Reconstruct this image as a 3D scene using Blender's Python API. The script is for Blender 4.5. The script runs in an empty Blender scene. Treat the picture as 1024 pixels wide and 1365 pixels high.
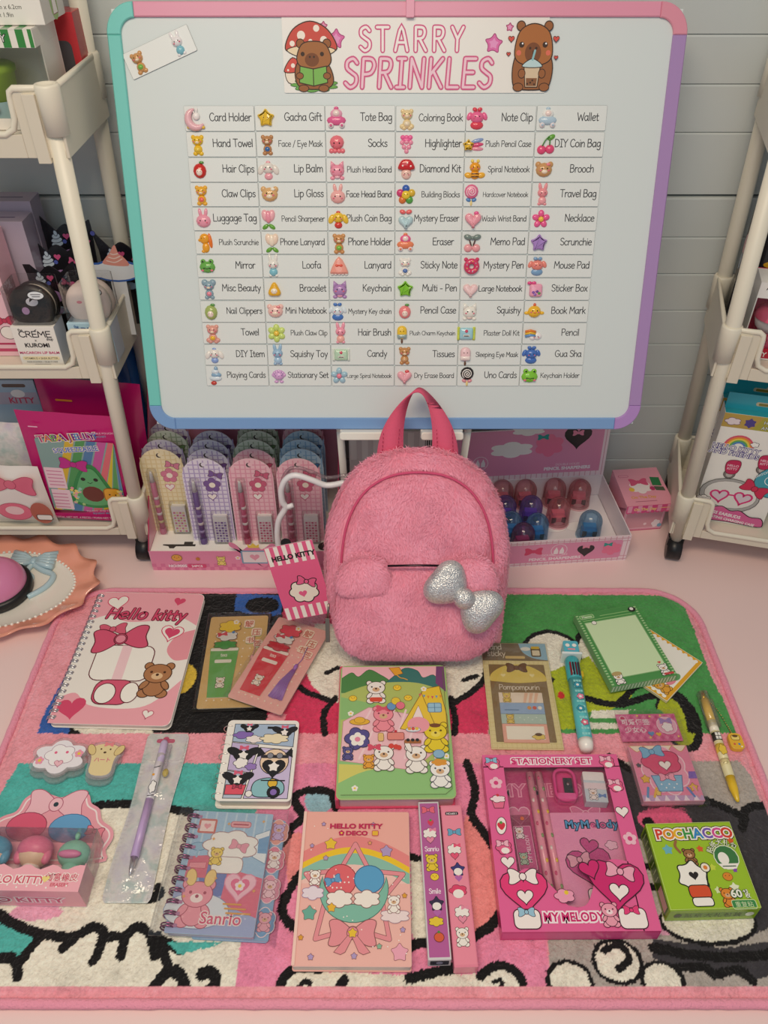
import bpy, math, random
import numpy as np
from mathutils import Matrix, Vector

# ------------------------------------------------------------------ scene, camera, light
sc = bpy.context.scene
COL = sc.collection
R = math.radians
rnd = random.Random(7)

cam_d = bpy.data.cameras.new('camera')
cam = bpy.data.objects.new('camera', cam_d); COL.objects.link(cam)
cam.location = (0, 0, .77)
cam.rotation_euler = (R(90 - 41), 0, 0)
cam_d.sensor_fit = 'VERTICAL'; cam_d.sensor_height = 36
cam_d.lens = 36 * 1060 / 1365
cam_d.clip_start = .02
sc.camera = cam

sc.view_settings.view_transform = 'Standard'
sc.view_settings.look = 'None'
sc.view_settings.gamma = 1
sc.view_settings.exposure = 0.0

w = bpy.data.worlds.new('room_light'); sc.world = w; w.use_nodes = True
w.node_tree.nodes['Background'].inputs[0].default_value = (.80, .90, 1, 1)
w.node_tree.nodes['Background'].inputs[1].default_value = .30

def area(name, loc, rot, sx, sy, power, col):
    d = bpy.data.lights.new(name, 'AREA'); d.shape = 'RECTANGLE'; d.size = sx; d.size_y = sy
    d.energy = power; d.color = col
    o = bpy.data.objects.new(name, d); COL.objects.link(o)
    o.location = loc; o.rotation_euler = tuple(R(a) for a in rot)
    return o
area('ceiling_panel_light', (-.14, .04, 1.40), (0, 0, 0), .8, .4, 11.2, (1, .81, .60))
area('room_light', (-.3, -1.3, 1.7), (60, 0, -8), 1.4, .9, 6.2, (.82, .97, 1))

# ------------------------------------------------------------------ materials
def lin(h):
    h = h.lstrip('#')
    out = []
    for i in (0, 2, 4):
        c = int(h[i:i+2], 16) / 255
        out.append(c / 12.92 if c <= .04045 else ((c + .055) / 1.055) ** 2.4)
    return out[0], out[1], out[2], 1.0

MATS = {}
def base_mat(name):
    m = bpy.data.materials.new(name); m.use_nodes = True
    nt = m.node_tree; b = nt.nodes['Principled BSDF']
    a = nt.nodes.new('ShaderNodeAttribute'); a.attribute_name = 'Col'
    nt.links.new(a.outputs['Color'], b.inputs['Base Color'])
    MATS[name] = m
    return m, nt, b, a
def noise_bump(nt, b, scale, strength, dist=.001, detail=3):
    t = nt.nodes.new('ShaderNodeTexCoord'); n = nt.nodes.new('ShaderNodeTexNoise')
    n.inputs['Scale'].default_value = scale; n.inputs['Detail'].default_value = detail
    bp = nt.nodes.new('ShaderNodeBump'); bp.inputs['Strength'].default_value = strength; bp.inputs['Distance'].default_value = dist
    nt.links.new(t.outputs['Object'], n.inputs['Vector']); nt.links.new(n.outputs['Fac'], bp.inputs['Height'])
    nt.links.new(bp.outputs['Normal'], b.inputs['Normal'])
    return n, bp
for nm, rough, spec in (('paper', .55, .4), ('gloss', .22, .5), ('plastic', .38, .45), ('satin', .3, .5), ('matte', .8, .25), ('jelly', .1, .55)):
    m, nt, b, a = base_mat(nm)
    b.inputs['Roughness'].default_value = rough; b.inputs['Specular IOR Level'].default_value = spec
    if nm == 'gloss': noise_bump(nt, b, 25, .08)
    if nm == 'plastic': noise_bump(nt, b, 900, .05, .0003)
m, nt, b, a = base_mat('glaze'); b.inputs['Roughness'].default_value = .12; b.inputs['Coat Weight'].default_value = .5; noise_bump(nt, b, 30, .15, .004)
m, nt, b, a = base_mat('metal'); b.inputs['Metallic'].default_value = 1; b.inputs['Roughness'].default_value = .28
m, nt, b, a = base_mat('fabric'); b.inputs['Roughness'].default_value = .9; b.inputs['Specular IOR Level'].default_value = .15; noise_bump(nt, b, 700, .5)
m, nt, b, a = base_mat('fur'); b.inputs['Roughness'].default_value = .75; b.inputs['Specular IOR Level'].default_value = .2; b.inputs['Sheen Weight'].default_value = .3
m, nt, b, a = base_mat('pile'); b.inputs['Roughness'].default_value = .9; b.inputs['Specular IOR Level'].default_value = .12; b.inputs['Sheen Weight'].default_value = .25
n, bp = noise_bump(nt, b, 420, .9, .002, 4)
m, nt, b, a = base_mat('foil'); b.inputs['Metallic'].default_value = .25; b.inputs['Roughness'].default_value = .25
n, bp = noise_bump(nt, b, 45, .5, .006)
cr = nt.nodes.new('ShaderNodeValToRGB'); el = cr.color_ramp.elements
el[0].position = .3; el[0].color = lin('dcd4e2'); el[1].position = .75; el[1].color = lin('e4e0d8')
e = el.new(.5); e.color = lin('ece9e6'); e = el.new(.62); e.color = lin('c6d6d2')
nt.links.new(n.outputs['Fac'], cr.inputs[0]); nt.links.new(cr.outputs[0], b.inputs['Base Color'])
m, nt, b, a = base_mat('glitter'); b.inputs['Metallic'].default_value = .7; b.inputs['Roughness'].default_value = .32
t = nt.nodes.new('ShaderNodeTexCoord'); vo = nt.nodes.new('ShaderNodeTexVoronoi'); vo.inputs['Scale'].default_value = 720
bp = nt.nodes.new('ShaderNodeBump'); bp.inputs['Strength'].default_value = .8; bp.inputs['Distance'].default_value = .0007
rp = nt.nodes.new('ShaderNodeValToRGB'); rp.color_ramp.elements[0].color = lin('b4b4b8'); rp.color_ramp.elements[1].color = lin('f2f0ee'); nt.links.new(vo.outputs['Color'], rp.inputs[0]); nt.links.new(rp.outputs[0], b.inputs['Base Color'])
nt.links.new(t.outputs['Object'], vo.inputs['Vector']); nt.links.new(vo.outputs['Distance'], bp.inputs['Height']); nt.links.new(bp.outputs['Normal'], b.inputs['Normal'])

def clear_mat(name, gloss, rough, tint_amt, wrinkle, diff=0.0):
    m = bpy.data.materials.new(name); m.use_nodes = True; nt = m.node_tree; nt.nodes.clear()
    out = nt.nodes.new('ShaderNodeOutputMaterial'); a = nt.nodes.new('ShaderNodeAttribute'); a.attribute_name = 'Col'
    tr = nt.nodes.new('ShaderNodeBsdfTransparent'); gl = nt.nodes.new('ShaderNodeBsdfGlossy'); gl.inputs['Roughness'].default_value = rough
    mixc = nt.nodes.new('ShaderNodeMixRGB'); mixc.inputs[0].default_value = tint_amt; mixc.inputs[1].default_value = (1, 1, 1, 1)
    nt.links.new(a.outputs['Color'], mixc.inputs[2]); nt.links.new(mixc.outputs[0], tr.inputs[0])
    lw = nt.nodes.new('ShaderNodeLayerWeight'); lw.inputs['Blend'].default_value = .25
    ma = nt.nodes.new('ShaderNodeMath'); ma.operation = 'MULTIPLY_ADD'; ma.inputs[1].default_value = .55; ma.inputs[2].default_value = gloss
    nt.links.new(lw.outputs['Fresnel'], ma.inputs[0])
    mx = nt.nodes.new('ShaderNodeMixShader'); nt.links.new(ma.outputs[0], mx.inputs[0])
    base = tr.outputs[0]
    if diff:
        df = nt.nodes.new('ShaderNodeBsdfDiffuse'); nt.links.new(a.outputs['Color'], df.inputs[0])
        m2 = nt.nodes.new('ShaderNodeMixShader'); m2.inputs[0].default_value = diff
        nt.links.new(tr.outputs[0], m2.inputs[1]); nt.links.new(df.outputs[0], m2.inputs[2]); base = m2.outputs[0]
    nt.links.new(base, mx.inputs[1]); nt.links.new(gl.outputs[0], mx.inputs[2])
    if wrinkle:
        t = nt.nodes.new('ShaderNodeTexCoord'); n = nt.nodes.new('ShaderNodeTexNoise'); n.inputs['Scale'].default_value = 38; n.inputs['Detail'].default_value = 4
        bp = nt.nodes.new('ShaderNodeBump'); bp.inputs['Strength'].default_value = wrinkle; bp.inputs['Distance'].default_value = .01
        nt.links.new(t.outputs['Object'], n.inputs['Vector']); nt.links.new(n.outputs['Fac'], bp.inputs['Height'])
        nt.links.new(bp.outputs['Normal'], gl.inputs['Normal'])
    nt.links.new(mx.outputs[0], out.inputs[0]); MATS[name] = m
clear_mat('film', .035, .16, .25, .5)
clear_mat('foilfilm', .08, .14, .1, .9)
clear_mat('acrylic', .03, .06, .3, 0, .12)
clear_mat('tint', .04, .08, .8, 0, .10)

# ------------------------------------------------------------------ mesh building (all local units are millimetres)
def new_empty(name, loc, rot=(0, 0, 0)):
    o = bpy.data.objects.new(name, None); COL.objects.link(o)
    o.empty_display_size = .01
    o.location = tuple(c * .001 for c in loc); o.rotation_euler = tuple(R(a) for a in rot)
    return o
def thing(name, label, cat, loc, rot=(0, 0, 0), group=None):
    if not isinstance(rot, tuple): rot = (0, 0, rot)
    return tag(new_empty(name, loc, rot), label, cat, group)
def tag(o, label, cat, group=None):
    o['label'] = label; o['category'] = cat
    if group: o['group'] = group
    return o

class MB:
    def __init__(s): s.k = 0; s.v = []; s.f = []; s.c = []; s.m = []; s.sm = []; s.names = []; s.M = None
    def add(s, vs, fs, col, mat='paper', smooth=False):
        b = len(s.v)
        if s.M is not None: vs = [s.M @ Vector(p) for p in vs]
        s.v.extend((p[0], p[1], p[2]) for p in vs)
        if mat not in s.names: s.names.append(mat)
        mi = s.names.index(mat)
        cs = [lin(col)] * len(fs) if isinstance(col, str) else col
        for f, c in zip(fs, cs):
            s.f.append(tuple(i + b for i in f)); s.c.append(c); s.m.append(mi); s.sm.append(smooth)
    def mesh(s, name):
        me = bpy.data.meshes.new(name)
        me.from_pydata([(x * .001, y * .001, z * .001) for x, y, z in s.v], [], s.f)
        for n in s.names: me.materials.append(MATS[n])
        me.polygons.foreach_set('material_index', s.m); me.polygons.foreach_set('use_smooth', s.sm)
        at = me.color_attributes.new('Col', 'FLOAT_COLOR', 'CORNER')
        tot = np.empty(len(me.polygons), dtype=np.int32); me.polygons.foreach_get('loop_total', tot)
        at.data.foreach_set('color', np.repeat(np.array(s.c, dtype=np.float32), tot, axis=0).ravel())
        me.update(); return me
    def build(s, name, parent=None, loc=None, rot=None):
        o = bpy.data.objects.new(name, s.mesh(name)); COL.objects.link(o)
        if parent is not None: o.parent = parent
        if loc: o.location = tuple(c * .001 for c in loc)
        if rot is not None:
            if not isinstance(rot, tuple): rot = (0, 0, rot)
            o.rotation_euler = tuple(R(a) for a in rot)
        return o
    # --- solids
    def box(s, x0, x1, y0, y1, z0, z1, col, mat='paper', b=0):
        s.k = (s.k + 1) % 12; e = .004 * s.k; x0 += e; y0 += e; z0 += e; x1 -= e; y1 -= e; z1 -= e
        s.prism(rrect(x1 - x0, y1 - y0, max(b, .01), (x0 + x1) / 2, (y0 + y1) / 2, 1 if b < .3 else 3), z0, z1, col, mat, ch=min(b, .5) * .7 if b else 0)
    def prism(s, out, z0, z1, col, mat='paper', side=None, ch=0, smooth=False, caps=True):
        out = ccw(out); n = len(out); side = side or col
        if ch:
            inn = inset(out, ch)
            rings = [(inn, z0), (out, z0 + ch), (out, z1 - ch), (inn, z1)]
        else: rings = [(out, z0), (out, z1)]
        vs = [(x, y, z) for o, z in rings for x, y in o]
        fs = [(k * n + i, k * n + (i + 1) % n, (k + 1) * n + (i + 1) % n, (k + 1) * n + i) for k in range(len(rings) - 1) for i in range(n)]
        s.add(vs, fs, side, mat, smooth)
        if caps:
            s.add([(x, y, z1) for x, y in rings[-1][0]], [tuple(range(n))], col, mat)
            s.add([(x, y, z0) for x, y in rings[0][0]], [tuple(reversed(range(n)))], side, mat)
    def ell(s, c, r, col, mat='plastic', seg=14, ring=8, half=False, M=None):
        vs = []; fs = []
        a0 = 0 if half else -math.pi / 2
        for j in range(ring + 1):
            a = a0 + (math.pi / 2 - a0) * j / ring
            for i in range(seg):
                t = 2 * math.pi * i / seg
                p = Vector((r[0] * math.cos(a) * math.cos(t), r[1] * math.cos(a) * math.sin(t), r[2] * math.sin(a)))
                if M is not None: p = M @ p
                vs.append((c[0] + p[0], c[1] + p[1], c[2] + p[2]))
        for j in range(ring):
            for i in range(seg):
                fs.append((j * seg + i, j * seg + (i + 1) % seg, (j + 1) * seg + (i + 1) % seg, (j + 1) * seg + i))
        s.add(vs, fs, col, mat, True)
    def lathe(s, c, prof, col, mat='plastic', seg=24, smooth=True):
        vs = []; fs = []
        for r, z in prof:
            for i in range(seg):
                t = 2 * math.pi * i / seg; vs.append((c[0] + r * math.cos(t), c[1] + r * math.sin(t), c[2] + z))
        for j in range(len(prof) - 1):
            for i in range(seg): fs.append((j * seg + i, j * seg + (i + 1) % seg, (j + 1) * seg + (i + 1) % seg, (j + 1) * seg + i))
        s.add(vs, fs, col, mat, smooth)
    def tube(s, pts, r, col, mat='plastic', n=8, closed=False, smooth=True):
        pts = [Vector(p) for p in pts]; N = len(pts)
        rr = r if isinstance(r, (list, tuple)) else [r] * N
        tang = []
        for i in range(N):
            a = pts[(i - 1) % N] if closed or i else pts[0]; b = pts[(i + 1) % N] if closed or i < N - 1 else pts[-1]
            t = b - a; tang.append(t.normalized() if t.length > 1e-9 else Vector((0, 0, 1)))
        u = tang[0].orthogonal().normalized(); vs = []; fs = []
        for i in range(N):
            t = tang[i]; u = (u - t * u.dot(t))
            u = u.normalized() if u.length > 1e-6 else t.orthogonal().normalized()
            v = t.cross(u)
            for k in range(n):
                a = 2 * math.pi * k / n; p = pts[i] + (u * math.cos(a) + v * math.sin(a)) * rr[i]; vs.append(tuple(p))
        for i in range(N if closed else N - 1):
            for k in range(n):
                j = (i + 1) % N; fs.append((i * n + k, i * n + (k + 1) % n, j * n + (k + 1) % n, j * n + k))
        if not closed: fs += [tuple(reversed(range(n))), tuple(range((N - 1) * n, N * n))]
        s.add(vs, fs, col, mat, smooth)
    def cyl(s, a, b, r, col, mat='plastic', n=16, r2=None):
        s.tube([a, b], [r, r if r2 is None else r2], col, mat, n)

# --- 2D outlines
def area2(p): return sum(p[i][0] * p[(i + 1) % len(p)][1] - p[(i + 1) % len(p)][0] * p[i][1] for i in range(len(p)))
def ccw(p): return list(p) if area2(p) > 0 else list(reversed(p))
def inset(p, d):
    n = len(p); out = []
    for i in range(n):
        a, b, c = p[i - 1], p[i], p[(i + 1) % n]
        e1 = Vector((b[0] - a[0], b[1] - a[1])); e2 = Vector((c[0] - b[0], c[1] - b[1]))
        if e1.length < 1e-9: e1 = e2
        if e2.length < 1e-9: e2 = e1
        n1 = Vector((-e1.y, e1.x)).normalized(); n2 = Vector((-e2.y, e2.x)).normalized(); m = n1 + n2
        m = m.normalized() if m.length > 1e-6 else n1
        k = d / max(.35, m.dot(n1)); out.append((b[0] + m.x * k, b[1] + m.y * k))
    return out
def rrect(w, h, r=0, cx=0, cy=0, k=4):
    if r <= .02: return [(cx - w/2, cy - h/2), (cx + w/2, cy - h/2), (cx + w/2, cy + h/2), (cx - w/2, cy + h/2)]
    o = []
    for sx, sy, a0 in ((1, -1, -90), (1, 1, 0), (-1, 1, 90), (-1, -1, 180)):
        for i in range(k + 1):
            a = R(a0 + 90 * i / k); o.append((cx + sx * (w/2 - r) + r * math.cos(a), cy + sy * (h/2 - r) + r * math.sin(a)))
    return o
def oval(cx, cy, rx, ry=None, rot=0, n=22):
    ry = ry or rx; c, s = math.cos(R(rot)), math.sin(R(rot)); o = []
    for i in range(n):
        t = 2 * math.pi * i / n; x, y = rx * math.cos(t), ry * math.sin(t); o.append((cx + x * c - y * s, cy + x * s + y * c))
    return o
def star(cx, cy, r, ri=.5, n=5, rot=90):
    o = [(cx + (r if i % 2 == 0 else r * ri) * math.cos(R(rot + 180 * i / n)), cy + (r if i % 2 == 0 else r * ri) * math.sin(R(rot + 180 * i / n))) for i in range(2 * n)]
    return smooth2(o, 2, .25)
def smooth2(p, it=2, q=.25):
    for _ in range(it):
        o = []
        for i in range(len(p)):
            a, b = p[i], p[(i + 1) % len(p)]
            o += [(a[0] + (b[0] - a[0]) * q, a[1] + (b[1] - a[1]) * q), (a[0] + (b[0] - a[0]) * (1 - q), a[1] + (b[1] - a[1]) * (1 - q))]
        p = o
    return p
def heart(cx, cy, s, rot=0, n=26):
    c, sn = math.cos(R(rot)), math.sin(R(rot)); o = []
    for i in range(n):
        t = 2 * math.pi * i / n; x = 16 * math.sin(t) ** 3 / 16 * s / 2; y = (13 * math.cos(t) - 5 * math.cos(2*t) - 2 * math.cos(3*t) - math.cos(4*t)) / 16 * s / 2
        o.append((cx + x * c - y * sn, cy + x * sn + y * c))
    return o
def cloud(cx, cy, w, h, n=7, amp=.16):
    o = []
    for i in range(n * 6):
        t = 2 * math.pi * i / (n * 6); k = 1 - amp + amp * 1.6 * abs(math.sin(t * n / 2)); o.append((cx + w/2 * k * math.cos(t), cy + h/2 * k * math.sin(t)))
    return o
def spline(pts, k=5, closed=False):
    n = len(pts)
    if n < 3: return list(pts)
    o = []; segs = n if closed else n - 1
    for i in range(segs):
        if closed: p0, p1, p2, p3 = pts[i - 1], pts[i], pts[(i + 1) % n], pts[(i + 2) % n]
        else: p0, p1, p2, p3 = pts[max(i - 1, 0)], pts[i], pts[i + 1], pts[min(i + 2, n - 1)]
        for j in range(k):
            t = j / k
            o.append(tuple(.5 * (2 * b + (c - a) * t + (2 * a - 5 * b + 4 * c - d) * t * t + (3 * b - a - 3 * c + d) * t ** 3) for a, b, c, d in zip(p0, p1, p2, p3)))
    if not closed: o.append(tuple(pts[-1]))
    return o

# --- hand-lettered monoline font: cap height 8, x-height 5
def _g(s): return [[tuple(float(c) for c in p.split(',')) for p in st.split()] for st in s.split('|')]
HAND = {k: (a, _g(s)) for k, a, s in (
 ('A',6,'.3,0 3,8 5.6,0|1.2,2.8 4.7,2.8'),('B',5.6,'.6,0 .6,8|.6,8 3.6,7.8 4.2,6 3,4.4 .8,4.2|.8,4.2 4,4 5,2.2 3.6,.2 .6,0'),('C',5.8,'5.3,6.6 3.8,8 1.6,7 .5,4 1.4,1 3.6,0 5.4,1.2'),
 ('D',6,'.7,0 .7,8|.7,8 3.8,7.4 5.4,4.2 4,.8 .7,0'),('E',5,'4.6,8 .7,8|.7,8 .7,0|.7,4.2 4,4.2|.7,0 4.7,0'),('F',4.8,'4.6,8 .7,8|.7,8 .7,0|.7,4.2 3.9,4.2'),
 ('G',6.2,'5.4,6.8 3.8,8 1.6,7 .5,4 1.4,1 3.6,0 5.4,1.4 5.5,3.4|5.5,3.5 3.4,3.5'),('H',6,'.7,0 .7,8|5.2,0 5.2,8|.7,4.2 5.2,4.2'),('I',3.6,'.4,8 3.2,8|1.8,8 1.8,0|.4,0 3.2,0'),
 ('J',4.6,'4,8 4,2 2.4,0 .5,1.4'),('K',5.6,'.7,0 .7,8|5,8 .9,3.6|1.8,4.6 5.2,0'),('L',4.8,'.7,8 .7,0|.7,0 4.6,0'),('M',7.2,'.6,0 1.2,8|1.2,8 3.6,3|3.6,3 6,8|6,8 6.6,0'),
 ('N',6,'.7,0 .7,8|.7,8 5.2,0|5.2,0 5.2,8'),('O',6.4,'3.2,8 1,6.6 .5,4 1.2,1.2 3.2,0 5.3,1.2 5.9,4 5.3,6.8 3.2,8'),('P',5.2,'.7,0 .7,8|.7,8 3.8,7.8 4.8,6 3.6,4 .8,3.6'),
 ('R',5.6,'.7,0 .7,8|.7,8 3.8,7.8 4.6,6.2 3.6,4.4 .8,4.1|2.4,4.1 5.2,0'),('S',5,'4.5,6.8 3,8 1,7.2 .9,5.4 2.6,4.2 4.4,3 4.3,1 2.4,0 .5,1.2'),('T',5.4,'.2,8 5.2,8|2.7,8 2.7,0'),
 ('U',6,'.7,8 .7,2.4 2.8,0 5,2 5.2,8'),('V',5.6,'.3,8 2.8,0|2.8,0 5.4,8'),('W',8,'.3,8 2,0|2,0 4,6|4,6 6,0|6,0 7.8,8'),('Y',5.4,'.3,8 2.7,4|5.2,8 2.7,4|2.7,4 2.6,0'),
 ('a',5,'4,4.2 2.4,5 .7,3.8 .5,1.6 1.8,0 3.4,1 4.1,3.4|4.1,5 4.1,1 4.7,0'),('b',4.9,'.7,8 .7,.3|.7,3.4 2.2,5 4,4.2 4.4,2 3.2,.2 1.6,0 .7,1'),('c',4.3,'3.9,4.2 2.4,5 .8,3.8 .6,1.6 2,0 4,.8'),
 ('d',5,'4,3.8 2.4,5 .7,3.8 .5,1.6 1.8,0 3.4,.8 4.1,2.4|4.1,8 4.1,0'),('e',4.5,'.6,2.6 3.9,2.9 3.5,4.6 2.2,5 .7,3.6 .6,1.4 2,0 4,.7'),('f',3.4,'3.2,7.4 2,8 1.4,6.8 1.4,0|.2,4.6 2.9,4.6'),
 ('g',4.9,'4,4.2 2.4,5 .7,3.8 .6,1.6 1.9,.4 3.4,1.2 4.1,3|4.1,5 4.1,-1.6 2.6,-3 .8,-2.2'),('h',4.8,'.7,8 .7,0|.7,3 2.4,5 3.9,4 4,0'),('i',1.7,'.8,5 .8,0|.8,6.9 .85,7.1'),
 ('j',2.4,'1.4,5 1.4,-1.6 .2,-2.8|1.4,6.9 1.45,7.1'),('k',4.4,'.7,8 .7,0|3.8,5 .9,2.2|1.6,2.9 4,0'),('l',1.8,'.8,8 .8,0'),('m',7.2,'.7,5 .7,0|.7,3.2 2.2,5 3.5,4 3.6,0|3.6,3.2 5,5 6.3,4 6.5,0'),
 ('n',4.8,'.7,5 .7,0|.7,3 2.4,5 3.9,4 4,0'),('o',4.8,'2.4,5 .8,4 .5,2.4 1,.6 2.4,0 3.9,.8 4.3,2.5 3.9,4.2 2.4,5'),('p',4.9,'.7,5 .7,-3|.7,3.4 2.2,5 4,4.2 4.4,2.2 3.2,.2 1.6,0 .7,1'),
 ('q',5,'4,4.2 2.4,5 .7,3.8 .5,1.6 1.8,0 3.4,1 4.1,3|4.1,5 4.1,-3'),('r',3.5,'.7,5 .7,0|.7,2.8 1.8,4.8 3.4,4.8'),('s',3.9,'3.4,4.4 2,5 .8,4 1.6,2.9 3.2,2 3.1,.6 1.8,0 .4,.7'),
 ('t',3.3,'1.5,7 1.5,1 2.2,0 3.1,.4|.2,4.7 3,4.7'),('u',4.8,'.7,5 .7,1.4 2,0 3.6,1.2 4,3|4,5 4,0'),('v',4.3,'.3,5 2.1,0|2.1,0 4,5'),('w',6.2,'.3,5 1.6,0|1.6,0 3.1,4|3.1,4 4.6,0|4.6,0 5.9,5'),
 ('x',4.2,'.4,5 3.8,0|3.8,5 .4,0'),('y',4.6,'.4,5 2.3,.6|4.1,5 1.2,-3'),('z',4.2,'.4,5 3.8,5|3.8,5 .4,0|.4,0 4,0'),('-',4,'.6,2.8 3.2,2.8'),('/',4,'.2,-1 3.6,8.4'),(' ',2.6,'0,0 0,0'))}
_tc = {}
def text_geo(s, off=0.0):
    k = (s, off)
    if k not in _tc:
        cu = bpy.data.curves.new('lettering', 'FONT'); cu.body = s; cu.size = 1; cu.offset = off; cu.resolution_u = 3; cu.align_x = 'CENTER'
        ob = bpy.data.objects.new('lettering', cu); me = ob.to_mesh()
        vs = [tuple(v.co[:2]) for v in me.vertices]; fs = [tuple(p.vertices) for p in me.polygons]; par = list(range(len(vs)))
        def root(i):
            while par[i] != i: par[i] = par[par[i]]; i = par[i]
            return i
        for f in fs:
            for i in f[1:]: par[root(i)] = root(f[0])
        ids = {}; lv = [ids.setdefault(root(i), len(ids)) for i in range(len(vs))]
        _tc[k] = (vs, fs, lv)
        ob.to_mesh_clear(); bpy.data.objects.remove(ob); bpy.data.curves.remove(cu)
    return _tc[k]

class Pen:
    """Prints flat ink on a face of a mesh; every stroke sits a hair above the one before."""
    def __init__(s, mb, z=0, mat='paper', M=None, dz=.006): s.mb = mb; s.z = z; s.mat = mat; s.M = M; s.dz = dz
    def put(s, vs2, fs, col, lv=None):
        s.z += s.dz; vs = [(x, y, s.z) for x, y in vs2]
        if lv: vs = [(x, y, z + .004 * l) for (x, y, z), l in zip(vs, lv)]; s.z += .004 * max(lv)
        if s.M is not None: vs = [tuple(s.M @ Vector(p)) for p in vs]
        s.mb.add(vs, fs, col, s.mat)
    def fill(s, p, col, line=None, lw=.6):
        p = ccw(p); s.put(p, [tuple(range(len(p)))], col)
        if line: s.stroke(p, lw, line, True)
        return s
    def stroke(s, p, w, col, closed=False):
        n = len(p); L = []; Rr = []
        if n < 2: return s
        for i in range(n):
            a = p[i - 1] if (i or closed) else p[0]; b = p[(i + 1) % n] if (i < n - 1 or closed) else p[-1]; c = p[i]
            d1 = Vector((c[0] - a[0], c[1] - a[1])); d2 = Vector((b[0] - c[0], b[1] - c[1]))
            if d1.length < 1e-6: d1 = d2
            if d2.length < 1e-6: d2 = d1
            if d1.length < 1e-6: d1 = d2 = Vector((1, 0))
            n1 = Vector((-d1.y, d1.x)).normalized(); n2 = Vector((-d2.y, d2.x)).normalized(); m = n1 + n2
            m = m.normalized() if m.length > 1e-3 else n1
            k = w / 2 / max(.6, m.dot(n1)); L.append((c[0] + m.x * k, c[1] + m.y * k)); Rr.append((c[0] - m.x * k, c[1] - m.y * k))
        vs = L + Rr; fs = [(i, n + i, n + (i + 1) % n, (i + 1) % n) for i in range(n if closed else n - 1)]
        if not closed:
            for c, a, o in ((p[0], p[1], 0), (p[-1], p[-2], 1)):
                t = math.atan2(c[1] - a[1], c[0] - a[0]); b = len(vs)
                vs += [(c[0] + w/2 * math.cos(t + R(q)), c[1] + w/2 * math.sin(t + R(q))) for q in (-90, -45, 0, 45, 90)]
                fs.append(tuple(range(b, b + 5)))
        s.put(vs, fs, col); return s
    def curve(s, p, w, col, closed=False): return s.stroke(spline(p, 5, closed), w, col, closed)
    def dot(s, x, y, r, col, line=None, lw=.5): return s.fill(oval(x, y, r, n=14), col, line, lw)
    def hand(s, t, x, y, size, col, w=.1, align='C', shear=0, rot=0, maxw=None, sp=0.0, wid=None):
        """size = cap height"""
        k = size / 8; W = sum((HAND.get(c, HAND['o'])[0] + sp) for c in t) * k
        if maxw and W > maxw: k *= maxw / W; W = maxw
        sx = wid / W if wid else 1; W *= sx
        ox = {'C': -W / 2, 'L': 0, 'R': -W}[align]; c_, s_ = math.cos(R(rot)), math.sin(R(rot)); X = 0
        for ch in t:
            adv, sts = HAND.get(ch, HAND['o'])
            if ch != ' ':
                for st in sts:
                    p = spline(st, 4) if len(st) > 2 else st
                    q = [(ox + (X + (px + shear * py) * k) * sx, py * k) for px, py in p]
                    s.stroke([(x + a * c_ - b * s_, y + a * s_ + b * c_) for a, b in q], w * size, col)
            X += (adv + sp) * k
        return W
    def text(s, t, x, y, size, col, off=0.0, sx=1, rot=0, shear=0, wid=None):
        vs, fs, lv = text_geo(t, off)
        if wid and vs: sx = wid / (max(v[0] for v in text_geo(t, 0)[0]) - min(v[0] for v in text_geo(t, 0)[0])) / size
        c_, s_ = math.cos(R(rot)), math.sin(R(rot)); o = []
        for a, b in vs:
            a2 = (a + shear * b) * size * sx; b2 = b * size; o.append((x + a2 * c_ - b2 * s_, y + a2 * s_ + b2 * c_))
        if fs: s.put(o, fs, col, lv)
        return s
    # --- small motifs
    def bow(s, x, y, w, col, line=None, rot=0, lw=.5):
        M = Matrix.Rotation(R(rot), 2)
        def T(p): return [tuple(M @ Vector((a * w, b * w)) + Vector((x, y))) for a, b in p]
        for k in (-1, 1): s.fill(T(spline([(0, 0), (k*.28, .26), (k*.5, .24), (k*.46, 0), (k*.5, -.24), (k*.28, -.24)], 4, True)), col, line, lw)
        s.fill(T(oval(0, 0, .12, .13)), col, line, lw); return s
    def flower(s, x, y, r, col, mid='f2cf4a', n=5, line=None):
        for i in range(n): s.fill(oval(x + r*.55*math.cos(2*math.pi*i/n+.3), y + r*.55*math.sin(2*math.pi*i/n+.3), r*.42, n=12), col, line, .3)
        s.dot(x, y, r * .34, mid); return s
    def bear(s, x, y, h, col='b0825a', line='4a3226', lw=.5, mz='d8b088'):
        k = h / 10
        for q in (-1, 1):
            s.fill(oval(x + q*2.1*k, y - 3.9*k, 1.5*k, 1.2*k), col, line, lw); s.dot(x + q*2.6*k, y + 4.2*k, 1.1*k, col, line, lw)
        s.fill(oval(x, y - 2.2*k, 2.6*k, 2.5*k), col, line, lw)
        for q in (-1, 1): s.fill(oval(x + q*2.5*k, y - 1.4*k, .8*k, 1.5*k, q*35), col, line, lw)
        s.fill(oval(x, y + 2*k, 3.4*k, 2.8*k), col, line, lw); s.fill(oval(x, y + 1.2*k, 1.4*k, 1*k), mz)
        s.dot(x, y + 1.6*k, .4*k, line)
        for q in (-1, 1): s.dot(x + q*1.6*k, y + 2.4*k, .35*k, line)
        return s
    def chick(s, x, y, h, col='f3cf3f'):
        s.fill(oval(x, y, h*.5, h*.42), col, '8a6a20', h*.06); s.fill([(x - h*.1, y), (x + h*.1, y), (x, y - h*.14)], 'e07a30'); s.dot(x - h*.2, y + h*.1, h*.05, '3a2a20'); s.dot(x + h*.2, y + h*.1, h*.05, '3a2a20'); return s
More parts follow.
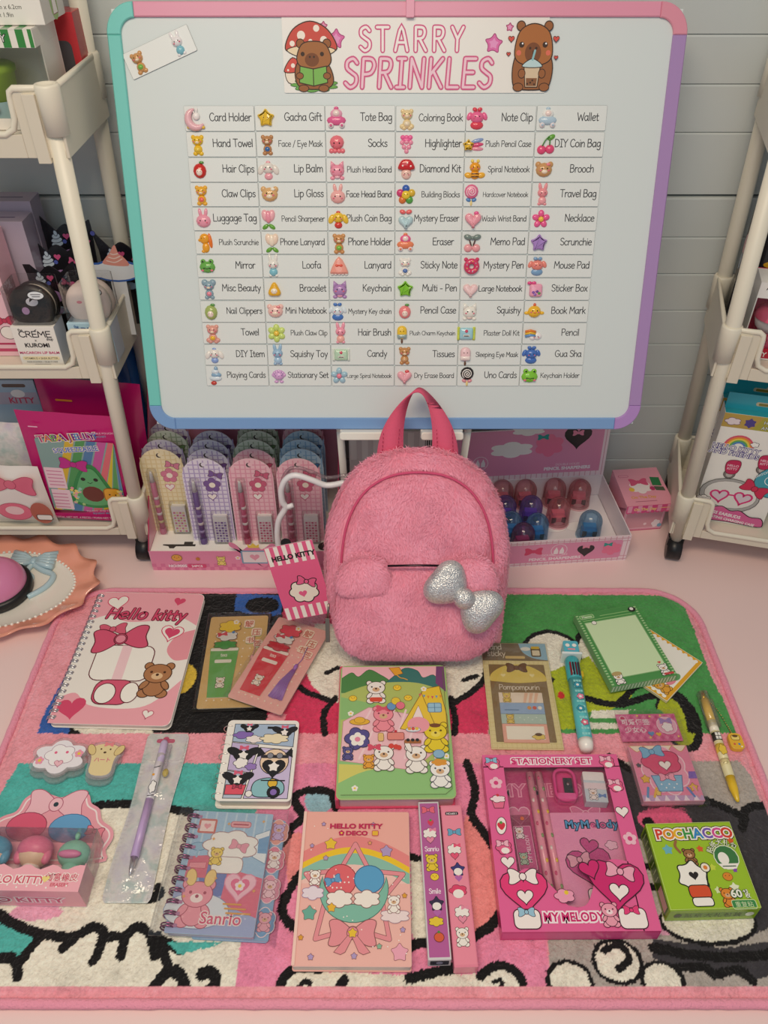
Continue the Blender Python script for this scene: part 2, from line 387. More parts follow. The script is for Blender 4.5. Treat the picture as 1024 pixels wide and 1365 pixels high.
    def cupcake(s, x, y, h, c1='e86f92', c2='f7dfe4'):
        s.fill([(x - h*.3, y - h*.5), (x + h*.3, y - h*.5), (x + h*.42, y), (x - h*.42, y)], c1, '6b3a44', h*.04); s.fill(cloud(x, y + h*.15, h, h*.5, 5), c2, '6b3a44', h*.04); s.dot(x, y + h*.42, h*.1, 'd33a4a'); return s
    def berry(s, x, y, h, col='d9344a'):
        s.fill(spline([(x, y - h*.5), (x + h*.42, y), (x + h*.3, y + h*.35), (x - h*.3, y + h*.35), (x - h*.42, y)], 4, True), col); s.fill(star(x, y + h*.36, h*.26, .45, 5, -90), '4f9a48'); return s
    def cone(s, x, y, h, c='cfd8e6'):
        for i, (r, dy) in enumerate(((.36, -.24), (.34, -.02), (.25, .2), (.11, .38))): s.fill(oval(x, y + dy*h, r*h, .16*h, 12), c, '3b3f55', h*.035)
        return s

def face_y(x, y, z):   # print frame on a face that looks toward -y: ink x -> x, ink y -> z
    return Matrix.Translation((x, y, z)) @ Matrix(((1,0,0,0),(0,0,-1,0),(0,1,0,0),(0,0,0,1)))
def face_x(x, y, z):   # print frame on a face that looks toward +x: ink x -> y, ink y -> z
    return Matrix.Translation((x, y, z)) @ Matrix(((0,0,1,0),(1,0,0,0),(0,1,0,0),(0,0,0,1)))

# ------------------------------------------------------------------ setting
def structure(o): o['kind'] = 'structure'; return o
mb = MB(); mb.box(-1600, 1600, -1200, 955, -760, -740, '8a7f78', 'paper'); structure(mb.build('floor'))
mb = MB()
zs = [-740 + i * 48.5 for i in range(16)]
edges = [z for z in zs if z < -12] + [-2, 46, 94, 142, 192, 240, 289, 339, 386, 437, 506, 555, 602, 651, 699, 748, 796, 845, 893, 942, 990, 1040, 1090, 1140]
mb.box(-1600, 1600, 968, 985, -745, 1190, 'b6b6b4', 'satin')
for z0, z1 in zip(edges, edges[1:]):
    top = z1 - (3.4 if z1 == 437 else .05); c = 'cdd2d0'
    prof = [(968, z0), (957.6, z0), (954.8, z0 + .1), (954.4, top - 2.6), (955.2, top - 1.2), (957.8, top - .1), (959, top), (968, top)]
    n = len(prof)
    mb.add([(x, y, z) for x in (-1600, 1600) for y, z in prof], [(i, i + 1, n + i + 1, n + i) for i in range(n - 1)], c, 'satin')
structure(mb.build('wall_back'))

t = thing('table', 'pale pink table top carrying the rug, the trolleys and the displays', 'table', (0, 300, -740))
mb = MB(); mb.box(-900, 900, -330, 650, 712, 740, 'efd2cf', 'satin', 3); mb.build('tabletop', t)
for x in (-850, 850):
    for y in (-290, 610): mb = MB(); mb.box(x - 22, x + 22, y - 22, y + 22, 0, 712, 'e8e2dc', 'paper', 2); mb.build('leg', t)

# ------------------------------------------------------------------ rug
RUGC = dict(black='1b191a', blue='3a66b4', white='f0eada', yellow='e0c048', red='dc4066', band='f6a3b0', green='52a056', lime='b4c030', dot='d83a3a',
            teal='58bab2', cheek='ecaac4', mid='f090b2', salmon='f49694', blue2='9cc6d4', grey='b4aba4', char='403d42', pinkc='e8668f', pale='c9c2bb')
RUG_SHAPES = [
 ('F','black',[(-364,721),(-122,716),(-126,640),(-133,505),(-385,504),(-385,535),(-371,616)]),
 ('F','blue',[(-364,721),(-327,721),(-342,664),(-350,504),(-385,504),(-385,535),(-371,616)]),
 ('F','blue',[(-193,717),(-131,713),(-132,679),(-159,674),(-192,687)]),
 ('E','black',[(-157,695),(-135,695),(-155,681)]),
 ('F','white',[(-352,514),(-261,514),(-255,504),(-334,504)]),
 ('E','yellow',[(-238,579),(-222,579),(-234,557)]),
 ('F','red',[(-129,713),(145,713),(115,504),(-133,504)]),
 ('F','band',[(-124,713),(-71,713),(-82,583),(-97,605)]),
 ('F','band',[(-133,504),(-131,530),(-110,530),(-116,504)]),
 ('F','white',[(-87,664),(140,664),(125,594),(108,567),(75,540),(-62,545),(-85,570),(-99,605)]),
 ('L',5,[(-117,605),(-100,567),(-59,546)]),
 ('L',5,[(124,599),(112,569),(76,542)]),
 ('L',4,[(-68,587),(-55,595)]),
 ('L',4,[(93,576),(110,583)]),
 ('L',5,[(-56,551),(-68,530),(-66,504)]),
 ('L',5,[(77,551),(80,525),(78,504)]),
 ('F','green',[(161,716),(388,713),(387,583),(394,504),(116,504)]),
 ('E','black',[(204,612),(243,612),(198,571)]),
 ('E','white',[(204,612),(238,612),(199,577)]),
 ('E','black',[(274,619),(316,619),(264,574)]),
 ('E','white',[(274,619),(310,619),(265,581)]),
 ('F','lime',[(170,577),(248,612),(263,577),(296,567),(280,546),(258,535),(232,532),(215,509),(161,509)]),
 ('L',5,[(133,599),(158,583),(197,577)]),
 ('F','white',[(237,534),(314,536),(321,524),(232,524)]),
 ('F','white',[(230,518),(314,518),(315,510),(227,510)]),
 ('E','black',[(332,522),(356,522),(320,482)]),
 ('E','lime',[(329,522),(348,522),(320,490)]),
 ('F','green',[(278,535),(314,536),(326,503),(304,496),(277,506)]),
 ('L',6,[(232,551),(267,542),(310,555),(332,556),(344,535),(342,508)]),
 ('L',5,[(267,542),(294,567)]),
 ('L',5,[(219,551),(223,530),(217,509)]),
 ('E','dot',[(205,556),(209,556),(204,551)]),
 ('E','black',[(205,556),(205,556),(205,556)]),
 ('F','teal',[(-392,467),(-129,467),(-131,405),(-129,244),(-330,244),(-375,259),(-404,405)]),
 ('F','white',[(-397,385),(-359,406),(-302,419),(-256,421),(-192,410),(-125,389),(-129,244),(-298,244),(-316,259),(-310,292),(-361,308)]),
 ('L',6,[(-398,389),(-359,406),(-301,418),(-256,420),(-192,410),(-125,389)]),
 ('F','white',[(-380,271),(-333,273),(-324,265),(-312,290),(-292,244),(-369,244)]),
 ('L',6,[(-363,314),(-333,300),(-307,293),(-281,291)]),
 ('L',6,[(-254,291),(-238,292)]),
 ('L',6,[(-209,290),(-195,286),(-182,280)]),
 ('F','teal',[(-196,287),(-143,287),(-182,276)]),
 ('L',6,[(-288,282),(-277,293),(-266,300),(-256,295),(-255,282),(-258,271)]),
 ('L',6,[(-234,275),(-235,290),(-226,300),(-213,293),(-204,276)]),
 ('L',6,[(-205,292),(-198,279),(-191,268)]),
 ('L',7,[(-199,250),(-190,263),(-179,260),(-170,247),(-154,246),(-147,255),(-153,263),(-160,260)]),
 ('L',6,[(-347,272),(-335,274),(-325,269),(-321,258)]),
 ('L',6,[(-324,268),(-313,290)]),
 ('L',6,[(-214,335),(-211,329),(-219,325)]),
 ('E','cheek',[(-322,313),(-298,313),(-319,306)]),
 ('F','mid',[(-129,467),(164,467),(143,244),(-129,244)]),
 ('F','salmon',[(-102,389),(-82,389),(-79,344),(-89,330)]),
 ('F','salmon',[(82,409),(103,389),(115,344),(114,313),(87,290),(66,284)]),
 ('E','blue2',[(-67,424),(-52,424),(-66,410)]),
 ('L',6,[(-50,417),(-53,431),(-67,436),(-87,433),(-92,423),(-83,407),(-93,393),(-102,378)]),
 ('L',6,[(-81,348),(-89,334),(-95,316),(-88,304),(-77,298)]),
 ('L',6,[(89,468),(95,434),(89,409),(100,390),(110,370)]),
 ('L',6,[(111,315),(96,300),(79,290)]),
 ('F','white',[(26,366),(35,366),(43,290),(32,282),(25,296)]),
 ('L',5,[(21,366),(44,362)]),
 ('L',6,[(19,282),(42,285),(58,259),(22,257)]),
 ('F','white',[(-90,246),(-87,259),(-74,264),(31,259),(84,261),(103,265),(118,259),(120,246)]),
 ('L',6,[(-91,246),(-87,259),(-75,266),(-57,265)]),
 ('L',2,[(-74,251),(-69,255),(-64,253),(-66,249)]),
 ('L',6,[(-41,247),(-35,256)]),
 ('L',6,[(22,257),(49,263)]),
 ('L',5,[(84,259),(102,268),(118,260),(121,247)]),
 ('L',2,[(95,254),(101,255),(104,253),(101,249)]),
 ('F','grey',[(164,469),(381,470),(388,455),(390,337),(355,248),(145,248)]),
 ('F','char',[(245,473),(269,457),(331,426),(354,413),(366,405),(372,416),(422,419),(381,313),(331,290),(282,285),(251,296),(230,323)]),
 ('L',6,[(245,475),(269,455),(303,436),(331,425),(354,414),(366,405)]),
 ('L',6,[(360,394),(371,415),(399,419)]),
 ('E','pinkc',[(284,403),(311,403),(280,390)]),
 ('E','black',[(267,400),(273,400),(265,394)]),
 ('F','pale',[(252,385),(271,373),(272,310),(246,306),(237,337)]),
 ('L',4,[(246,359),(266,353)]),
 ('L',4,[(244,337),(268,335)]),
 ('E','cheek',[(258,302),(273,302),(256,293)]),
 ('E','black',[(298,304),(343,304),(292,284)]),
 ('E','white',[(298,306),(340,306),(293,288)]),
 ('F','char',[(243,290),(301,282),(372,290),(361,264),(319,255),(295,264),(256,265),(239,274)]),
 ('L',6,[(242,282),(286,275),(337,276),(369,282)]),
 ('L',5,[(256,265),(283,266),(290,260),(312,264),(321,255)]),
 ('E','black',[(207,271),(230,271),(203,252)]),
 ('E','white',[(207,271),(226,271),(204,255)]),
 ('L',4,[(197,280),(208,284),(217,280),(217,271),(207,265)]),
 ('E','black',[(162,255),(183,255),(159,238)]),
 ('E','white',[(162,255),(179,255),(160,241)]),
 ('E','black',[(243,255),(263,255),(239,239)]),
 ('E','white',[(243,255),(259,255),(240,242)]),
]

RX0, RX1, RY0, RY1, RRAD = -416, 401, 238, 722, 62
def rug():
    t = thing('rug', 'plush pink rug with bright colour blocks and black outlines under the goods', 'rug', ((RX0 + RX1) / 2, (RY0 + RY1) / 2, 0))
    cx, cy = (RX0 + RX1) / 2, (RY0 + RY1) / 2
    st = 1.2; nx = int((RX1 - RX0) / st); ny = int((RY1 - RY0) / st)
    gx, gy = np.meshgrid(np.linspace(RX0, RX1, nx), np.linspace(RY0, RY1, ny))
    rs = np.random.RandomState(3)
    def nz(k):
        a = rs.randn(ny // k + 3, nx // k + 3); yy = np.linspace(0, a.shape[0] - 2, ny); xx = np.linspace(0, a.shape[1] - 2, nx)
        y0 = yy.astype(int); x0 = xx.astype(int); fy = (yy - y0)[:, None]; fx = (xx - x0)[None]
        return (a[y0][:, x0] * (1 - fy) * (1 - fx) + a[y0 + 1][:, x0] * fy * (1 - fx) + a[y0][:, x0 + 1] * (1 - fy) * fx + a[y0 + 1][:, x0 + 1] * fy * fx)
    X = gx + nz(3) * .45 + rs.randn(ny, nx) * .3; Y = gy + nz(3) * .45 + rs.randn(ny, nx) * .3
    C = np.empty((ny, nx, 3)); C[:] = lin('f6a3b0')[:3]
    inner = (gx > RX0 + 10) & (gx < RX1 - 10) & (gy > RY0 + 13) & (gy < RY1 - 5)
    for kind, c, p in RUG_SHAPES:
        if kind == 'L':
            ws = c * 1.3; msk = np.zeros((ny, nx), bool); q = spline(p, 4)
            for (x0, y0), (x1, y1) in zip(q, q[1:]):
                dx, dy = x1 - x0, y1 - y0; L2 = dx * dx + dy * dy + 1e-6
                tt = np.clip(((X - x0) * dx + (Y - y0) * dy) / L2, 0, 1)
                msk |= (X - x0 - tt * dx) ** 2 + (Y - y0 - tt * dy) ** 2 < (ws / 2 + .6) ** 2
            col = 'black'
        elif kind == 'E':
            (ex, ey), (ax, ay), (bx, by) = p; rx = math.hypot(ax - ex, ay - ey) + .1; ry = math.hypot(bx - ex, by - ey) + .1
            msk = ((X - ex) / rx) ** 2 + ((Y - ey) / ry) ** 2 < 1; col = c
        else:
            msk = np.zeros((ny, nx), bool); n = len(p)
            for i in range(n):
                (x0, y0), (x1, y1) = p[i], p[(i + 1) % n]
                if y0 == y1: continue
                msk ^= ((y0 > Y) != (y1 > Y)) & (X < (x1 - x0) * (Y - y0) / (y1 - y0) + x0)
            col = c
        C[msk & inner] = lin(RUGC[col])[:3]
    C *= (1 + .10 * nz(2) * .6 + .06 * nz(9) + .05 * rs.randn(ny, nx))[..., None]
    C = np.clip(C, .004, .95)
    ddx = np.maximum(np.abs(gx - cx) - ((RX1 - RX0) / 2 - RRAD), 0); ddy = np.maximum(np.abs(gy - cy) - ((RY1 - RY0) / 2 - RRAD), 0)
    sd = RRAD - np.hypot(ddx, ddy)
    edge = np.where((ddx > 0) | (ddy > 0), sd, np.minimum((RX1 - RX0) / 2 - np.abs(gx - cx), (RY1 - RY0) / 2 - np.abs(gy - cy)))
    Z = 6.6 * np.sqrt(np.clip(edge / 9, 0, 1)) + .35 * nz(2) + .3 * nz(6) + .25 * rs.randn(ny, nx); Z = np.clip(Z, .4, 7.8)
    # puckered stitch line just inside the bound edge
    Z -= 1.4 * np.exp(-((edge - 8) / 1.4) ** 2)
    vid = np.arange(nx * ny).reshape(ny, nx); keep = edge > -.5
    fm = keep[:-1, :-1] & keep[1:, :-1] & keep[:-1, 1:] & keep[1:, 1:]
    q = np.stack([vid[:-1, :-1], vid[:-1, 1:], vid[1:, 1:], vid[1:, :-1]], -1)[fm]
    V = np.stack([(gx - cx) * .001, (gy - cy) * .001, Z * .001], -1).reshape(-1, 3)
    me = bpy.data.meshes.new('pile_top'); me.vertices.add(len(V)); me.vertices.foreach_set('co', V.astype(np.float32).ravel())
    me.loops.add(q.size); me.loops.foreach_set('vertex_index', q.astype(np.int32).ravel()); me.polygons.add(len(q))
    me.polygons.foreach_set('loop_start', np.arange(0, q.size, 4, dtype=np.int32)); me.polygons.foreach_set('use_smooth', np.ones(len(q), bool))
    me.update(calc_edges=True); me.validate()
    at = me.color_attributes.new('Col', 'FLOAT_COLOR', 'POINT')
    at.data.foreach_set('color', np.concatenate([C.reshape(-1, 3), np.ones((nx * ny, 1))], 1).astype(np.float32).ravel())
    me.materials.append(MATS['pile']); o = bpy.data.objects.new('pile_top', me); COL.objects.link(o); o.parent = t
    mb = MB(); out = rrect(RX1 - RX0, RY1 - RY0, RRAD, 0, 0, 12)
    pts = []
    for i in range(len(out)):
        a, b = out[i], out[(i + 1) % len(out)]; L = math.hypot(b[0] - a[0], b[1] - a[1]); k = max(1, int(L / 9))
        for j in range(k):
            pts.append((a[0] + (b[0] - a[0]) * j / k + rnd.uniform(-.3, .3), a[1] + (b[1] - a[1]) * j / k + rnd.uniform(-.3, .3), 4.4))
    mb.tube(pts, [4.3 + rnd.uniform(-.25, .1) for _ in pts], 'f49fb6', 'pile', 8, True); mb.build('bound_edge', t)
rug()

# ------------------------------------------------------------------ whiteboard
BO = (12.8, 764.3, 233.9); BR = (71.16, 0, 0)
W2, HB = 283.5, 427.5
def on_board(x, y, z): # local board mm -> world mm
    a = R(90 - 71.16); return (BO[0] + x, BO[1] + y * math.sin(a) - z * math.cos(a), BO[2] + y * math.cos(a) + z * math.sin(a))
t = thing('whiteboard', 'white dry erase board with pastel pink, teal, purple and blue frame leaning back', 'whiteboard', BO, BR)
mb = MB(); mb.box(-W2 + 6, W2 - 6, 6, HB - 6, -8, -1.5, 'd9e1e1', 'satin'); mb.build('writing_surface', t)
def frame_bar(name, x0, x1, y0, y1, c):
    mb = MB(); mb.prism(rrect(x1 - x0, y1 - y0, 0, (x0 + x1) / 2, (y0 + y1) / 2), -12, 1.5, c, 'gloss', ch=1); mb.build(name, t)
FR = 28
frame_bar('pink_top_rail', -W2 + FR, W2 - FR, HB - 13, HB, 'e79ab2'); frame_bar('blue_bottom_rail', -W2 + FR, W2 - FR, 0, 13.5, '7ea3d4')
frame_bar('teal_side_rail', -W2, -W2 + 13.5, FR, HB - FR, '78cdc4'); frame_bar('purple_side_rail', W2 - 13.5, W2, FR, HB - FR, 'ae8dc0')
for sx, sy, c in ((-1, 1, '78cdc4'), (1, 1, 'e295a8'), (1, -1, 'b68ccb'), (-1, -1, '7ea3d4')):
    mb = MB(); cx, cy = sx * (W2 - FR), (HB - FR if sy > 0 else FR); a0 = {(1,1):0,(-1,1):90,(-1,-1):180,(1,-1):270}[(sx, sy)]
    out = [(cx + FR * math.cos(R(a0 + 9 * i)), cy + FR * math.sin(R(a0 + 9 * i))) for i in range(11)]
    ri = FR - 13.5; out += [(cx + ri * math.cos(R(a0 + 90 - 9 * i)), cy + ri * math.sin(R(a0 + 90 - 9 * i))) for i in range(11)]
    mb.prism(out, -12, 1.8, c, 'gloss', ch=.8); mb.build('corner_piece', t)
# easel behind and under the board
e = thing('easel', 'white folding easel with ledges and a pink top clip holding the whiteboard', 'easel', BO, BR)
mb = MB(); mb.box(8.5, 16.5, HB - 14, HB + 8, 1.8, 4.5, 'eaa2ba', 'plastic', 1); mb.box(8.5, 16.5, HB + .3, HB + 8, -14, 1.8, 'eaa2ba', 'plastic', .5); mb.build('top_clip', e)
for x0, x1 in ((-64, -13), (30, 79)):
    mb = MB(); mb.prism(rrect(x1 - x0, 9.5, 3, (x0 + x1) / 2, -4.9), 1.9, 14, 'f0ede4', 'plastic', ch=1); mb.box(x0, x1, -9.6, -.4, -14, 2.2, 'f0ede4', 'plastic', .5); mb.build('ledge', e)
inv = Matrix.Rotation(R(-71.16), 4, 'X') @ Matrix.Translation((-BO[0], -BO[1], -BO[2]))
for x in (-65, 87):
    mb = MB(); mb.M = inv
    a = Vector(on_board(x, -8, -18)); mb.cyl(a, (a.x, 850, 6), 4.5, 'f0ede4'); b_ = Vector(on_board(x, 300, -21)); mb.cyl(a, b_, 4.5, 'f0ede4')
    mb.build('leg', e)

# ------------------------------------------------------------------ banner
mb = MB(); mb.prism(rrect(261, 66, 1.2), 0, .7, 'f0ece6', 'gloss', side='d8d2cc'); p = Pen(mb, .72, 'paper')
pk, pk2, br_, dk = 'd9608f', 'e58fb4', '9a5f35', '3b2418'
for (x, y, s, c) in ((-78, 14, 10, 'e070ae'), (77, 10, 10, 'e070ae'), (-90, 25, 4.5, 'e88aa6'), (92, 24, 4.2, 'e88aa6')):
    p.fill(star(x, y, s, .5, 5, 85), c, 'a83f78', .8); p.fill(star(x, y, s * .55, .5, 5, 85), 'ea9acb')
for w_, c in ((4.8, pk), (2.2, 'fbf3f1')): p.hand('STARRY', -1, 4, 20, c, w_ / 20, sp=2.6, wid=108)
for w_, c in ((5.2, pk), (2.3, 'f6cfdd')): p.hand('SPRINKLES', 4, -28, 25, c, w_ / 25, sp=1.1, shear=.08, wid=150)
# mushroom and brown rodent reading a green book
p.fill(spline([(-128, -12), (-126, -24), (-112, -24), (-113, -12)], 4, True), 'f3e6d3', dk, .7)
p.fill(spline([(-130, -14), (-121, -2), (-110, -12), (-119, -15)], 5, True), 'd9534a', dk, .8); p.dot(-121, -9, 2, 'f7ece0'); p.dot(-126, -13, 1, 'f7ece0')
p.fill(cloud(-100, -26, 44, 12, 9), '6fae52', '3a6b2c', .5)
p.fill(spline([(-128, 6), (-120, 22), (-103, 29), (-86, 22), (-77, 6), (-90, 2), (-103, 1), (-118, 2)], 5, True), 'cf4f45', dk, 1)
p.fill(spline([(-126, 5), (-103, 9), (-79, 5), (-90, -1), (-103, -1), (-116, -1)], 5, True), 'f1dcb8', dk, .7)
for x, y, r in ((-112, 17, 4), (-97, 23, 3), (-90, 13, 3.5), (-121, 10, 2.5), (-103, 12, 2)): p.dot(x, y, r, 'f7ece0')
p.fill(spline([(-119, -20), (-116, -6), (-100, 0), (-86, -8), (-81, -22), (-88, -29), (-112, -29)], 5, True), br_, dk, 1)
p.dot(-113, 10, 4, br_, dk, .8); p.dot(-87, 10, 4, br_, dk, .8)
p.fill(spline([(-117, -4), (-112, 9), (-100, 12), (-88, 9), (-83, -4), (-90, -11), (-110, -11)], 5, True), 'a56a3c', dk, 1)
p.fill(oval(-102, -4, 7, 6), '7b4727'); p.dot(-104, -1.5, 1, dk); p.dot(-100, -1.5, 1, dk); p.dot(-111, 1, 2, dk); p.dot(-92, 1, 2, dk)
for k in (-1, 1): p.fill([(-101, -12), (-101 + k*13, -9.5), (-101 + k*14, -24), (-101, -27)], '7fba5a', dk, .9)
for q in (-1, 1): p.fill(oval(-101 + q*13.5, -18, 3.6, 2.8), br_, dk, .7); p.fill(oval(-101 + q*10, -29, 5, 3), br_, dk, .7)
# standing rodent with a bubble tea
p.fill(spline([(98, -26), (97, -8), (104, 4), (128, 4), (136, -8), (134, -26), (126, -30), (106, -30)], 5, True), br_, dk, 1)
for x in (103, 130): p.dot(x, 25, 4.2, br_, dk, .9)
p.fill(spline([(98, 0), (102, 20), (116, 27), (131, 20), (135, 0), (126, -8), (107, -8)], 5, True), 'ad6a36', dk, 1)
p.fill(oval(116, 2, 8, 9), '7b4727'); p.dot(113, 6, 1.2, dk); p.dot(119, 6, 1.2, dk); p.stroke([(116, 4), (116, -3)], .8, dk)
for x in (104.5, 127.5): p.dot(x, 9, 2.6, dk); p.dot(x + .8, 10, .8, 'ffffff')
for x in (102, 131): p.dot(x, 2, 2.4, 'e0705a')
p.fill([(108, -10), (124, -10), (122, -28), (110, -28)], 'd9c2a4', dk, .9); p.fill([(110.5, -20), (121.5, -20), (121, -27), (111, -27)], '8a5a38'); p.fill(spline([(106, -10), (116, -3), (126, -10)], 5, True), 'bfd9dd', dk, .8); p.stroke([(116, -4), (118, 4)], 2, '8ec0c6')
for x, y in ((112, -25), (115, -24), (119, -25.5), (117, -22)): p.dot(x, y, .9, dk)
for q in (-1, 1): p.fill(oval(116 + q*10, -16, 3.4, 4), br_, dk, .7); p.fill(oval(116 + q*13, -28, 5, 3.6), br_, dk, .7)
for x, y, s in ((94, 14, 6), (138, 14, 6), (92, 1, 4), (139, -2, 4)): p.fill(heart(x, y, s), 'd9534a', dk, .5)
tag(mb.build('shop_sign', None, on_board(18, 382, .3 - 1.5), BR), 'white banner with pink lettering and two brown capybaras across the top of the board', 'sign')

# ------------------------------------------------------------------ charms: small domed resin pieces
def blob(mb, x, y, rx, ry, c, z=0, h=None, m='jelly', rot=0):
    mb.ell((x, y, z), (rx, ry, h or min(rx, ry) * .55 + .5), c, m, 12, 5, True, Matrix.Rotation(R(rot), 3, 'Z') if rot else None)
def puff(mb, out, c, h=3, m='jelly'):
    out = ccw(out); n = len(out); rings = [(0, 0), (.0, h*.5), (.9, h*.85), (2.0, h)]; vs = []; fs = []
    for d, z in rings: vs += [(x, y, z) for x, y in (inset(out, d) if d else out)]
    for k in range(3): fs += [(k*n + i, k*n + (i+1) % n, (k+1)*n + (i+1) % n, (k+1)*n + i) for i in range(n)]
    fs.append(tuple(range(3*n, 4*n))); mb.add(vs, fs, c, m, True)
def face(mb, x, y, s, z, ck='e8718a'):
    for q in (-1, 1):
        mb.ell((x + q*s, y, z), (s*.28, s*.32, .7), '221a1a', 'gloss', 8, 3, True)
        if ck: mb.ell((x + q*s*1.5, y - s*.7, z - .6), (s*.5, s*.35, .8), ck, 'gloss', 8, 3, True)
def charm(kind, c, c2='f2cf4a'):
    mb = MB()
    B = lambda *a, **k: blob(mb, *a, **k)
    if kind in ('bear', 'bearsit', 'mouse'):
        er = 2.3 if kind != 'mouse' else 3.6
        for q in (-1, 1):
            B(q*4.4, 7, er, er, c); B(q*3, -9, 2.6, 2.2, c)
            if kind == 'bearsit': B(q*4.6, -7.5, 3, 2.6, c)
        B(0, -5, 4.6, 4.8, c); B(0, 3.6, 6, 5, c, h=4.6); B(0, 2, 2.4, 1.7, 'f3dcc0', 3, 1.9)
        B(0, -5, 2.9, 2.6, c2, 2); face(mb, 0, 4.2, 2.2, 4)
    elif kind == 'bearhead':
        for q in (-1, 1): B(q*6, 5, 2.9, 2.9, c)
        B(0, 0, 8.2, 6.8, c, h=4.5); B(0, -1.5, 3.2, 2.2, 'f6e3cc', 3.4, 1.6); face(mb, 0, 1.2, 2.6, 4.2); B(3.5, 5, 2.2, 1.6, c2, 2.6)
    elif kind in ('bunny', 'bunnyhead'):
        for q in (-1, 1): B(q*3, 8 if kind == 'bunny' else 6.5, 1.9, 4.4, c, rot=-q*10); 
        if kind == 'bunny':
            B(0, -6, 4.4, 4.4, c2); B(-3, -9.5, 2, 1.6, c); B(3, -9.5, 2, 1.6, c); B(0, 2, 5.6, 4.8, c, h=4.2); face(mb, 0, 2, 2, 4)
        else: B(0, -2, 7.8, 6.6, c, h=4.4); face(mb, 0, -1.5, 2.6, 4)
    elif kind == 'pup':
        for q in (-1, 1): B(q*7.5, 0, 3.2, 5.4, c, rot=q*25)
        B(0, 1.5, 6.4, 5.6, c, h=4.4); B(0, -6.5, 4.4, 3.6, c2); face(mb, 0, 2, 2.2, 4.2); B(0, 7, 2.4, 1.6, c2)
    elif kind == 'star': puff(mb, star(0, 0, 10.5, .55), c, 4); face(mb, 0, .5, 2.2, 3.6, None) if c2 == 'face' else None
    elif kind == 'heart': puff(mb, heart(0, -.5, 17), c, 4.2); B(3, 6, 2.6, 1.8, c2, 2.5) if c2 else None
    elif kind == 'flower':
        n = 5 if c2 != 'f0c84a' else 6
        for i in range(n): B(6*math.cos(R(90 + i*360/n)), 6*math.sin(R(90 + i*360/n)), 4, 3.4, c, rot=90 + i*360/n)
        B(0, 0, 3, 3, c2, 1.4)
    elif kind == 'rainbowflower':
        for i, k in enumerate(('3d64b8', 'e0b83a', '5aa84c', 'e07a3a', 'd8457a')): B(6*math.cos(R(90 - i*72)), 6*math.sin(R(90 - i*72)), 3.8, 3.8, k)
        B(0, 0, 4.4, 4.4, 'f0cf3a', 1.4); face(mb, 0, .6, 1.6, 4, None)
    elif kind == 'octopus':
        for x in (-6, -2.2, 2.2, 6): B(x, -6.4, 2.6, 2.6, c)
        B(0, 2, 7.6, 7, c, h=5); face(mb, 0, 1, 2.8, 4.6)
    elif kind == 'car':
        B(0, -2, 9.5, 4.6, c); B(0, 4, 6, 4.6, c2); [B(q*5.4, -6.5, 2.7, 2.7, 'f3e4e6', 1) for q in (-1, 1)]; [B(q*5.4, -6.5, 1.3, 1.3, c, 3) for q in (-1, 1)]; B(0, 4.5, 3.4, 3, 'f6e0da', 2)
        B(0, 9, 2.4, 1.6, c)
    elif kind == 'mushroom':
        B(0, -4, 5.6, 6.2, 'f3c9bc'); puff(mb, spline([(-9, 1), (-5.5, 9), (0, 10.5), (5.5, 9), (9, 1), (0, -.5)], 4, True), c, 4.6)
        for x, y in ((-4, 4), (1, 7), (4.6, 3.6)): B(x, y, 1.4, 1.4, 'fbeee6', 4, .8)
        face(mb, 0, -4, 1.7, 3.6)
    elif kind in ('apple', 'pear'):
        B(0, -1, 7, 8.2 if kind == 'pear' else 7.6, c, h=4.6); B(0, -2, 3.6, 4, 'f8e3d6', 3); B(2.4, 7.4, 2.6, 1.4, '5a9a48', 1); face(mb, 0, -1.6, 1.4, 4.9)
    elif kind == 'cherry':
        B(-4, -5, 4.8, 4.6, c); B(4.6, -4.4, 4.8, 4.6, c); mb.tube([(-4, -2, 1.5), (-1, 4, 1.5), (3, 8, 1.5)], .7, '4f8f3f', 'jelly', 6); mb.tube([(4, -1, 1.5), (4, 4, 1.5), (3, 8, 1.5)], .7, '4f8f3f', 'jelly', 6); B(5.4, 7, 4.4, 2.6, c2, rot=30)
    elif kind == 'lolly':
        B(0, -8.6, 1.3, 3, 'f0d890'); B(0, 3, 7.4, 7.4, c, h=3.6); mb.tube([(a*.34*math.cos(a), 3 + a*.34*math.sin(a), 4.1 - a*.11) for a in [i*.45 for i in range(38)]], .6, c2, 'gloss', 5)
        for q in (-1, 1): B(q*3, -5.4, 2.8, 1.9, 'e59aa4' if c2 == 'f6f0ea' else '5f8fc8', rot=q*20)
    elif kind == 'swirl':
        for i, (y, rx) in enumerate(((-3, 7), (1, 5.8), (4.8, 4.2), (8, 2.2))): B((i % 2 - .5), y, rx, 3, c if i % 2 == 0 else c2, .4)
        B(-3, -8.5, 3.4, 2.4, 'c8453a')
    elif kind == 'rainbow':
        for i, k in enumerate(('e8843a', 'f0c445', '6f9fd8')): mb.tube([(-9, -1 + 3.2 - i*2.6, 1.4), (-3, 3.6 - i*2.6, 1.6), (3, 2 - i*2.2, 1.4)], 1.5, k, 'jelly', 6)
        B(5, -3, 5.6, 4.4, 'f2ecec'); B(0, -4.6, 4, 3.2, 'f2ecec'); face(mb, 4, -3, 1.7, 3.2)
    elif kind == 'frog':
        for q in (-1, 1): B(q*4.4, 5, 3, 3, c); B(q*4.4, 5.4, 1, 1, '1c1c1c', 2.4)
        B(0, -1, 9, 6.4, c, h=4); face(mb, 0, -2, 3.4, 3.2); mb.tube([(-3, -1.6, 3.8), (0, -2.6, 4.2), (3, -1.6, 3.8)], .35, '2a3a20', 'gloss', 5)
    elif kind == 'cat':
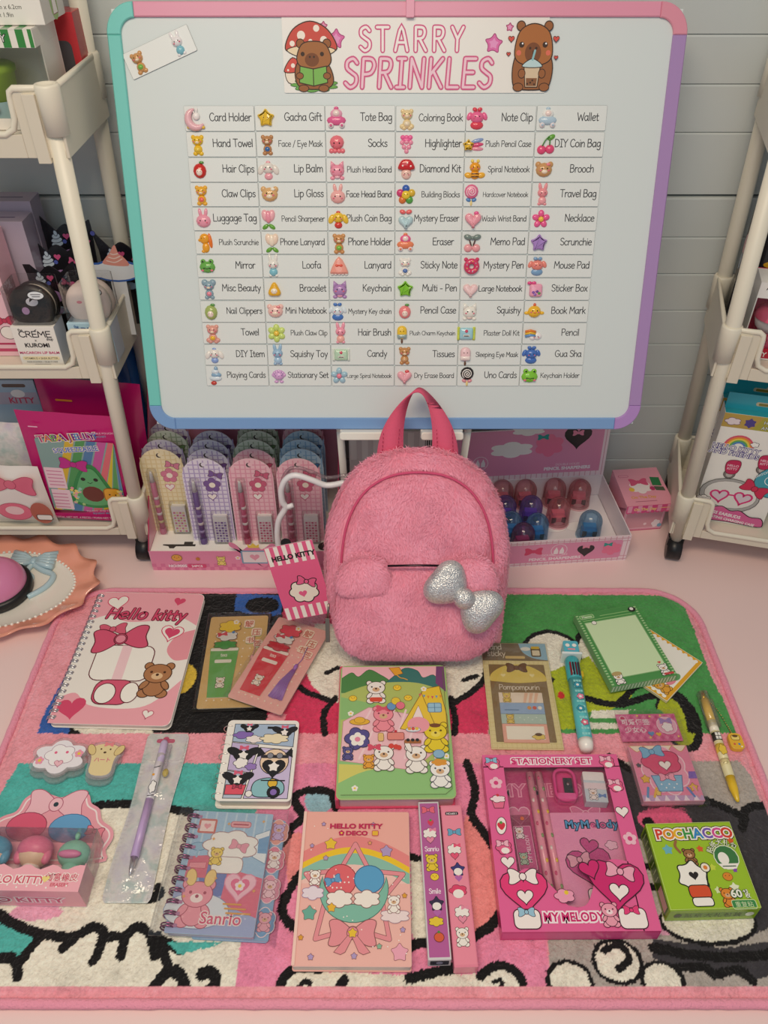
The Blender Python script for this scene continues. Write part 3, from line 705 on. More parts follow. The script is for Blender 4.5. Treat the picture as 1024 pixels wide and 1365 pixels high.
        for q in (-1, 1): puff(mb, [(q*7, 1), (q*6.4, 9), (q*1.5, 5)], c, 3); B(q*5, -8, 2.6, 2, c)
        B(0, -1, 7.6, 6.4, c, h=4.4); face(mb, 0, 0, 2.6, 4); B(0, -6.6, 3, 2, c2, 1)
    elif kind == 'chick':
        for q in (-1, 1): B(q*8, -1.5, 2.6, 1.8, c)
        B(0, 0, 7, 6.4, c, h=4.6); B(0, -.6, 1.6, 1.1, 'e8873a', 4.2, .9); B(0, 7, 1.6, 2, 'e0603a'); face(mb, 0, 1.4, 2.4, 4.3)
    elif kind == 'donut':
        mb.tube([(5.4*math.cos(R(i*20)), 5.4*math.sin(R(i*20)), 2) for i in range(18)], 3.1, c, 'jelly', 8, True); [B(q*6, 7, 2.2, 2.2, c) for q in (-1, 1)]
        for i in range(9): B(5.4*math.cos(i*.7), 5.4*math.sin(i*.7), .5, .9, ('f6e9d8', '8fd0e0', 'f2d04a')[i % 3], 4.7, .5, rot=i*50)
    elif kind == 'tulip':
        [B(q*3.4, -7.6, 4, 2.2, '69a83c', rot=-q*35) for q in (-1, 1)]; [B(q*3.2, 3.6, 3.8, 6.2, c, rot=-q*14) for q in (-1, 1)]; B(0, 2.4, 3.4, 6.4, c2, 1)
    elif kind == 'melon':
        puff(mb, spline([(0, 10), (-9.5, -6), (-5, -8), (5, -8), (9.5, -6)], 3, True), c, 3.6); [B(x, -7.6, 2.1, 2, 'f7efe6', .6) for x in (-7.4, -3.7, 0, 3.7, 7.4)]; B(-2, 1, 2.4, 1.6, 'e8604f', 3); B(2, 1, 2.4, 1.6, 'e8604f', 3)
    elif kind == 'candy':
        puff(mb, rrect(15, 13, 2), c, 3.4); [puff(mb, rrect(3, 15, 1, q*8.6, 0), c2, 2) for q in (-1, 1)]; puff(mb, rrect(9, 4, 1, 0, -2), 'f5efe8', 4); B(0, 3, 2, 2, 'd9506a', 2.8)
    elif kind == 'pop':
        B(0, -9.5, 1.3, 2.6, '6a4630'); puff(mb, rrect(11, 15, 5, 0, 1), c, 3.8); puff(mb, rrect(11, 6, 2, 0, -3), c2, 4.4); face(mb, 0, 3, 1.8, 4, None)
    elif kind == 'bee':
        [B(q*6.6, -5.5, 4.4, 3, 'f2b53a', rot=q*10) for q in (-1, 1)]; B(0, -5, 5, 4.6, c); B(0, 2.4, 5.8, 5, c, h=4.6); [B(q*3, 8.5, 1.8, 1.8, 'f4d768') for q in (-1, 1)]; [B(0, y, 4.4, .7, '5a3418', 2.4) for y in (-4, -6.8)]; face(mb, 0, 2.6, 2, 4.4)
    elif kind == 'cheese': puff(mb, smooth2([(0, 11), (-9, -7), (9, -7)], 2, .2), c, 4.4); B(0, -1.6, 4, 3.4, 'f7ead6', 3.4); face(mb, 0, -1.4, 1.6, 5)
    elif kind == 'shell':
        for i in range(7): a = R(20 + i*23.3); B(5.4*math.cos(a), 5*math.sin(a) - 1, 3.4, 2.6, c, rot=20 + i*23.3)
        B(0, 0, 6, 5, c, .6); B(-3, -7, 2.6, 1.8, c); B(3, -7, 2.6, 1.8, c)
        for i in range(8): B(5*math.cos(i*.8), 3 + 3*math.sin(i*.8), .5, .5, '5f3f8a', 3.6)
    elif kind == 'moon': mb.tube([(1 + 8*math.cos(R(a)), 8.4*math.sin(R(a)), 2) for a in range(100, 331, 15)], [.8, 1.6, 2.3, 2.9, 3.3, 3.6, 3.8, 3.9, 3.9, 3.8, 3.6, 3.3, 2.9, 2.3, 1.6, .8], c, 'jelly', 8); B(1, 2, 3.4, 3.6, 'f6f0ee', 1); [B(q*1.5, 7, 1, 3, 'f6f0ee', 1, rot=-q*8) for q in (-1, 1)]; [B(q*7, -8, 2, 1.6, 'f0c43a', 1.4) for q in (-1, 1)]
    elif kind == 'grape': [B(x, y, 2.5, 2.5, c) for x, y in ((-4.6, 2), (0, 2.6), (4.6, 2), (-2.6, -2.4), (2.6, -2.4), (0, -6.6))]; [B(x, 7, 2.6, 2.4, c2) for x in (-4, 0, 4)]; B(0, 4.6, 5, 2, c2)
    elif kind == 'comet': [B(4, 3.4 - i*3.8, 6.6, 2, k, rot=14 - i*8) for i, k in enumerate(('8ea3cf', 'e0557f', 'ee9ab0'))]; mb.M = Matrix.Translation((-5, -1, .6)); puff(mb, star(0, 0, 6.6, .55), c, 4.2); face(mb, 0, .3, 1.4, 3.8, None); mb.M = None
    elif kind == 'seahorse':
        B(-1, 4, 5.4, 5.6, c); B(-5.4, 2.6, 2.6, 1.8, c); B(0, -5, 4, 5.6, c); B(-2.6, -9, 2.6, 1.7, c); B(5, 2, 2.2, 8, c2, rot=8); face(mb, -2, 5, 1.4, 3.8, None)
    elif kind == 'bowl': B(0, 1, 6.6, 5.6, c, h=4.4); B(0, -6, 6.4, 4, c2); [B(q*7.4, 2, 2.4, 4, c, rot=q*25) for q in (-1, 1)]; face(mb, 0, 1.6, 2, 4.2); [B(q*2.4, 8, 2.4, 1.8, c2, 1, rot=q*15) for q in (-1, 1)]
    elif kind == 'ribbonheart': puff(mb, heart(0, -2.4, 15), c, 4); [B(q*3.2, 7, 3.2, 2.2, c2, 1, rot=q*18) for q in (-1, 1)]
    elif kind == 'cherrybow': [B(q*4.2, -5.4, 4.4, 4.2, c) for q in (-1, 1)]; [B(q*2, 0, .8, 4, '5a3a34', 1, rot=-q*20) for q in (-1, 1)]; [B(q*4.6, 5.6, 4.4, 2.8, c2, 1, rot=q*16) for q in (-1, 1)]; B(0, 5, 1.8, 1.8, c2, 2)
    elif kind == 'jar': puff(mb, rrect(14, 14, 3, 0, -1), c, 4); [B(x, y, 1.9, 1.7, k, 3.4) for x, y, k in ((-3, -3, '8a5ab0'), (1, -2, '7a4aa0'), (3.4, -4, '5a9a4a'), (-1, -5.4, '9a6ac0'))]; [B(-5 + q*2.4, 7, 2.6, 1.9, c2, 2) for q in (-1, 1)]
    return mb
CARDS = [
 ('Card Holder','moon','f0bcc4','','pink moon'),('Gacha Gift','star','f0c63a','face','yellow star'),('Tote Bag','car','e4679a','f0a9c2','pink car'),('Coloring Book','bearsit','ecd3a0','f3e2c4','cream cub'),('Note Clip','bowl','ee6d9c','e4485a','pink bonnet'),('Wallet','car','b8cfe0','f2f2ee','pale blue car'),
 ('Hand Towel','bear','efc22e','f3cf4a','yellow bear'),('Face / Eye Mask','bear','c08a5c','3c6fae','brown bear in blue'),('Socks','octopus','ee7a86','','coral octopus'),('Highlighter','grape','f29ab4','f46aa4','pink grapes'),('Plush Pencil Case','comet','f3c12e','','shooting star'),('DIY Coin Bag','cherry','e8517e','6aa83e','pink cherries'),
 ('Hair Clips','apple','cf2f2a','','red apple'),('Lip Balm','pup','eae2da','f0a8b4','white lop eared puppy'),('Plush Head Band','cat','f09ab0','f6c4d0','pink cat'),('Diamond Kit','mushroom','cf2b30','','red mushroom'),('Spiral Notebook','bee','f2a427','','honey bee'),('Brooch','bearhead','cf9c66','f08a90','tan bear head'),
 ('Claw Clips','bear','eeb236','ef6f66','amber bear'),('Lip Gloss','bearhead','dfb27a','f6eedd','beige bear head'),('Face Head Band','bunnyhead','f3b3b0','','pale pink bunny'),('Building Blocks','rainbowflower','','','rainbow flower'),('Hardcover Notebook','lolly','e8719a','fbd3dd','pink lollipop'),('Travel Bag','bunny','ef9aa0','f3a9ae','salmon bunny'),
 ('Luggage Tag','bunnyhead','efa0b4','','rose bunny head'),('Pencil Sharpener','tulip','f4b4bc','f09aac','pink tulip'),('Plush Coin Bag','pup','efc53c','d9403a','golden puppy'),('Mystery Eraser','ribbonheart','bcd8de','ef6d6d','icy blue heart'),('Wash Wrist Band','heart','f2a2b0','ef5f9a','pink heart with bow'),('Necklace','flower','ef6098','f2c84a','hot pink flower'),
 ('Plush Scrunchie','seahorse','f0a62c','ec7a2c','orange seahorse'),('Phone Lanyard','tulip','f4d9c4','f6e4d0','cream tulip'),('Phone Holder','bear','cf955c','7fc044','bear with green leaf'),('Eraser','car','ef8a62','ee5f96','orange car'),('Memo Pad','cherrybow','f0a6ac','7a8a84','cherries with grey bow'),('Scrunchie','star','b08ad0','','purple star'),
 ('Mirror','frog','6cae50','','green frog'),('Loofa','bunny','eeeae4','86c4d4','white bunny in blue'),('Lanyard','melon','f4a494','','coral melon slice'),('Sticky Note','bearsit','f0ece6','5a7ab8','white bear in blue'),('Mystery Pen','donut','d8416a','','crimson donut'),('Mouse Pad','bowl','ef8d80','7fa6cc','coral bonnet'),
 ('Misc Beauty','mouse','8fa9b8','e9899c','grey mouse'),('Bracelet','cheese','eeb428','','yellow cheese wedge'),('Keychain','cat','b48ac0','f0a6bc','lilac cat'),('Multi - Pen','star','86cc34','','lime star'),('Large Notebook','heart','f4cfd0','','pale heart'),('Sticker Box','jar','f2a8c0','e8508e','pink jar of grapes'),
 ('Nail Clippers','pear','a8b86a','','green pear'),('Mini Notebook','bearhead','f2c4bc','ee8a90','pale pink bear head'),('Mystery Key chain','bowl','dfe8ee','4a7ac4','white and blue cup'),('Pencil Case','apple','f28a8c','','pink strawberry'),('Squishy','cat','eeeae2','f3d6cc','white cat'),('Book Mark','chick','f2be34','','yellow chick'),
 ('Towel','bearsit','e3a294','eebb32','dusty pink bear'),('Plush Claw Clip','flower','cde07c','f0c84a','pale green flower'),('Hair Brush','bunny','f3a0b4','f5b4a8','pink bunny'),('Plush Charm Keychain','pop','f0c63a','9ab0ae','yellow ice bar'),('Plaster Doll Kit','candy','a6d4e0','d8e05a','blue candy packet'),('Pencil','rainbow','','','rainbow and cloud'),
 ('DIY Item','pup','ece6e0','8fa8dc','white puppy with blue bow'),('Squishy Toy','bunny','9fc0dc','a9c8e2','ice blue bunny'),('Candy','candy','bfdcc0','e9f0e4','mint candy'),('Tissues','bear','c88f58','d8a878','brown bear'),('Sleeping Eye Mask','pop','f4ccd0','f7e6e2','pale pink ice bar'),('Gua Sha','bowl','4a74c0','4a74c0','blue hood'),
 ('Playing Cards','swirl','d9e2ea','8fb0cc','whipped cream'),('Stationary Set','shell','d9a8d8','','lilac shell'),('Large Spiral Notebook','flower','a6c8d8','f0889c','pale blue flower'),('Dry Erase Board','heart','f3b0ba','e04a50','pink heart with tulip'),('Uno Cards','lolly','2a2422','f6f0ea','black lollipop'),('Keychain Holder','frog','84c83a','','lime frog')]
CW, CH = 71.4, 23.95
for i, (txt, kind, c, c2, desc) in enumerate(CARDS):
    r, q = divmod(i, 6); x = -215.4 + CW * (q + .5) + rnd.uniform(-.25, .25); y = 338 - CH * (r + .5) + rnd.uniform(-.2, .2)
    say = 'whiteboard name card with %s charm reading %s' % (desc, txt.replace('/', 'or').replace(' - ', ' ')) if 'Uno' not in txt else 'whiteboard name card with black lollipop charm beside the lime frog card'
    mb = MB(); mb.prism(rrect(CW - .7, CH - .7, 1.2), 0, .8, 'e4e8e6', 'satin', side='8f9493', ch=.2)
    p = Pen(mb, .81); n = len(txt); size = 7.2 if n < 13 else 6.6 if n < 15 else 5.6 if n < 18 else 4.7
    p.hand(txt, CW / 2 - (3.2 if n > 6 else 8), -2.2, size, '3a3b40', .115, 'R', maxw=48 if n < 18 else 51)
    cdo = mb.build('name_card', None, on_board(x, y, -1.4), (BR[0], 0, 0)); cdo.rotation_euler = (R(BR[0]), 0, 0)
    tag(cdo, say, 'name card', 'name cards on the whiteboard')
    ch = charm(kind, c or 'ffffff', c2); s_ = .95 + .1 * rnd.random()
    ch.v = [(a * s_ - CW / 2 + (11.5 if n < 16 else 8.6), b * s_ * .98, z * s_ + .82) for a, b, z in ch.v]
    ch.build('charm', cdo)
mb = MB(); mb.prism(rrect(71, 24, 1.2), 0, .8, 'e9ecea', 'satin', side='8f9493', ch=.2)
x, y, z = on_board(-234, 384.5, -1.2)
cdo = mb.build('blank_card', None, (x, y, z)); cdo.rotation_euler = (Matrix.Rotation(R(BR[0]), 4, 'X') @ Matrix.Rotation(R(21.5), 4, 'Z')).to_euler()
tag(cdo, 'blank white card with bear and rabbit charms in the board corner', 'card')
for k, a, b, dx in (('bear', 'd09a62', '7ab84c', -23), ('bunny', 'f2eef0', '86c4d4', 20)):
    ch = charm(k, a, b); ch.v = [(u * .97 + dx, v_ * .97, w_ + .82) for u, v_, w_ in ch.v]; ch.build('charm', cdo)

# ------------------------------------------------------------------ trolleys
IV, IV2 = 'e9e2d0', 'ded5c3'
def trolley(label, loc, rot, d, length):
    t = thing('trolley', label, 'trolley', loc, rot)
    sh = lambda z: -d * .038 * z
    D = 124
    for zr, lip, fl, nm in ((588, 549, 528, 'upper'), (346, 301, 286, 'middle'), (105, 54, 42, 'lower')):
        s = sh(zr); mb = MB()
        X = lambda x: s + d * x                      # x measured from the end wall
        def wall(x0, x1, y0, y1, z0, z1): mb.box(min(X(x0), X(x1)), max(X(x0), X(x1)), y0, y1, z0, z1, IV2, 'plastic', .8)
        wall(-6.8, length + 6.8, -6.8, D + 6.8, fl + .3, lip - 3)
        wall(-10, -7, -10, D + 10, fl, zr); wall(length + 7, length + 10, -10, D + 10, fl, zr); wall(-6.8, length + 6.8, D + 7, D + 9.9, fl + .1, zr)
        wall(30, length - 30, -9.9, -7, fl + .1, lip); wall(-6.8, 30, -9.9, -7, fl + .1, zr); wall(length - 30, length + 6.8, -9.9, -7, fl + .1, zr)
        wall(8, 20, -13.5, -9, fl - 4, zr - 4); wall(length - 20, length - 8, -13.5, -9, fl - 4, zr - 4)
        rim = [(length - 26, -9, zr), (length + 9, -9, zr), (length + 9, D + 9, zr), (-9, D + 9, zr), (-9, -9, zr), (27, -9, zr), (31, -9, zr - 3), (32, -9, zr - 9), (33, -9, lip + 14), (36, -9, lip + 5), (45, -9, lip), (length - 45, -9, lip), (length - 36, -9, lip + 5), (length - 33, -9, lip + 14), (length - 32, -9, zr - 9), (length - 31, -9, zr - 3)]
        mb.tube([(X(x), y, z) for x, y, z in rim], 3.1, IV, 'plastic', 8, True)
        for x, y in ((-2, -4), (-2, D + 4), (length + 2, -4), (length + 2, D + 4)):
            mb.lathe((X(x), y, 0), [(0, zr + 1.5), (7.5, zr + 1.5), (8.5, zr + 3), (10.5, zr + 3), (11.6, zr + 1), (11.6, zr - 6), (11.2, zr - 40), (8, zr - 40.5)], IV, 'plastic', 20)
        mb.build(nm + '_tray', t)
    for x, y, top in ((-2, -4, 588), (-2, D + 4, 735), (length + 2, -4, 588), (length + 2, D + 4, 735)):
        mb = MB(); mb.tube([(d * x, y, 26), (d * x + sh(top), y, top)], 8.8, IV, 'plastic', 18); mb.build('leg', t)
        mb = MB(); mb.box(d*x - 10.5, d*x + 10.5, y - 6, y + 6, 20, 34, '1d1c1e', 'plastic', 1); co = mb.build('caster', t)
        mb = MB(); mb.tube([(d * x - 9, y - 4, 16), (d * x + 9, y - 4, 16)], 16, '1d1c1e', 'plastic', 20); mb.build('wheel', co)
    return t
trolley('cream three tier trolley of boxes and pouches standing beside the teal edge of the board', (-330, 800, 0), 0, -1, 300)
trolley('cream three tier trolley with the earbud boxes, beside the purple edge of the board', (402, 800, 0), -14, 1, 250)

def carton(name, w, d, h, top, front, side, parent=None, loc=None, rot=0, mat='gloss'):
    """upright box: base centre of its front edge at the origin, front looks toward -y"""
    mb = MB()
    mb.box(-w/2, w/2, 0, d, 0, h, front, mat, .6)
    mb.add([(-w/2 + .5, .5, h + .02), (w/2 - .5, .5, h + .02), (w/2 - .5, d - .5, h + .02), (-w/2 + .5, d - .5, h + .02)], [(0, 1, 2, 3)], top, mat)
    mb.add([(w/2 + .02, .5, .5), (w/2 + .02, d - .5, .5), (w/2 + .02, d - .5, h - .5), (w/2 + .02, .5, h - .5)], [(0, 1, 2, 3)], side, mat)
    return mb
FRONT = face_y(0, -.03, 0)

# upper tray, left trolley
t = thing('window_carton', 'green and white striped window carton holding a lime cup on the upper tray', 'box', (-364, 815, 546.5))
mb = MB(); w, d, h = 100, 62, 84
mb.box(-50, 50, 60, 62, 0, h, 'efe9e0', 'gloss'); mb.box(-50, 50, 0, 62, 0, 2, 'efe9e0', 'gloss'); mb.box(-50, 50, 0, 62, h - 1.5, h, 'e9e2d8', 'gloss')
mb.box(-50, 50, 0, 1.2, 69, h, 'efe9e0', 'gloss'); mb.box(-50, 50, 0, 1.2, 0, 10, 'efe9e0', 'gloss')
mb.box(48.8, 50, 1.2, 60, 69, h, 'dcd6cc', 'gloss'); mb.box(48.8, 50, 14, 60, 2, 69, 'dcd6cc', 'gloss'); mb.box(-50, -48.8, 1.2, 60, 2, h, 'dcd6cc', 'gloss')
p = Pen(mb, .05, 'gloss', FRONT)
for i, x in enumerate((-43, -30, -17, -4, 9, 22, 35, 46)): p.fill([(x, 69.2), (x + (7 if i < 7 else 3.5), 69.2), (x + (7 if i < 7 else 3.5), 83.6), (x, 83.6)], '3f8a45')
p.text('HELLO KITTY', 1, 74, 8, '2a2b2a', .08); p.text('HELLO KITTY', 1, 74, 8, 'f6f3ec', .0)
p2 = Pen(mb, h + .02, 'gloss')
for x in (-43, -30, -17, -4, 9, 22, 35): p2.fill([(x, .5), (x + 7, .5), (x + 7, 20), (x, 20)], '3f8a45')
mb.build('carton', t)
mb = MB(); mb.add([(-50, .6, 10), (49.4, .6, 10), (49.4, .6, 69), (-50, .6, 69), (49.4, 14, 10), (49.4, 14, 69)], [(0, 1, 2, 3), (1, 4, 5, 2)], 'e4e8e0', 'film'); mb.build('window', t)
mb = MB(); mb.lathe((0, 0, 0), [(0, 0), (17, 0), (21, 40), (23, 42), (23, 46), (20, 48), (0, 48)], 'a8c84a', 'plastic'); mb.lathe((0, 0, 0), [(17.4, 3), (19, 18)], 'bfe0e4', 'plastic'); mb.tube([(0, 0, 46), (-6, 0, 58)], 2, 'c6dc62', 'plastic')
p = Pen(mb, 0, 'plastic', face_y(0, -20.6, 0)); p.fill(heart(4, 12, 6), 'e06a9a')
tag(mb.build('toy_cup', None, (-374, 846, 549)), 'lime green cup with straw inside the striped window carton', 'toy')
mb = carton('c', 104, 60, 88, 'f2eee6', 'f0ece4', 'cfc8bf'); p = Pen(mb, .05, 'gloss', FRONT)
p.fill([(-51, 20), (49, 20), (49, 34), (-51, 34)], '2f8a4a'); p.text('KEROPPI', 8, 23, 11, 'f6f3ec', .03); p.text('22.5cm x 6.1cm x 6.2cm', 10, 12.5, 5, '6a675f'); p.text('8.9in x 2.4in x 1.9in', 6, 6.5, 5, '6a675f'); p.fill(cloud(2, 52, 40, 30, 6), '93b84a', '4a6a24', 1)
p = Pen(mb, .03, 'gloss', face_x(52.03, 0, 0)); p.fill(spline([(24, 6), (26, 60), (38, 62), (42, 6)], 4, True), '8fae64'); p.fill([(28, 4), (40, 4), (39, 20), (30, 20)], 'efe6e0', '8a4a50', .8)
tag(mb.build('carton', None, (-357, 828, 631)), 'white carton with green band stacked on the striped window carton', 'box')
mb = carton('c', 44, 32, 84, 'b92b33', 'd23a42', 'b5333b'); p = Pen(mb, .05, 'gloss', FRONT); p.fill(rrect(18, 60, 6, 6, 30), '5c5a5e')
tag(mb.build('carton', None, (-324, 896, 546.5)), 'red carton with grey side window behind the striped window carton', 'box')

# middle tray, left trolley
def balm(label, loc, front, ink, mac, words, deco):
    t = thing('lip_balm_pack', label, 'lip balm', loc)
    mb = carton('c', 48, 30, 49, front, front, 'cfd2dc'); p = Pen(mb, .05, 'gloss', FRONT)
    p.hand('the', -14, 43.5, 3.4, ink, .14); p.hand('CREME', 1, 36.5, 7, ink, .16, wid=36); p.stroke([(2, 44.5), (4, 45.6)], .8, ink); p.hand('shop', 16, 32.5, 3.2, ink, .15); p.text('x', 0, 31, 5, ink)
    p.text(words, 0, 24, 7, ink, .03, 1.05); p.text('MACARON LIP BALM', 0, 15.5, 4.4, deco, .02, 1.1); p.fill(rrect(42, 4.6, 2.1, 0, 10), 'f6e3b8'); p.text('VITAMIN E + SHEA BUTTER', 0, 8.9, 3, ink, .01, 1.05); p.text('MADE IN KOREA + CRUELTY FREE', 0, 4.6, 2.3, ink); p.stroke([(-9, 2), (9, 2)], .9, ink)
    mb.build('carton', t)
    mb = MB(); mb.M = Matrix.Translation((0, 26, 63)) @ Matrix.Rotation(R(80), 4, 'X')
    for z in (-11, 4): mb.lathe((0, 0, z), [(0, 0), (20, 0), (24.5, 2), (25.2, 5), (24, 8), (18, 10), (0, 10.5)], mac, 'plastic', 32)
    mb.lathe((0, 0, 0), [(22, -2), (23.4, 1), (22, 5)], 'efe6d6', 'matte', 32)
    p = Pen(mb, 14.62, 'plastic')
    if mac < '8': p.fill(oval(3, 7, 7, 5), 'e9e2e6', '14120f', .6); p.dot(-6, -3, 4.5, 'c59ac0', '14120f', .5)
    else: p.fill(oval(-8, 3, 3, 1.6), 'e58f9a'); p.fill(oval(9, 3, 3, 1.6), 'e58f9a'); p.fill(heart(1, 10, 5), '4a78b8')
    mb.build('macaron', t)
    mb = MB(); mb.box(-25, 25, 3, 46, 49.2, 91, 'eef0f2', 'film', 6)
    p = Pen(mb, .2, 'gloss', face_y(0, 2.6, 0)); p.fill(oval(14, 85, 9, 5), 'e9edf0', '2c2a2c', .9); p.fill([(6, 81), (11, 81.5), (5, 77)], '2c2a2c'); p.stroke([(9, 86), (19, 86)], 1, '6a6a70'); p.stroke([(10, 83.6), (18, 83.6)], 1, '6a6a70')
    mb.build('clear_cap', t)
balm('black macaron lip balm in a white carton on the middle tray', (-390, 798, 298.5), 'f1ece4', '2b2b30', '26221f', 'KUROMI', 'd24f7e')
balm('cream macaron lip balm in a pale blue carton behind the trolley leg', (-330, 806, 298.5), 'bcdcec', '2c5f9e', 'f0dcd2', ' ', '3a6aa8')
def topper(label, x, y, h, kind):
    mb = MB(); W = 27
    if kind == 'crown':
        out = [(-W, 0), (W, 0), (W + 3, h - 14), (W + 2, h - 2)] + spline([(12, h - 16), (0, h - 8), (-12, h - 16)], 4) + [(-W - 2, h + 3), (-W - 4, h + 3), (-W + 1, h - 20)]
        mb.prism(smooth2(out, 1, .12), 0, 1.6, '1f1d22', 'gloss', side='38343c'); p = Pen(mb, 1.62, 'gloss')
        p.dot(-W - 3, h + 2, 3, '5a5fb0', '14141c', .5); p.cone(-13, h - 26, 20, 'c9d6e4'); p.fill(heart(-1, h - 22, 8), 'd85a8c'); p.dot(-4, h - 28, 2.4, '5a66b8'); p.bow(18, h - 28, 15, 'd8618f', '14141c', -20)
        p.fill(oval(0, h - 44, 8.5, 7.5), 'b28cc4', '14141c', .8); p.fill(cloud(1, h - 60, 34, 9, 6), 'a9c2d6')
    else:
        mb.prism(cloud(0, h - 18, 88, 24, 6, .1), 0, 1.6, 'e6eaf0', 'gloss', side='3a66b8'); p = Pen(mb, 1.62, 'gloss'); p.stroke(inset(ccw(cloud(0, h - 18, 88, 24, 6, .1)), 1), 2, '3a66b8', True)
        mb.prism([(-9, 0), (9, 0), (9, h - 22), (-9, h - 22)], 0, 1.2, 'dfe2e6', 'gloss')
        p.fill(spline([(-13, h - 10), (15, h - 12), (11, h - 2), (6, h + 2), (3, h + 12), (-4, h + 3), (-10, h - 3)], 4, True), 'e59a8c')
        for i in range(3): p.curve([(-9 + i*3, h - 6 + i*4), (0, h - 8 + i*4.5), (9 - i*2, h - 4 + i*3)], 1.2, 'f4d8cf')
    tag(mb.build('display_topper', None, (x, y, 298.5), (84, 0, 0)), label, 'card', 'die cut topper cards in the middle tray')
topper('black topper card with ice cream print, foremost of the stack', -382, 858, 98, 'crown'); topper('black topper card with ice cream print, middle of the stack', -377, 880, 113, 'crown')
topper('black topper card with ice cream print, rearmost of the stack', -370, 902, 128, 'crown'); topper('lone black topper card with ice cream print behind the trolley leg', -309, 900, 108, 'crown')
topper('white cloud topper card with blue outline and coral swirl', -310, 872, 96, 'cloud')
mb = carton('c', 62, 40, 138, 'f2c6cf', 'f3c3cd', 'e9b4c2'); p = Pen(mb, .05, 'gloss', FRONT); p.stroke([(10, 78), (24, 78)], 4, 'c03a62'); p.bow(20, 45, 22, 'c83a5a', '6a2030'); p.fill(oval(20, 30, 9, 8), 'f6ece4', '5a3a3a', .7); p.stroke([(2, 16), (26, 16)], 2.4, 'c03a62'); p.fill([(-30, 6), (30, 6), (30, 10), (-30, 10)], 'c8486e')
tag(mb.build('carton', None, (-449, 820, 298.5)), 'tall pink carton beside the black macaron lip balm', 'box')
for y, h, l in ((866, 140, 'nearer'), (900, 150, 'farther')):
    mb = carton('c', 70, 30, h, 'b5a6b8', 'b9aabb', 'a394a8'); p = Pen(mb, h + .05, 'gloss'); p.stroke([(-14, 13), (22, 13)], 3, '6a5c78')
    tag(mb.build('carton', None, (-432, y, 298.5)), 'lilac grey carton, the %s of two behind the pink carton' % l, 'box')

# lower tray, left trolley
def pouch(name, label, loc, rot, w, h, thick, col, art, cat='pouch', mat='gloss'):
    t = thing(name, label, cat, loc, rot)
    mb = MB(); N = 16; vs = []; fs = []
    for sgn in (-1, 1):
        b = len(vs)
        for j in range(N + 1):
            for i in range(N + 1):
                u, v = i / N * 2 - 1, j / N * 2 - 1
                y = sgn * thick / 2 * max(0, (1 - u ** 4) * (1 - min(1, abs(v) * 1.12) ** 4)) ** .6 + .4 * math.sin(7 * u + 3 * v)
                vs.append((u * w / 2 * (1 - .03 * (1 - v * v)), y, (v + 1) * h / 2))
        for j in range(N):
            for i in range(N):
                q = (b + j*(N+1) + i, b + j*(N+1) + i + 1, b + (j+1)*(N+1) + i + 1, b + (j+1)*(N+1) + i); fs.append(q if sgn < 0 else tuple(reversed(q)))
    mb.add(vs, fs, col, mat, True)
    if art: art(Pen(mb, thick / 2 + .45, mat, face_y(0, 0, h / 2)))
    mb.build('bag', t); return t
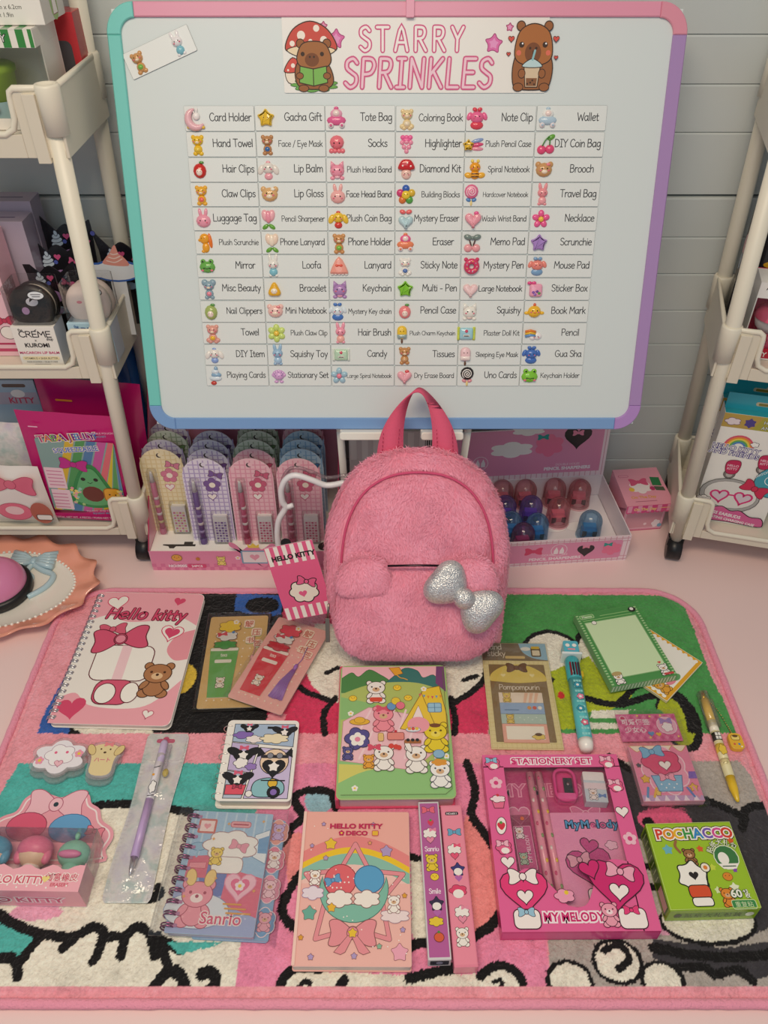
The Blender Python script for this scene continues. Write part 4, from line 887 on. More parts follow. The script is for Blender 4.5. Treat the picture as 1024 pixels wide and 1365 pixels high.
def taba(p):
    p.fill(rrect(96, 124, 3, 2, -8), '86a8a4')
    for i, c in enumerate(('e05a8c', 'd9b63a', '4f9a5a', '4f7fae', 'c85aa0', 'e0707a', 'd9c03a', '58a060', '5a88b8', 'e06a98')):
        x = -60 + i * 13
        q = [(x, -70), (x + 11, -70), (x + 49, 54), (x + 38, 54)]
        q = [(min(max(a, -45.5), 49.5), b) for a, b in q]
        if q[1][0] > -45: p.fill(q, c)
    p.fill(rrect(24, 36, 1, -33, -12), 'f0d3dc'); p.fill(rrect(24, 36, 1, -31, -50), 'f0d3dc')
    for y in (0, -6, -12, -18, -24, -40, -46, -52, -58, -64): p.stroke([(-42, y), (-24, y)], 1.6, 'd488a8')
    for w_, c in ((.09, 'f3ead8'), (.03, '7a2a8a')): p.text('TABA JELLY', -6, 53, 15, c, w_, .95, 9)
    x = -37
    for ch_, c in zip('TABA JELLY', ('e8657e', 'f08a3a', '6ab84c', 'e8c43a', 'e8c43a', 'e8a83a', '4a9ad0', 'e05aa0', 'c05ab8', '4a7ad0')):
        p.text(ch_, x, 53 + (x + 6) * .158, 15, c, 0, .95, 9); x += 7.4
    for w_, c in ((.09, 'f3ead8'), (.02, '3a6ac8')): p.text('SQUEEZEABLE', 2, 36, 10.5, c, w_, .85, 9)
    p.fill(spline([(-18, -42), (-14, -56), (10, -62), (34, -56), (40, -40), (30, -10), (20, 12), (8, 14), (-6, -6)], 5, True), '2f8a4c'); p.z += .5
    p.fill(spline([(-13, -42), (-10, -52), (10, -57), (30, -52), (35, -40), (26, -12), (18, 6), (9, 8), (-2, -8)], 5, True), '5fae72')
    p.dot(11, -36, 14, '6b2a22'); p.bow(-6, 14, 34, 'c22c8e', '7a1a58', -8); p.fill(rrect(22, 24, 6, 36, -36), 'e8a838', 'a8641a', 1.4)
    for x, y, s in ((2, -10, 3), (18, -10, 3), (32, -35, 1.2), (40, -35, 1.2)): p.dot(x, y, s, '1f1a1a')
    p.stroke([(7, -15), (10, -17), (13, -15)], .8, '1f1a1a')
    for i in range(26):
        a = random.Random(i); p.fill(star(-18 + a.random() * 14 if i < 18 else 42 + a.random() * 6, -56 + a.random() * 30, 3.2, .5), ('f0a0b0', 'f3d878', '9ad0c0', 'b0d088')[i % 4])
    p.fill([(-54, -84), (58, -84), (58, -54), (-10, -72), (-54, -76)], 'c2166e'); p.text('SQUISHY AND STRETCHY AND SO', 28, -66, 4, 'f0c0d8', .01, 1, 6); p.text('SQUISHY MOU S ETIRER', 26, -71, 4, '4ab0d0', .01, 1, 6); p.text('TOTAL NET WT. 4 PIECES / POIDS NET TOTAL 4 PIECES', 4, -82, 5, 'f3d3e0', .01, .82, 3)
    p.text('REUSABLE POUCH', 36, 68, 4, 'f0c0d8', .01, 1, 6); p.text('SACHET', 36, 63, 4, '58a8d0', .01, 1, 6); p.stroke([(-48, 73), (-38, 73)], 1.6, 'f0c0d8')
pouch('treat_pouch', 'magenta pouch with green avocado toy print at the front of the lower tray', (-396, 812, 51.5), (4, 5, 0), 128, 182, 12, 'c2166e', taba)
pouch('treat_pouch', 'magenta pouch leaning behind the avocado pouch', (-380, 846, 51.5), (3, 5, 0), 128, 206, 10, 'b01660', lambda p: (p.stroke([(-40, 74), (-22, 74)], 3, 'e08a3a')))
for x, y, c, l, h in ((-339, 866, '1f4f98', 'blue', 212), (-337, 912, '2a66b0', 'bright blue', 218), (-356, 890, '5a1f78', 'purple', 196)):
    pouch('drawstring_pouch', '%s shiny pouch standing behind the trolley leg on the lower tray' % l, (x, y, 51.5), (0, 3, 78), 50, h, 12, c, None)
mb = MB(); mb.tube(spline([(-338, 840, 262), (-332, 838, 250), (-328, 838, 225), (-325, 838, 200), (-328, 838, 178)], 6), 2.2, 'b01a4a', 'satin', 8)
tag(mb.build('drawstring', None), 'crimson cord hanging in front of the blue pouches', 'cord')
pouch('toy_pouch', 'white clear pouch with a big pink bow at the left of the lower tray', (-487, 806, 51.5), (6, 2, 0), 92, 106, 22, 'ece6e0', lambda p: (p.bow(8, 30, 60, 'e0708a', 'b84a66', -6, 1), p.fill(oval(0, -20, 22, 16), 'e8788e', 'c25a70', 1), p.fill(oval(0, -18, 12, 8), 'f3cfd0'), p.fill(oval(34, -22, 14, 20), 'b86a58'), p.fill(rrect(20, 10, 3, 36, -30), 'f3ece4', '2a2a2a', 1)))
pouch('holographic_pouch', 'shiny holographic pouch above the white pouch on the lower tray', (-486, 834, 51.5), (3, 3, 0), 84, 150, 10, 'd9cdd6', lambda p: (p.fill([(-38, 22), (38, 20), (38, 2), (-38, 2)], 'e9c2d0'), p.dot(10, 10, 6, 'e0c43a'), p.dot(-8, 8, 7, '9fb0c8')), mat='foil')
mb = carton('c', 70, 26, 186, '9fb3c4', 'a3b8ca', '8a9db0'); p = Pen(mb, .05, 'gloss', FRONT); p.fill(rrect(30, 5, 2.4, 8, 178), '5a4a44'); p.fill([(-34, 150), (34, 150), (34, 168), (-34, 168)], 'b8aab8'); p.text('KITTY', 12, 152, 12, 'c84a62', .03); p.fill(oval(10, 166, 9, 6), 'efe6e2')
tag(mb.build('hanging_carton', None, (-478, 866, 51.5)), 'grey blue hang tab carton at the back of the lower tray', 'box')

# right trolley goods
def rt(x, y): c, s = math.cos(R(-14)), math.sin(R(-14)); return (402 + x * c - y * s, 800 + x * s + y * c)
def earbuds(p):
    p.fill([(-46, 152), (46, 152), (46, 172), (-46, 172)], 'a8a23a'); p.fill([(-46, 152), (-10, 152), (0, 172), (-46, 172)], 'b89a4a'); p.text('HELLO KITTY', 22, 162, 7, '232a2a', .05); p.text('HELLO KITTY', 22, 162, 7, 'e9efe6', .0); p.text('AND FRIENDS', 22, 154, 7, '232a2a', .05); p.text('AND FRIENDS', 22, 154, 7, 'e9efe6', .0)
    p.fill(cloud(-34, 161, 18, 10, 5), 'e3d6da', '6a4a7a', .6); p.fill(star(-14, 161, 8, .6, 6), '4a3f8a')
    for i, c in enumerate(('d8506a', 'e88a3a', 'e8d04a', '5aa85a', '4a80c0')): p.stroke([(-18 + (17 - i*2.4)*math.cos(R(a)), 124 + (17 - i*2.4)*math.sin(R(a))) for a in range(0, 181, 15)], 2.5, c)
    p.fill(cloud(0, 131, 10, 7, 5), 'f6f4f0', '4a4a5a', .6)
    for w_, c in ((.14, 'f6f4f0'), (.08, '3a2f86'), (.0, 'f6f4f0')): p.text('HELLO KITTY', -20, 119, 9.5, c, w_, 1, -3); p.text('AND FRIENDS', -20, 111, 9.5, c, w_, 1, -3)
    for x, y, rr in ((-16, 93, 0), (20, 107, -15)):
        p.fill(oval(x - 1, y - 11, 7, 7), '7a7470', '3a3634', .8); p.fill(oval(x - 1, y - 12, 4, 4), 'b8b2ac'); p.fill(spline([(x - 9, y + 2), (x - 6, y + 10), (x + 6, y + 11), (x + 9, y + 3), (x + 6, y - 9), (x - 5, y - 10)], 5, True), 'c21f55', '6a1030', .8); p.text('HELLO', x, y + 1, 4.6, 'f0c0d0', .03); p.text('KITTY', x, y - 4, 4.6, 'f0c0d0', .03)
    p.fill(oval(40, 78, 25, 25), '3a9db0', '1d3a4a', 1); p.dot(34, 80, 7, '3a9db0', 'e9f3f3', 1); p.dot(46, 86, 6, '3a9db0', 'e9f3f3', 1); p.text('SWITCH BETWEEN', 30, 94, 4.6, 'f2f6f4', .01, 1, 40)
    p.fill(oval(-8, 48, 38, 27, -6), 'aaa9a7', '55534f', 1); p.fill(oval(-7, 49, 33, 22, -6), 'e3e1dc', '8a8884', .8)
    for x in (-20, 9): p.fill(heart(x, 46, 22, 8 if x < 0 else -8), 'd9c9d4', 'd62f78', 2.6)
    p.stroke([(-9, 49), (-2, 49)], 2.4, 'd62f78'); p.bow(19, 64, 34, 'cf2550', '7a1028', -25, .9)
    p.fill(spline([(-46, 4), (-46, 28), (-34, 31), (-24, 26), (-12, 29), (0, 23), (12, 25), (26, 17), (40, 17), (45, 8), (40, 2), (0, 4)], 4, True), 'd8649a', '2a1a24', 1.2)
    p.text('WIRELESS EARBUDS', -14, 14.5, 7, 'f6eff2', .03, .95, -6); p.text('WITH ROTATING CHARGING CASE', -6, 6.5, 5.6, 'f6eff2', .03, .92, -6); p.fill(cloud(-38, 37, 18, 12, 6), 'f4f2ee', '2a2a2a', .8); p.text('CHARGING', -38, 38, 3, '2a2a2a'); p.text('CASE', -38, 34, 3, '2a2a2a')
for k, (dy, l) in enumerate(((18, 'white earbuds carton with heart glasses print and teal hang tab in front of its twin'), (52, 'teal hang tab of the earbuds carton behind the nearer one'))):
    x, y = rt(58, dy); t = thing('earbuds_carton', l, 'box', (x, y, 51.5), -14)
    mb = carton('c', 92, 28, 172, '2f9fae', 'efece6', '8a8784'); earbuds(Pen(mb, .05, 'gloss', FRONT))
    mb.build('carton', t)
    mb = MB(); mb.box(-46, 46, 12, 13, 172, 194, '2fa3b4', 'gloss'); p = Pen(mb, .03, 'gloss', face_y(0, 12, 0)); p.fill(rrect(40, 5.5, 2.5, 8, 182), 'c9c0a0'); p.fill(oval(8, 185, 5.5, 3.6), 'c9c0a0'); p.fill(rrect(34, 3.4, 1.6, 8, 181.6), '8a7a30'); mb.build('hang_tab', t)
x, y = rt(60, 20); t = thing('window_carton', 'carton with white AGES 3+ strip and clear window on the middle tray', 'box', (x, y, 298.5), -14)
mb = MB(); mb.box(-55, 55, 38, 40, 0, 92, 'd8466a', 'gloss'); mb.box(-55, 55, 0, 40, 0, 2, 'efe9e4', 'gloss'); mb.box(-55, 55, 0, 40, 74, 92, 'efece8', 'gloss'); mb.box(-55, 55, 0, 1.2, 2, 14, 'c4233a', 'gloss'); mb.box(-55, -53.8, 0, 40, 0, 92, 'e3dfda', 'gloss'); mb.box(53.8, 55, 0, 40, 0, 92, 'e3dfda', 'gloss')
p = Pen(mb, .03, 'gloss', FRONT); p.text('AGES', -40, 84, 6.5, '1c1c1e', .03); p.text('3+', -40, 77, 6.5, '1c1c1e', .03); p.bow(-38, 26, 16, 'c4233a', '2a1a1a', 10); p.text('KITTY', -36, 4, 8, 'f3ece6', .03); mb.build('carton', t)
mb = MB(); mb.add([(-55, .5, 14), (55, .5, 14), (55, .5, 74), (-55, .5, 74)], [(0, 1, 2, 3)], 'f0eef0', 'film'); mb.build('window', t)
mb = MB(); mb.ell((0, 0, 40), (21, 15, 17), 'ebe6e2', 'plastic'); mb.lathe((0, 0, 0), [(0, 0), (16, 0), (13, 16), (8, 25)], 'd9486a', 'plastic'); mb.lathe((0, 0, 40), [(21.4, 3), (20, 9), (15, 14), (0, 17.6)], 'df6080', 'plastic')
x2, y2 = rt(34, 38); tag(mb.build('toy_figure', None, (x2, y2, 301)), 'small white toy with pink cap and dress in the AGES 3+ carton', 'toy')
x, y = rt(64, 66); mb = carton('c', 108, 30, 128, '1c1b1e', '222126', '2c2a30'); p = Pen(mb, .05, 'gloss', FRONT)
p.fill(cloud(-24, 106, 30, 22, 7), 'ece8e2', '141316', 1.4); p.fill(spline([(-50, 96), (-20, 100), (-12, 92), (-48, 90)], 4, True), 'd8a62c'); p.fill(oval(-40, 108, 11, 7), 'ece8e2')
tag(mb.build('carton', None, (x, y, 298.5), -14), 'black carton with white cloud and yellow print behind the AGES 3+ carton', 'box')
x, y = rt(8, 96); mb = carton('c', 30, 16, 226, '26242a', '2b292f', '3a3a42'); p = Pen(mb, .03, 'gloss', Matrix.Translation((-15.05, 0, 0)) @ Matrix(((0,0,-1,0),(-1,0,0,0),(0,1,0,0),(0,0,0,1)))); p.fill(oval(-8, 150, 5, 22, 6), 'e6e2de'); p.fill(oval(-8, 100, 6, 12), 'd9a8b0'); p.fill(oval(-8, 80, 6, 10), '8a9ab0')
tag(mb.build('slim_carton', None, (x, y, 298.5), -14), 'slim dark carton standing between the legs of the trolley that holds the earbud cartons', 'box')

# ------------------------------------------------------------------ scalloped dish and desk bell
t = thing('dish', 'scalloped peach and white ceramic dish with a pale blue bow in relief', 'dish', (-505, 722, 0))
mb = MB(); N = 168; rings = ((0, 3.5), (.5, 4), (.68, 6), (.745, 9), (.80, 11.5), (.86, 13), (.93, 16), (1, 19), (1.0, 17), (.9, 11), (.74, 4), (.6, 0), (0, 0)); vs = []; fs = []; cs = []
for k, (f, z) in enumerate(rings):
    for i in range(N):
        a = 2 * math.pi * i / N; e = max(0, (f - .74) / .26); wv = math.cos(14 * a); rr = f * (1 + .04 * e * wv); zz = z + e * 3.2 * math.cos(14 * a + .9)
        c0 = 1 + .05 * math.cos(2 * a); vs.append((123 * rr * math.cos(a) * c0, 91 * rr * math.sin(a), max(zz, 0)))
for k in range(len(rings) - 1):
    for i in range(N): fs.append((k*N + i, (k+1)*N + i, (k+1)*N + (i+1) % N, k*N + (i+1) % N)); cs.append(lin('efe9dd' if k < 3 else 'f0a48c'))
fs = [tuple(reversed(f)) for f in fs]; mb.add(vs, fs, cs, 'glaze', True); mb.build('plate', t)
mb = MB()
for i in range(78):
    a = 2 * math.pi * i / 78; mb.ell((123*.755*math.cos(a)*(1 + .05*math.cos(2*a)), 91*.755*math.sin(a), 10), (2.2, 2.2, 1.9), 'f4efe4', 'glaze', 8, 5)
mb.build('bead_trim', t)
mb = MB()
for q, rot in ((-1, 8), (1, -6)):
    for i in range(5): mb.tube([(28, 52, 8), (28 + q*14, 52 + (i - 2)*4.4, 11.5), (28 + q*30, 53 + (i - 2)*6.6 + q*-1, 10)], [3.4, 4.2, 4.4], 'b6d2dc', 'glaze', 8)
mb.ell((28, 52, 9), (6, 8, 5), 'a9c8d4', 'glaze')
mb.tube(spline([(30, 46, 7), (44, 36, 7), (62, 26, 7), (58, 6, 6), (40, -12, 5.5)], 6), 4, 'b6d2dc', 'glaze', 8); mb.tube(spline([(27, 46, 7), (24, 34, 7), (34, 22, 6), (26, 6, 5.5)], 6), 3.6, 'bfd8de', 'glaze', 8)
mb.build('bow_relief', t)
t = thing('desk_bell', 'pink desk bell with black base and button sitting in the scalloped dish', 'bell', (-507, 722, 4.2))
mb = MB(); mb.lathe((0, 0, 0), [(0, 0), (42, 0), (44, 2), (44, 11), (41, 14), (0, 14)], '1b1a1c', 'plastic', 40); mb.build('base', t)
mb = MB(); mb.lathe((0, 0, 14), [(38.5 * math.cos(R(a)), 33 * math.sin(R(a))) for a in range(0, 91, 6)], 'dc88b2', 'gloss', 40); p = Pen(mb, 0, 'gloss', Matrix.Translation((8, -22, 36)) @ Matrix.Rotation(R(46), 4, 'X')); p.z = 4.6; mb.build('dome', t)
mb = MB(); mb.lathe((0, 0, 47), [(0, 0), (9, 0), (10, 3), (9, 6), (6, 7.5), (0, 8)], '1b1a1c', 'gloss', 24); mb.build('button', t)

# ------------------------------------------------------------------ pencil set display
PX0, PX1, PY0, PY1 = -314, -60, 765, 905
t = thing('display_box', 'pink checked display box holding the arch topped pencil sets under the board', 'display box', (PX0, PY0, 0))
W_, D_ = PX1 - PX0, PY1 - PY0
mb = MB()
mb.box(0, W_, 0, D_, 0, 1.2, 'e79ab8', 'gloss'); mb.box(0, W_, 0, 1.2, 0, 35, 'e88fb0', 'gloss'); mb.box(0, W_, D_ - 1.2, D_, 0, 205, 'd98fa8', 'gloss')
for x in (0, W_ - 1.2):
    o = [(0, 0), (0, 36), (105, 160), (D_, 205), (D_, 0)]; n = 5
    mb.add([(x, y, z) for y, z in o] + [(x + 1.2, y, z) for y, z in o], [(4, 3, 2, 1, 0), (5, 6, 7, 8, 9)] + [(i, (i+1) % n, n + (i+1) % n, n + i) for i in range(n)], 'e6a3b8', 'gloss')
    mb.tube([(x + .6, 0, 36), (x + .6, 105, 160), (x + .6, D_, 205)], .9, 'd0466e', 'gloss', 5)
p = Pen(mb, .1, 'gloss', face_y(0, 0, 0))
for i in range(43):
    for j in range(2):
        if (i + j) % 2: p.fill([(i*6, j*6 + .5), (i*6 + 6, j*6 + .5), (i*6 + 6, j*6 + 6.5), (i*6, j*6 + 6.5)], 'dc7aa2')
p.z += .05; p.text('NO:9005', 35, 6.5, 6.5, 'f7e6ee', .05); p.fill(rrect(25, 7, 2, 61, 8.6), 'd84a7a'); p.text('24PCS', 61, 6.4, 5.6, 'f7e6ee', .03)
p.text('Cute', 186, 19, 11, 'f3dbe6', .02); p.text('Fantasy', 192, 8, 10, 'f3dbe6', .02); p.bear(95, 18, 16, 'f0dc7a', '8a6a2a', .5); p.chick(36, 24, 14, 'e9a94a'); p.dot(64, 22, 3, 'c9803a'); p.flower(118, 24, 4, 'f7dbe6')
mb.build('carton', t)
mb = MB(); mb.box(1.5, W_ - 1.5, 1.5, D_ - 2, 32, 33.4, 'f3eee6', 'paper'); p = Pen(mb, 33.42); p.fill([(16, 16), (44, 16), (44, 21), (56, 21), (56, 16), (60, 16), (60, 12), (34, 12), (32, 8), (26, 8), (24, 12), (16, 14)], '3f3a36'); p.dot(233, 12, 8, '2a2624'); mb.build('slotted_insert', t)
mb = MB(); mb.prism(smooth2([(124, 4), (124, 38), (118, 50), (108, 54), (110, 44), (120, 40), (124, 36), (134, 46), (148, 46), (150, 38), (158, 44), (166, 52), (172, 46), (168, 38), (160, 34), (158, 4)], 2), -.9, -.2, 'e98fb0', 'gloss'); mb.v = [(x, -.1 + z * 1 - .2, y) for x, y, z in mb.v]
p = Pen(mb, .7, 'gloss', face_y(0, -.6, 0)); p.z = .6; p.fill(rrect(34, 22, 1, 141, 26), 'f0e4e6', '7aa0bc', 2.2); p.fill(heart(141, 26, 13), 'e8a0b4'); p.fill([(134, 43), (133, 50), (137, 47), (141, 52), (145, 47), (149, 50), (148, 43)], 'f2d25a'); mb.build('pop_up_panel', t)

def check(p, w, h, c, step=6.5, th=1.6):
    x = -w/2 + 3
    while x < w/2 - 1: p.stroke([(x, 3), (x, h - (4 if abs(x) < 14 else 14))], th, c); x += step
    y = 6
    while y < h - 6: p.stroke([(-w/2 + (1.5 if y < h - 20 else 9), y), (w/2 - (1.5 if y < h - 20 else 9), y)], th, c); y += step
    p.z += p.dz
def blister(x, y, label, bg, line, accent, front=True):
    t = thing('pencil_set', label, 'pencil set', (x, y, 33.4), (86, 0, 0), 'arch topped pencil sets in the display box')
    w, h = 57, 133
    out = [(-w/2, 0), (w/2, 0)] + [(w/2 * math.cos(R(a)), h - w/2 + w/2 * math.sin(R(a))) for a in range(0, 181, 12)]
    mb = MB(); mb.prism(out, 0, .9, bg, 'gloss', side='b9b2b0'); p = Pen(mb, .91, 'gloss'); check(p, w, h, line); p.dot(-1, h - 10, 3.4, '4a4444'); p.dot(.6, h - 9.4, 2.9, bg)
    p.flower(8, 92, 12, accent, 'f5ead8', 5, '7a5a5a'); p.bow(14, 108, 18, accent, '6a4a50', -15, .6); p.fill(heart(6, 74, 12), 'f5ece6', accent, 1); p.text('Pencil', -17, 60, 6, accent, .01, 1, 90)
    mb.build('backing_card', t)
    if front:
        mb = MB(); mb.cyl((-14, 4, 4), (-15, 84, 4), 3.6, accent, 'plastic', 10); mb.cyl((-14, -6, 4.4), (-14, 8, 4.4), 4.6, accent, 'plastic', 10); mb.cyl((-15, 84, 4), (-15.2, 100, 4), 3.4, 'd8d4d2', 'plastic', 10, 1.6)
        for k in range(4): mb.cyl((-14.2, 18 + k*13, 4.1), (-14.2, 22 + k*13, 4.1), 3.8, 'f3e6e2' if k % 2 else line, 'plastic', 10)
        mb.build('pencil', t)
        mb = MB(); mb.box(3, 22, 2, 46, 1, 7, 'f1ece8', 'plastic', 1.4); p = Pen(mb, 7.02, 'plastic')
        for i in range(4):
            for j in range(8): p.fill([(5 + i*4, 3 + j*4.4), (8 + i*4, 3 + j*4.4), (8 + i*4, 6 + j*4.4), (5 + i*4, 6 + j*4.4)], accent if (i + j) % 2 else line)
        mb.build('eraser_refill', t)
        mb = MB(); mb.box(1, 24, 0, 52, .9, 8.5, 'eeeeee', 'film', 2); mb.box(-20, -8, -8, 104, .9, 9, 'eeeeee', 'film', 3); mb.build('blister', t)
    return t
CX_ = (-290, -229, -170, -109)
LIL, PNK, BLU, GRN, CRM = ('e4dcea', 'b9a8d0', '7a5a9a'), ('f3c2cc', 'e8a0b4', 'cf5f7f'), ('bcd2e4', '93b4d4', '4a78a8'), ('d8dccb', 'a9b49a', '7a9a6a'), ('f0e2bc', 'e6d2a0', 'd8809a')
stacks = (((1, CRM, 'cream'), (2, LIL, 'lilac'), (3, GRN, 'sage'), (4, LIL, 'lilac')), ((0, LIL, 'lilac'), (1, LIL, 'lilac'), (2, LIL, 'lilac'), (3, LIL, 'lilac')),
          ((0, PNK, 'pink'), (1, PNK, 'rose'), (2, GRN, 'sage'), (3, GRN, 'sage'), (4, GRN, 'sage')), ((0, PNK, 'pink'), (1, BLU, 'blue'), (2, BLU, 'blue'), (3, BLU, 'blue'), (4, PNK, 'pink')))
colname = ('leftmost column', 'second column', 'third column', 'column behind the white case')
ordn = ('front', 'second', 'third', 'fourth', 'fifth')
for ci, st in enumerate(stacks):
    for k, (row, pal, nm) in enumerate(st):
        o = blister(CX_[ci] + (2 if row % 2 else 0), 789 + row * 20, '%s arch topped pencil set, %s in the %s' % (nm, ordn[k], colname[ci]), *pal, front=(k == 0))

# pale display box between the two displays
mb = MB(); mb.box(-68, 72, 0, 70, 0, 176, 'dcd5d0', 'gloss', .6); p = Pen(mb, .1, 'gloss', face_y(0, 0, 0))
for i in range(9): p.fill([(-66 + i*15, 130), (-58 + i*15, 130), (-58 + i*15, 174), (-66 + i*15, 174)], 'f0ebe4')
p.fill(rrect(34, 26, 1, 46, 160), 'f1eee8')
for i in range(11): p.stroke([(32 + i*2.7, 152), (32 + i*2.7, 168)], (1.6 if i % 3 else .8), '3a3838')
tag(mb.build('display_box', None, (22, 842, 0)), 'pale ribbed display box hidden mostly behind the plush backpack', 'display box')

# ------------------------------------------------------------------ sharpener display
t = thing('sharpener_display', 'open pink plaid box of pencil sharpeners with its printed lid up', 'display box', (333, 785, 0), 5)
mb = MB(); Wd, Dd, Hd = 226, 132, 46
PK = 'e493b4'
mb.box(-Wd, 0, 0, Dd, 0, 1.2, 'f0dfe4', 'gloss'); mb.box(-Wd, 0, 0, 1.4, 0, Hd, 'f0d9e0', 'gloss'); mb.box(-Wd, 0, Dd - 1.4, Dd, 0, Hd, 'eadfe2', 'gloss'); mb.box(-1.4, 0, 0, Dd, 0, Hd, 'eadde2', 'gloss'); mb.box(-Wd, -Wd + 1.4, 0, Dd, 0, Hd, 'eadde2', 'gloss')
p = Pen(mb, .05, 'gloss', face_y(0, 0, 0))
for i in range(28): p.stroke([(-4 - i*8, 1), (-4 - i*8, 45)], 1.1, 'dba4b4')
p.z += p.dz
for z in (3, 9, 37, 42): p.stroke([(-Wd + 1, z), (-1, z)], 1.1, 'dba4b4')
p.z += .03; p.fill(rrect(206, 33, 4, -113, 23), PK); p.text('DOUBLE HOLES', -102, 17, 5, 'f3d3df', .01); p.text('PENCIL SHARPENERS', -101, 9.5, 7, 'f7ebf0', .03, 1.1)
p.dot(-97, 27, 11, PK, 'f3d9e3', .9)
for q in (-1, 1): p.fill([(-97 + q*4 - 3, 20), (-97 + q*4 + 3, 20), (-97 + q*4 + 3, 26), (-97 + q*4, 33), (-97 + q*4 - 3, 26)], 'f3e6ea')
p.bow(-132, 27, 24, 'd8466e', None); p.fill(heart(-60, 24, 24), '2b262c'); p.bow(-60, 30, 10, 'e88aa6'); p.fill(cloud(-24, 24, 26, 22, 6), 'ee7a9c'); p.bow(-30, 32, 12, '2f9a94')
mb.build('tray', t)
mb = MB(); mb.M = Matrix.Translation((0, Dd, Hd)) @ Matrix.Rotation(R(83), 4, 'X'); mb.box(-Wd, 0, 0, 82, -1.4, 0, 'f0d9e0', 'gloss'); p = Pen(mb, .05, 'gloss')
for i in range(28): p.stroke([(-4 - i*8, 1), (-4 - i*8, 81)], 1.1, 'dba4b4')
p.z += .03; p.fill([(-Wd + 6, 8), (-8, 8), (-8, 81), (-Wd + 6, 81)], PK); p.text('DOUBLE HOLES', -56, 20, 5, 'f3d3df', .01); p.text('PENCIL SHARPENERS', -56, 13, 7, 'f7ebf0', .05, 1.05)
p.dot(-184, 30, 11, PK, 'f3d9e3', .9)
for q in (-1, 1): p.fill([(-184 + q*4 - 3, 24), (-184 + q*4 + 3, 24), (-184 + q*4 + 3, 30), (-184 + q*4, 37), (-184 + q*4 - 3, 30)], 'f3e6ea')
p.fill(cloud(-140, 50, 60, 24, 6), 'f0eae6'); p.fill(heart(-46, 66, 40), '2b262c'); p.bow(-46, 72, 16, 'e88aa6'); p.fill(cloud(-86, 54, 40, 34, 6), 'ee7a9c'); p.bow(-96, 68, 16, '2f9a94'); p.fill(cloud(-118, 80, 46, 16, 6), 'f0eae6')
mb.build('lid', t)
mb = MB(); mb.box(-Wd + 2, -2, 2, Dd - 2, 8, 9, 'efe8ea', 'gloss'); p = Pen(mb, 9.02, 'gloss')
for x, y in ((-86, 24), (-52, 64), (-30, 28), (-84, 64)): p.fill(oval(x, y, 17, 10), 'f6f2f0', 'd8ccd0', .6)
mb.build('insert', t)
def sharp(x, y, body, cap, label, clip=None):
    t = thing('pencil_sharpener', label, 'pencil sharpener', (x, y, 9.3), rnd.uniform(-6, 10), 'domed sharpeners in the plaid box')
    mb = MB(); mb.prism(rrect(22, 15, 4), 0, 14, body, 'plastic', ch=1); mb.box(-9, 9, -3, 6, 14, 20, body, 'plastic', 1); mb.box(-10, -4, -7.9, -6, 5, 14, '2a2a2e', 'plastic'); mb.box(4, 10, -7.9, -6, 5, 14, '2a2a2e', 'plastic')
    p = Pen(mb, .1, 'plastic', face_y(0, -8, 0)); p.z = .3; p.fill(oval(0, 4, 7, 3.6), 'f0eaea', body, .6); mb.build('sharpener_block', t)
    mb = MB(); pr = [(16.5, 0), (16.8, 3), (16, 22)] + [(16 * math.cos(R(a)), 27 + 17 * math.sin(R(a))) for a in range(0, 91, 10)]; mb.lathe((0, 0, 0), pr, cap, 'tint', 28); mb.lathe((0, 0, 0), [(16.8, 0), (17.4, 1.2), (16.8, 2.6)], cap, 'plastic', 28); mb.build('domed_cap', t)
    if clip: mb = MB(); mb.M = Matrix.Translation((0, -20, 2)); mb.ell((0, 0, 4), (13, 5, 3), clip, 'gloss'); mb.build('clip', t)
PC, VC, BC = ('e7a0b4', 'f0b4bc'), ('8f6ac8', 'b09ae0'), ('3f9ed0', '9ccaec')
for i, (x, y) in enumerate(((172, 891), (206, 892), (249, 895), (285, 893))): sharp(x, y, PC[0], 'f0bcc0', ('pink domed sharpener in the back row, half behind the plush backpack', 'pink domed sharpener in the back row above the front violet one', 'pink domed sharpener in the back row behind another pink one', 'pink domed sharpener at the back corner of the plaid box')[i])
sharp(172, 856, VC[0], VC[1], 'violet domed sharpener half behind the plush backpack'); sharp(209, 856, VC[0], VC[1], 'violet domed sharpener standing clear of the plush backpack'); sharp(248, 853, PC[0], PC[1], 'pink domed sharpener forward of the back row')
sharp(176, 822, BC[0], BC[1], 'blue domed sharpener half behind the plush backpack'); sharp(212, 818, BC[0], BC[1], 'blue domed sharpener between the backpack and the empty slots'); sharp(190, 798, 'c45a8a', 'c890bc', 'plum domed sharpener against the front wall of the plaid box')
sharp(287, 824, BC[0], 'b4d4ea', 'blue domed sharpener standing alone near the front corner', '2f6fd0')

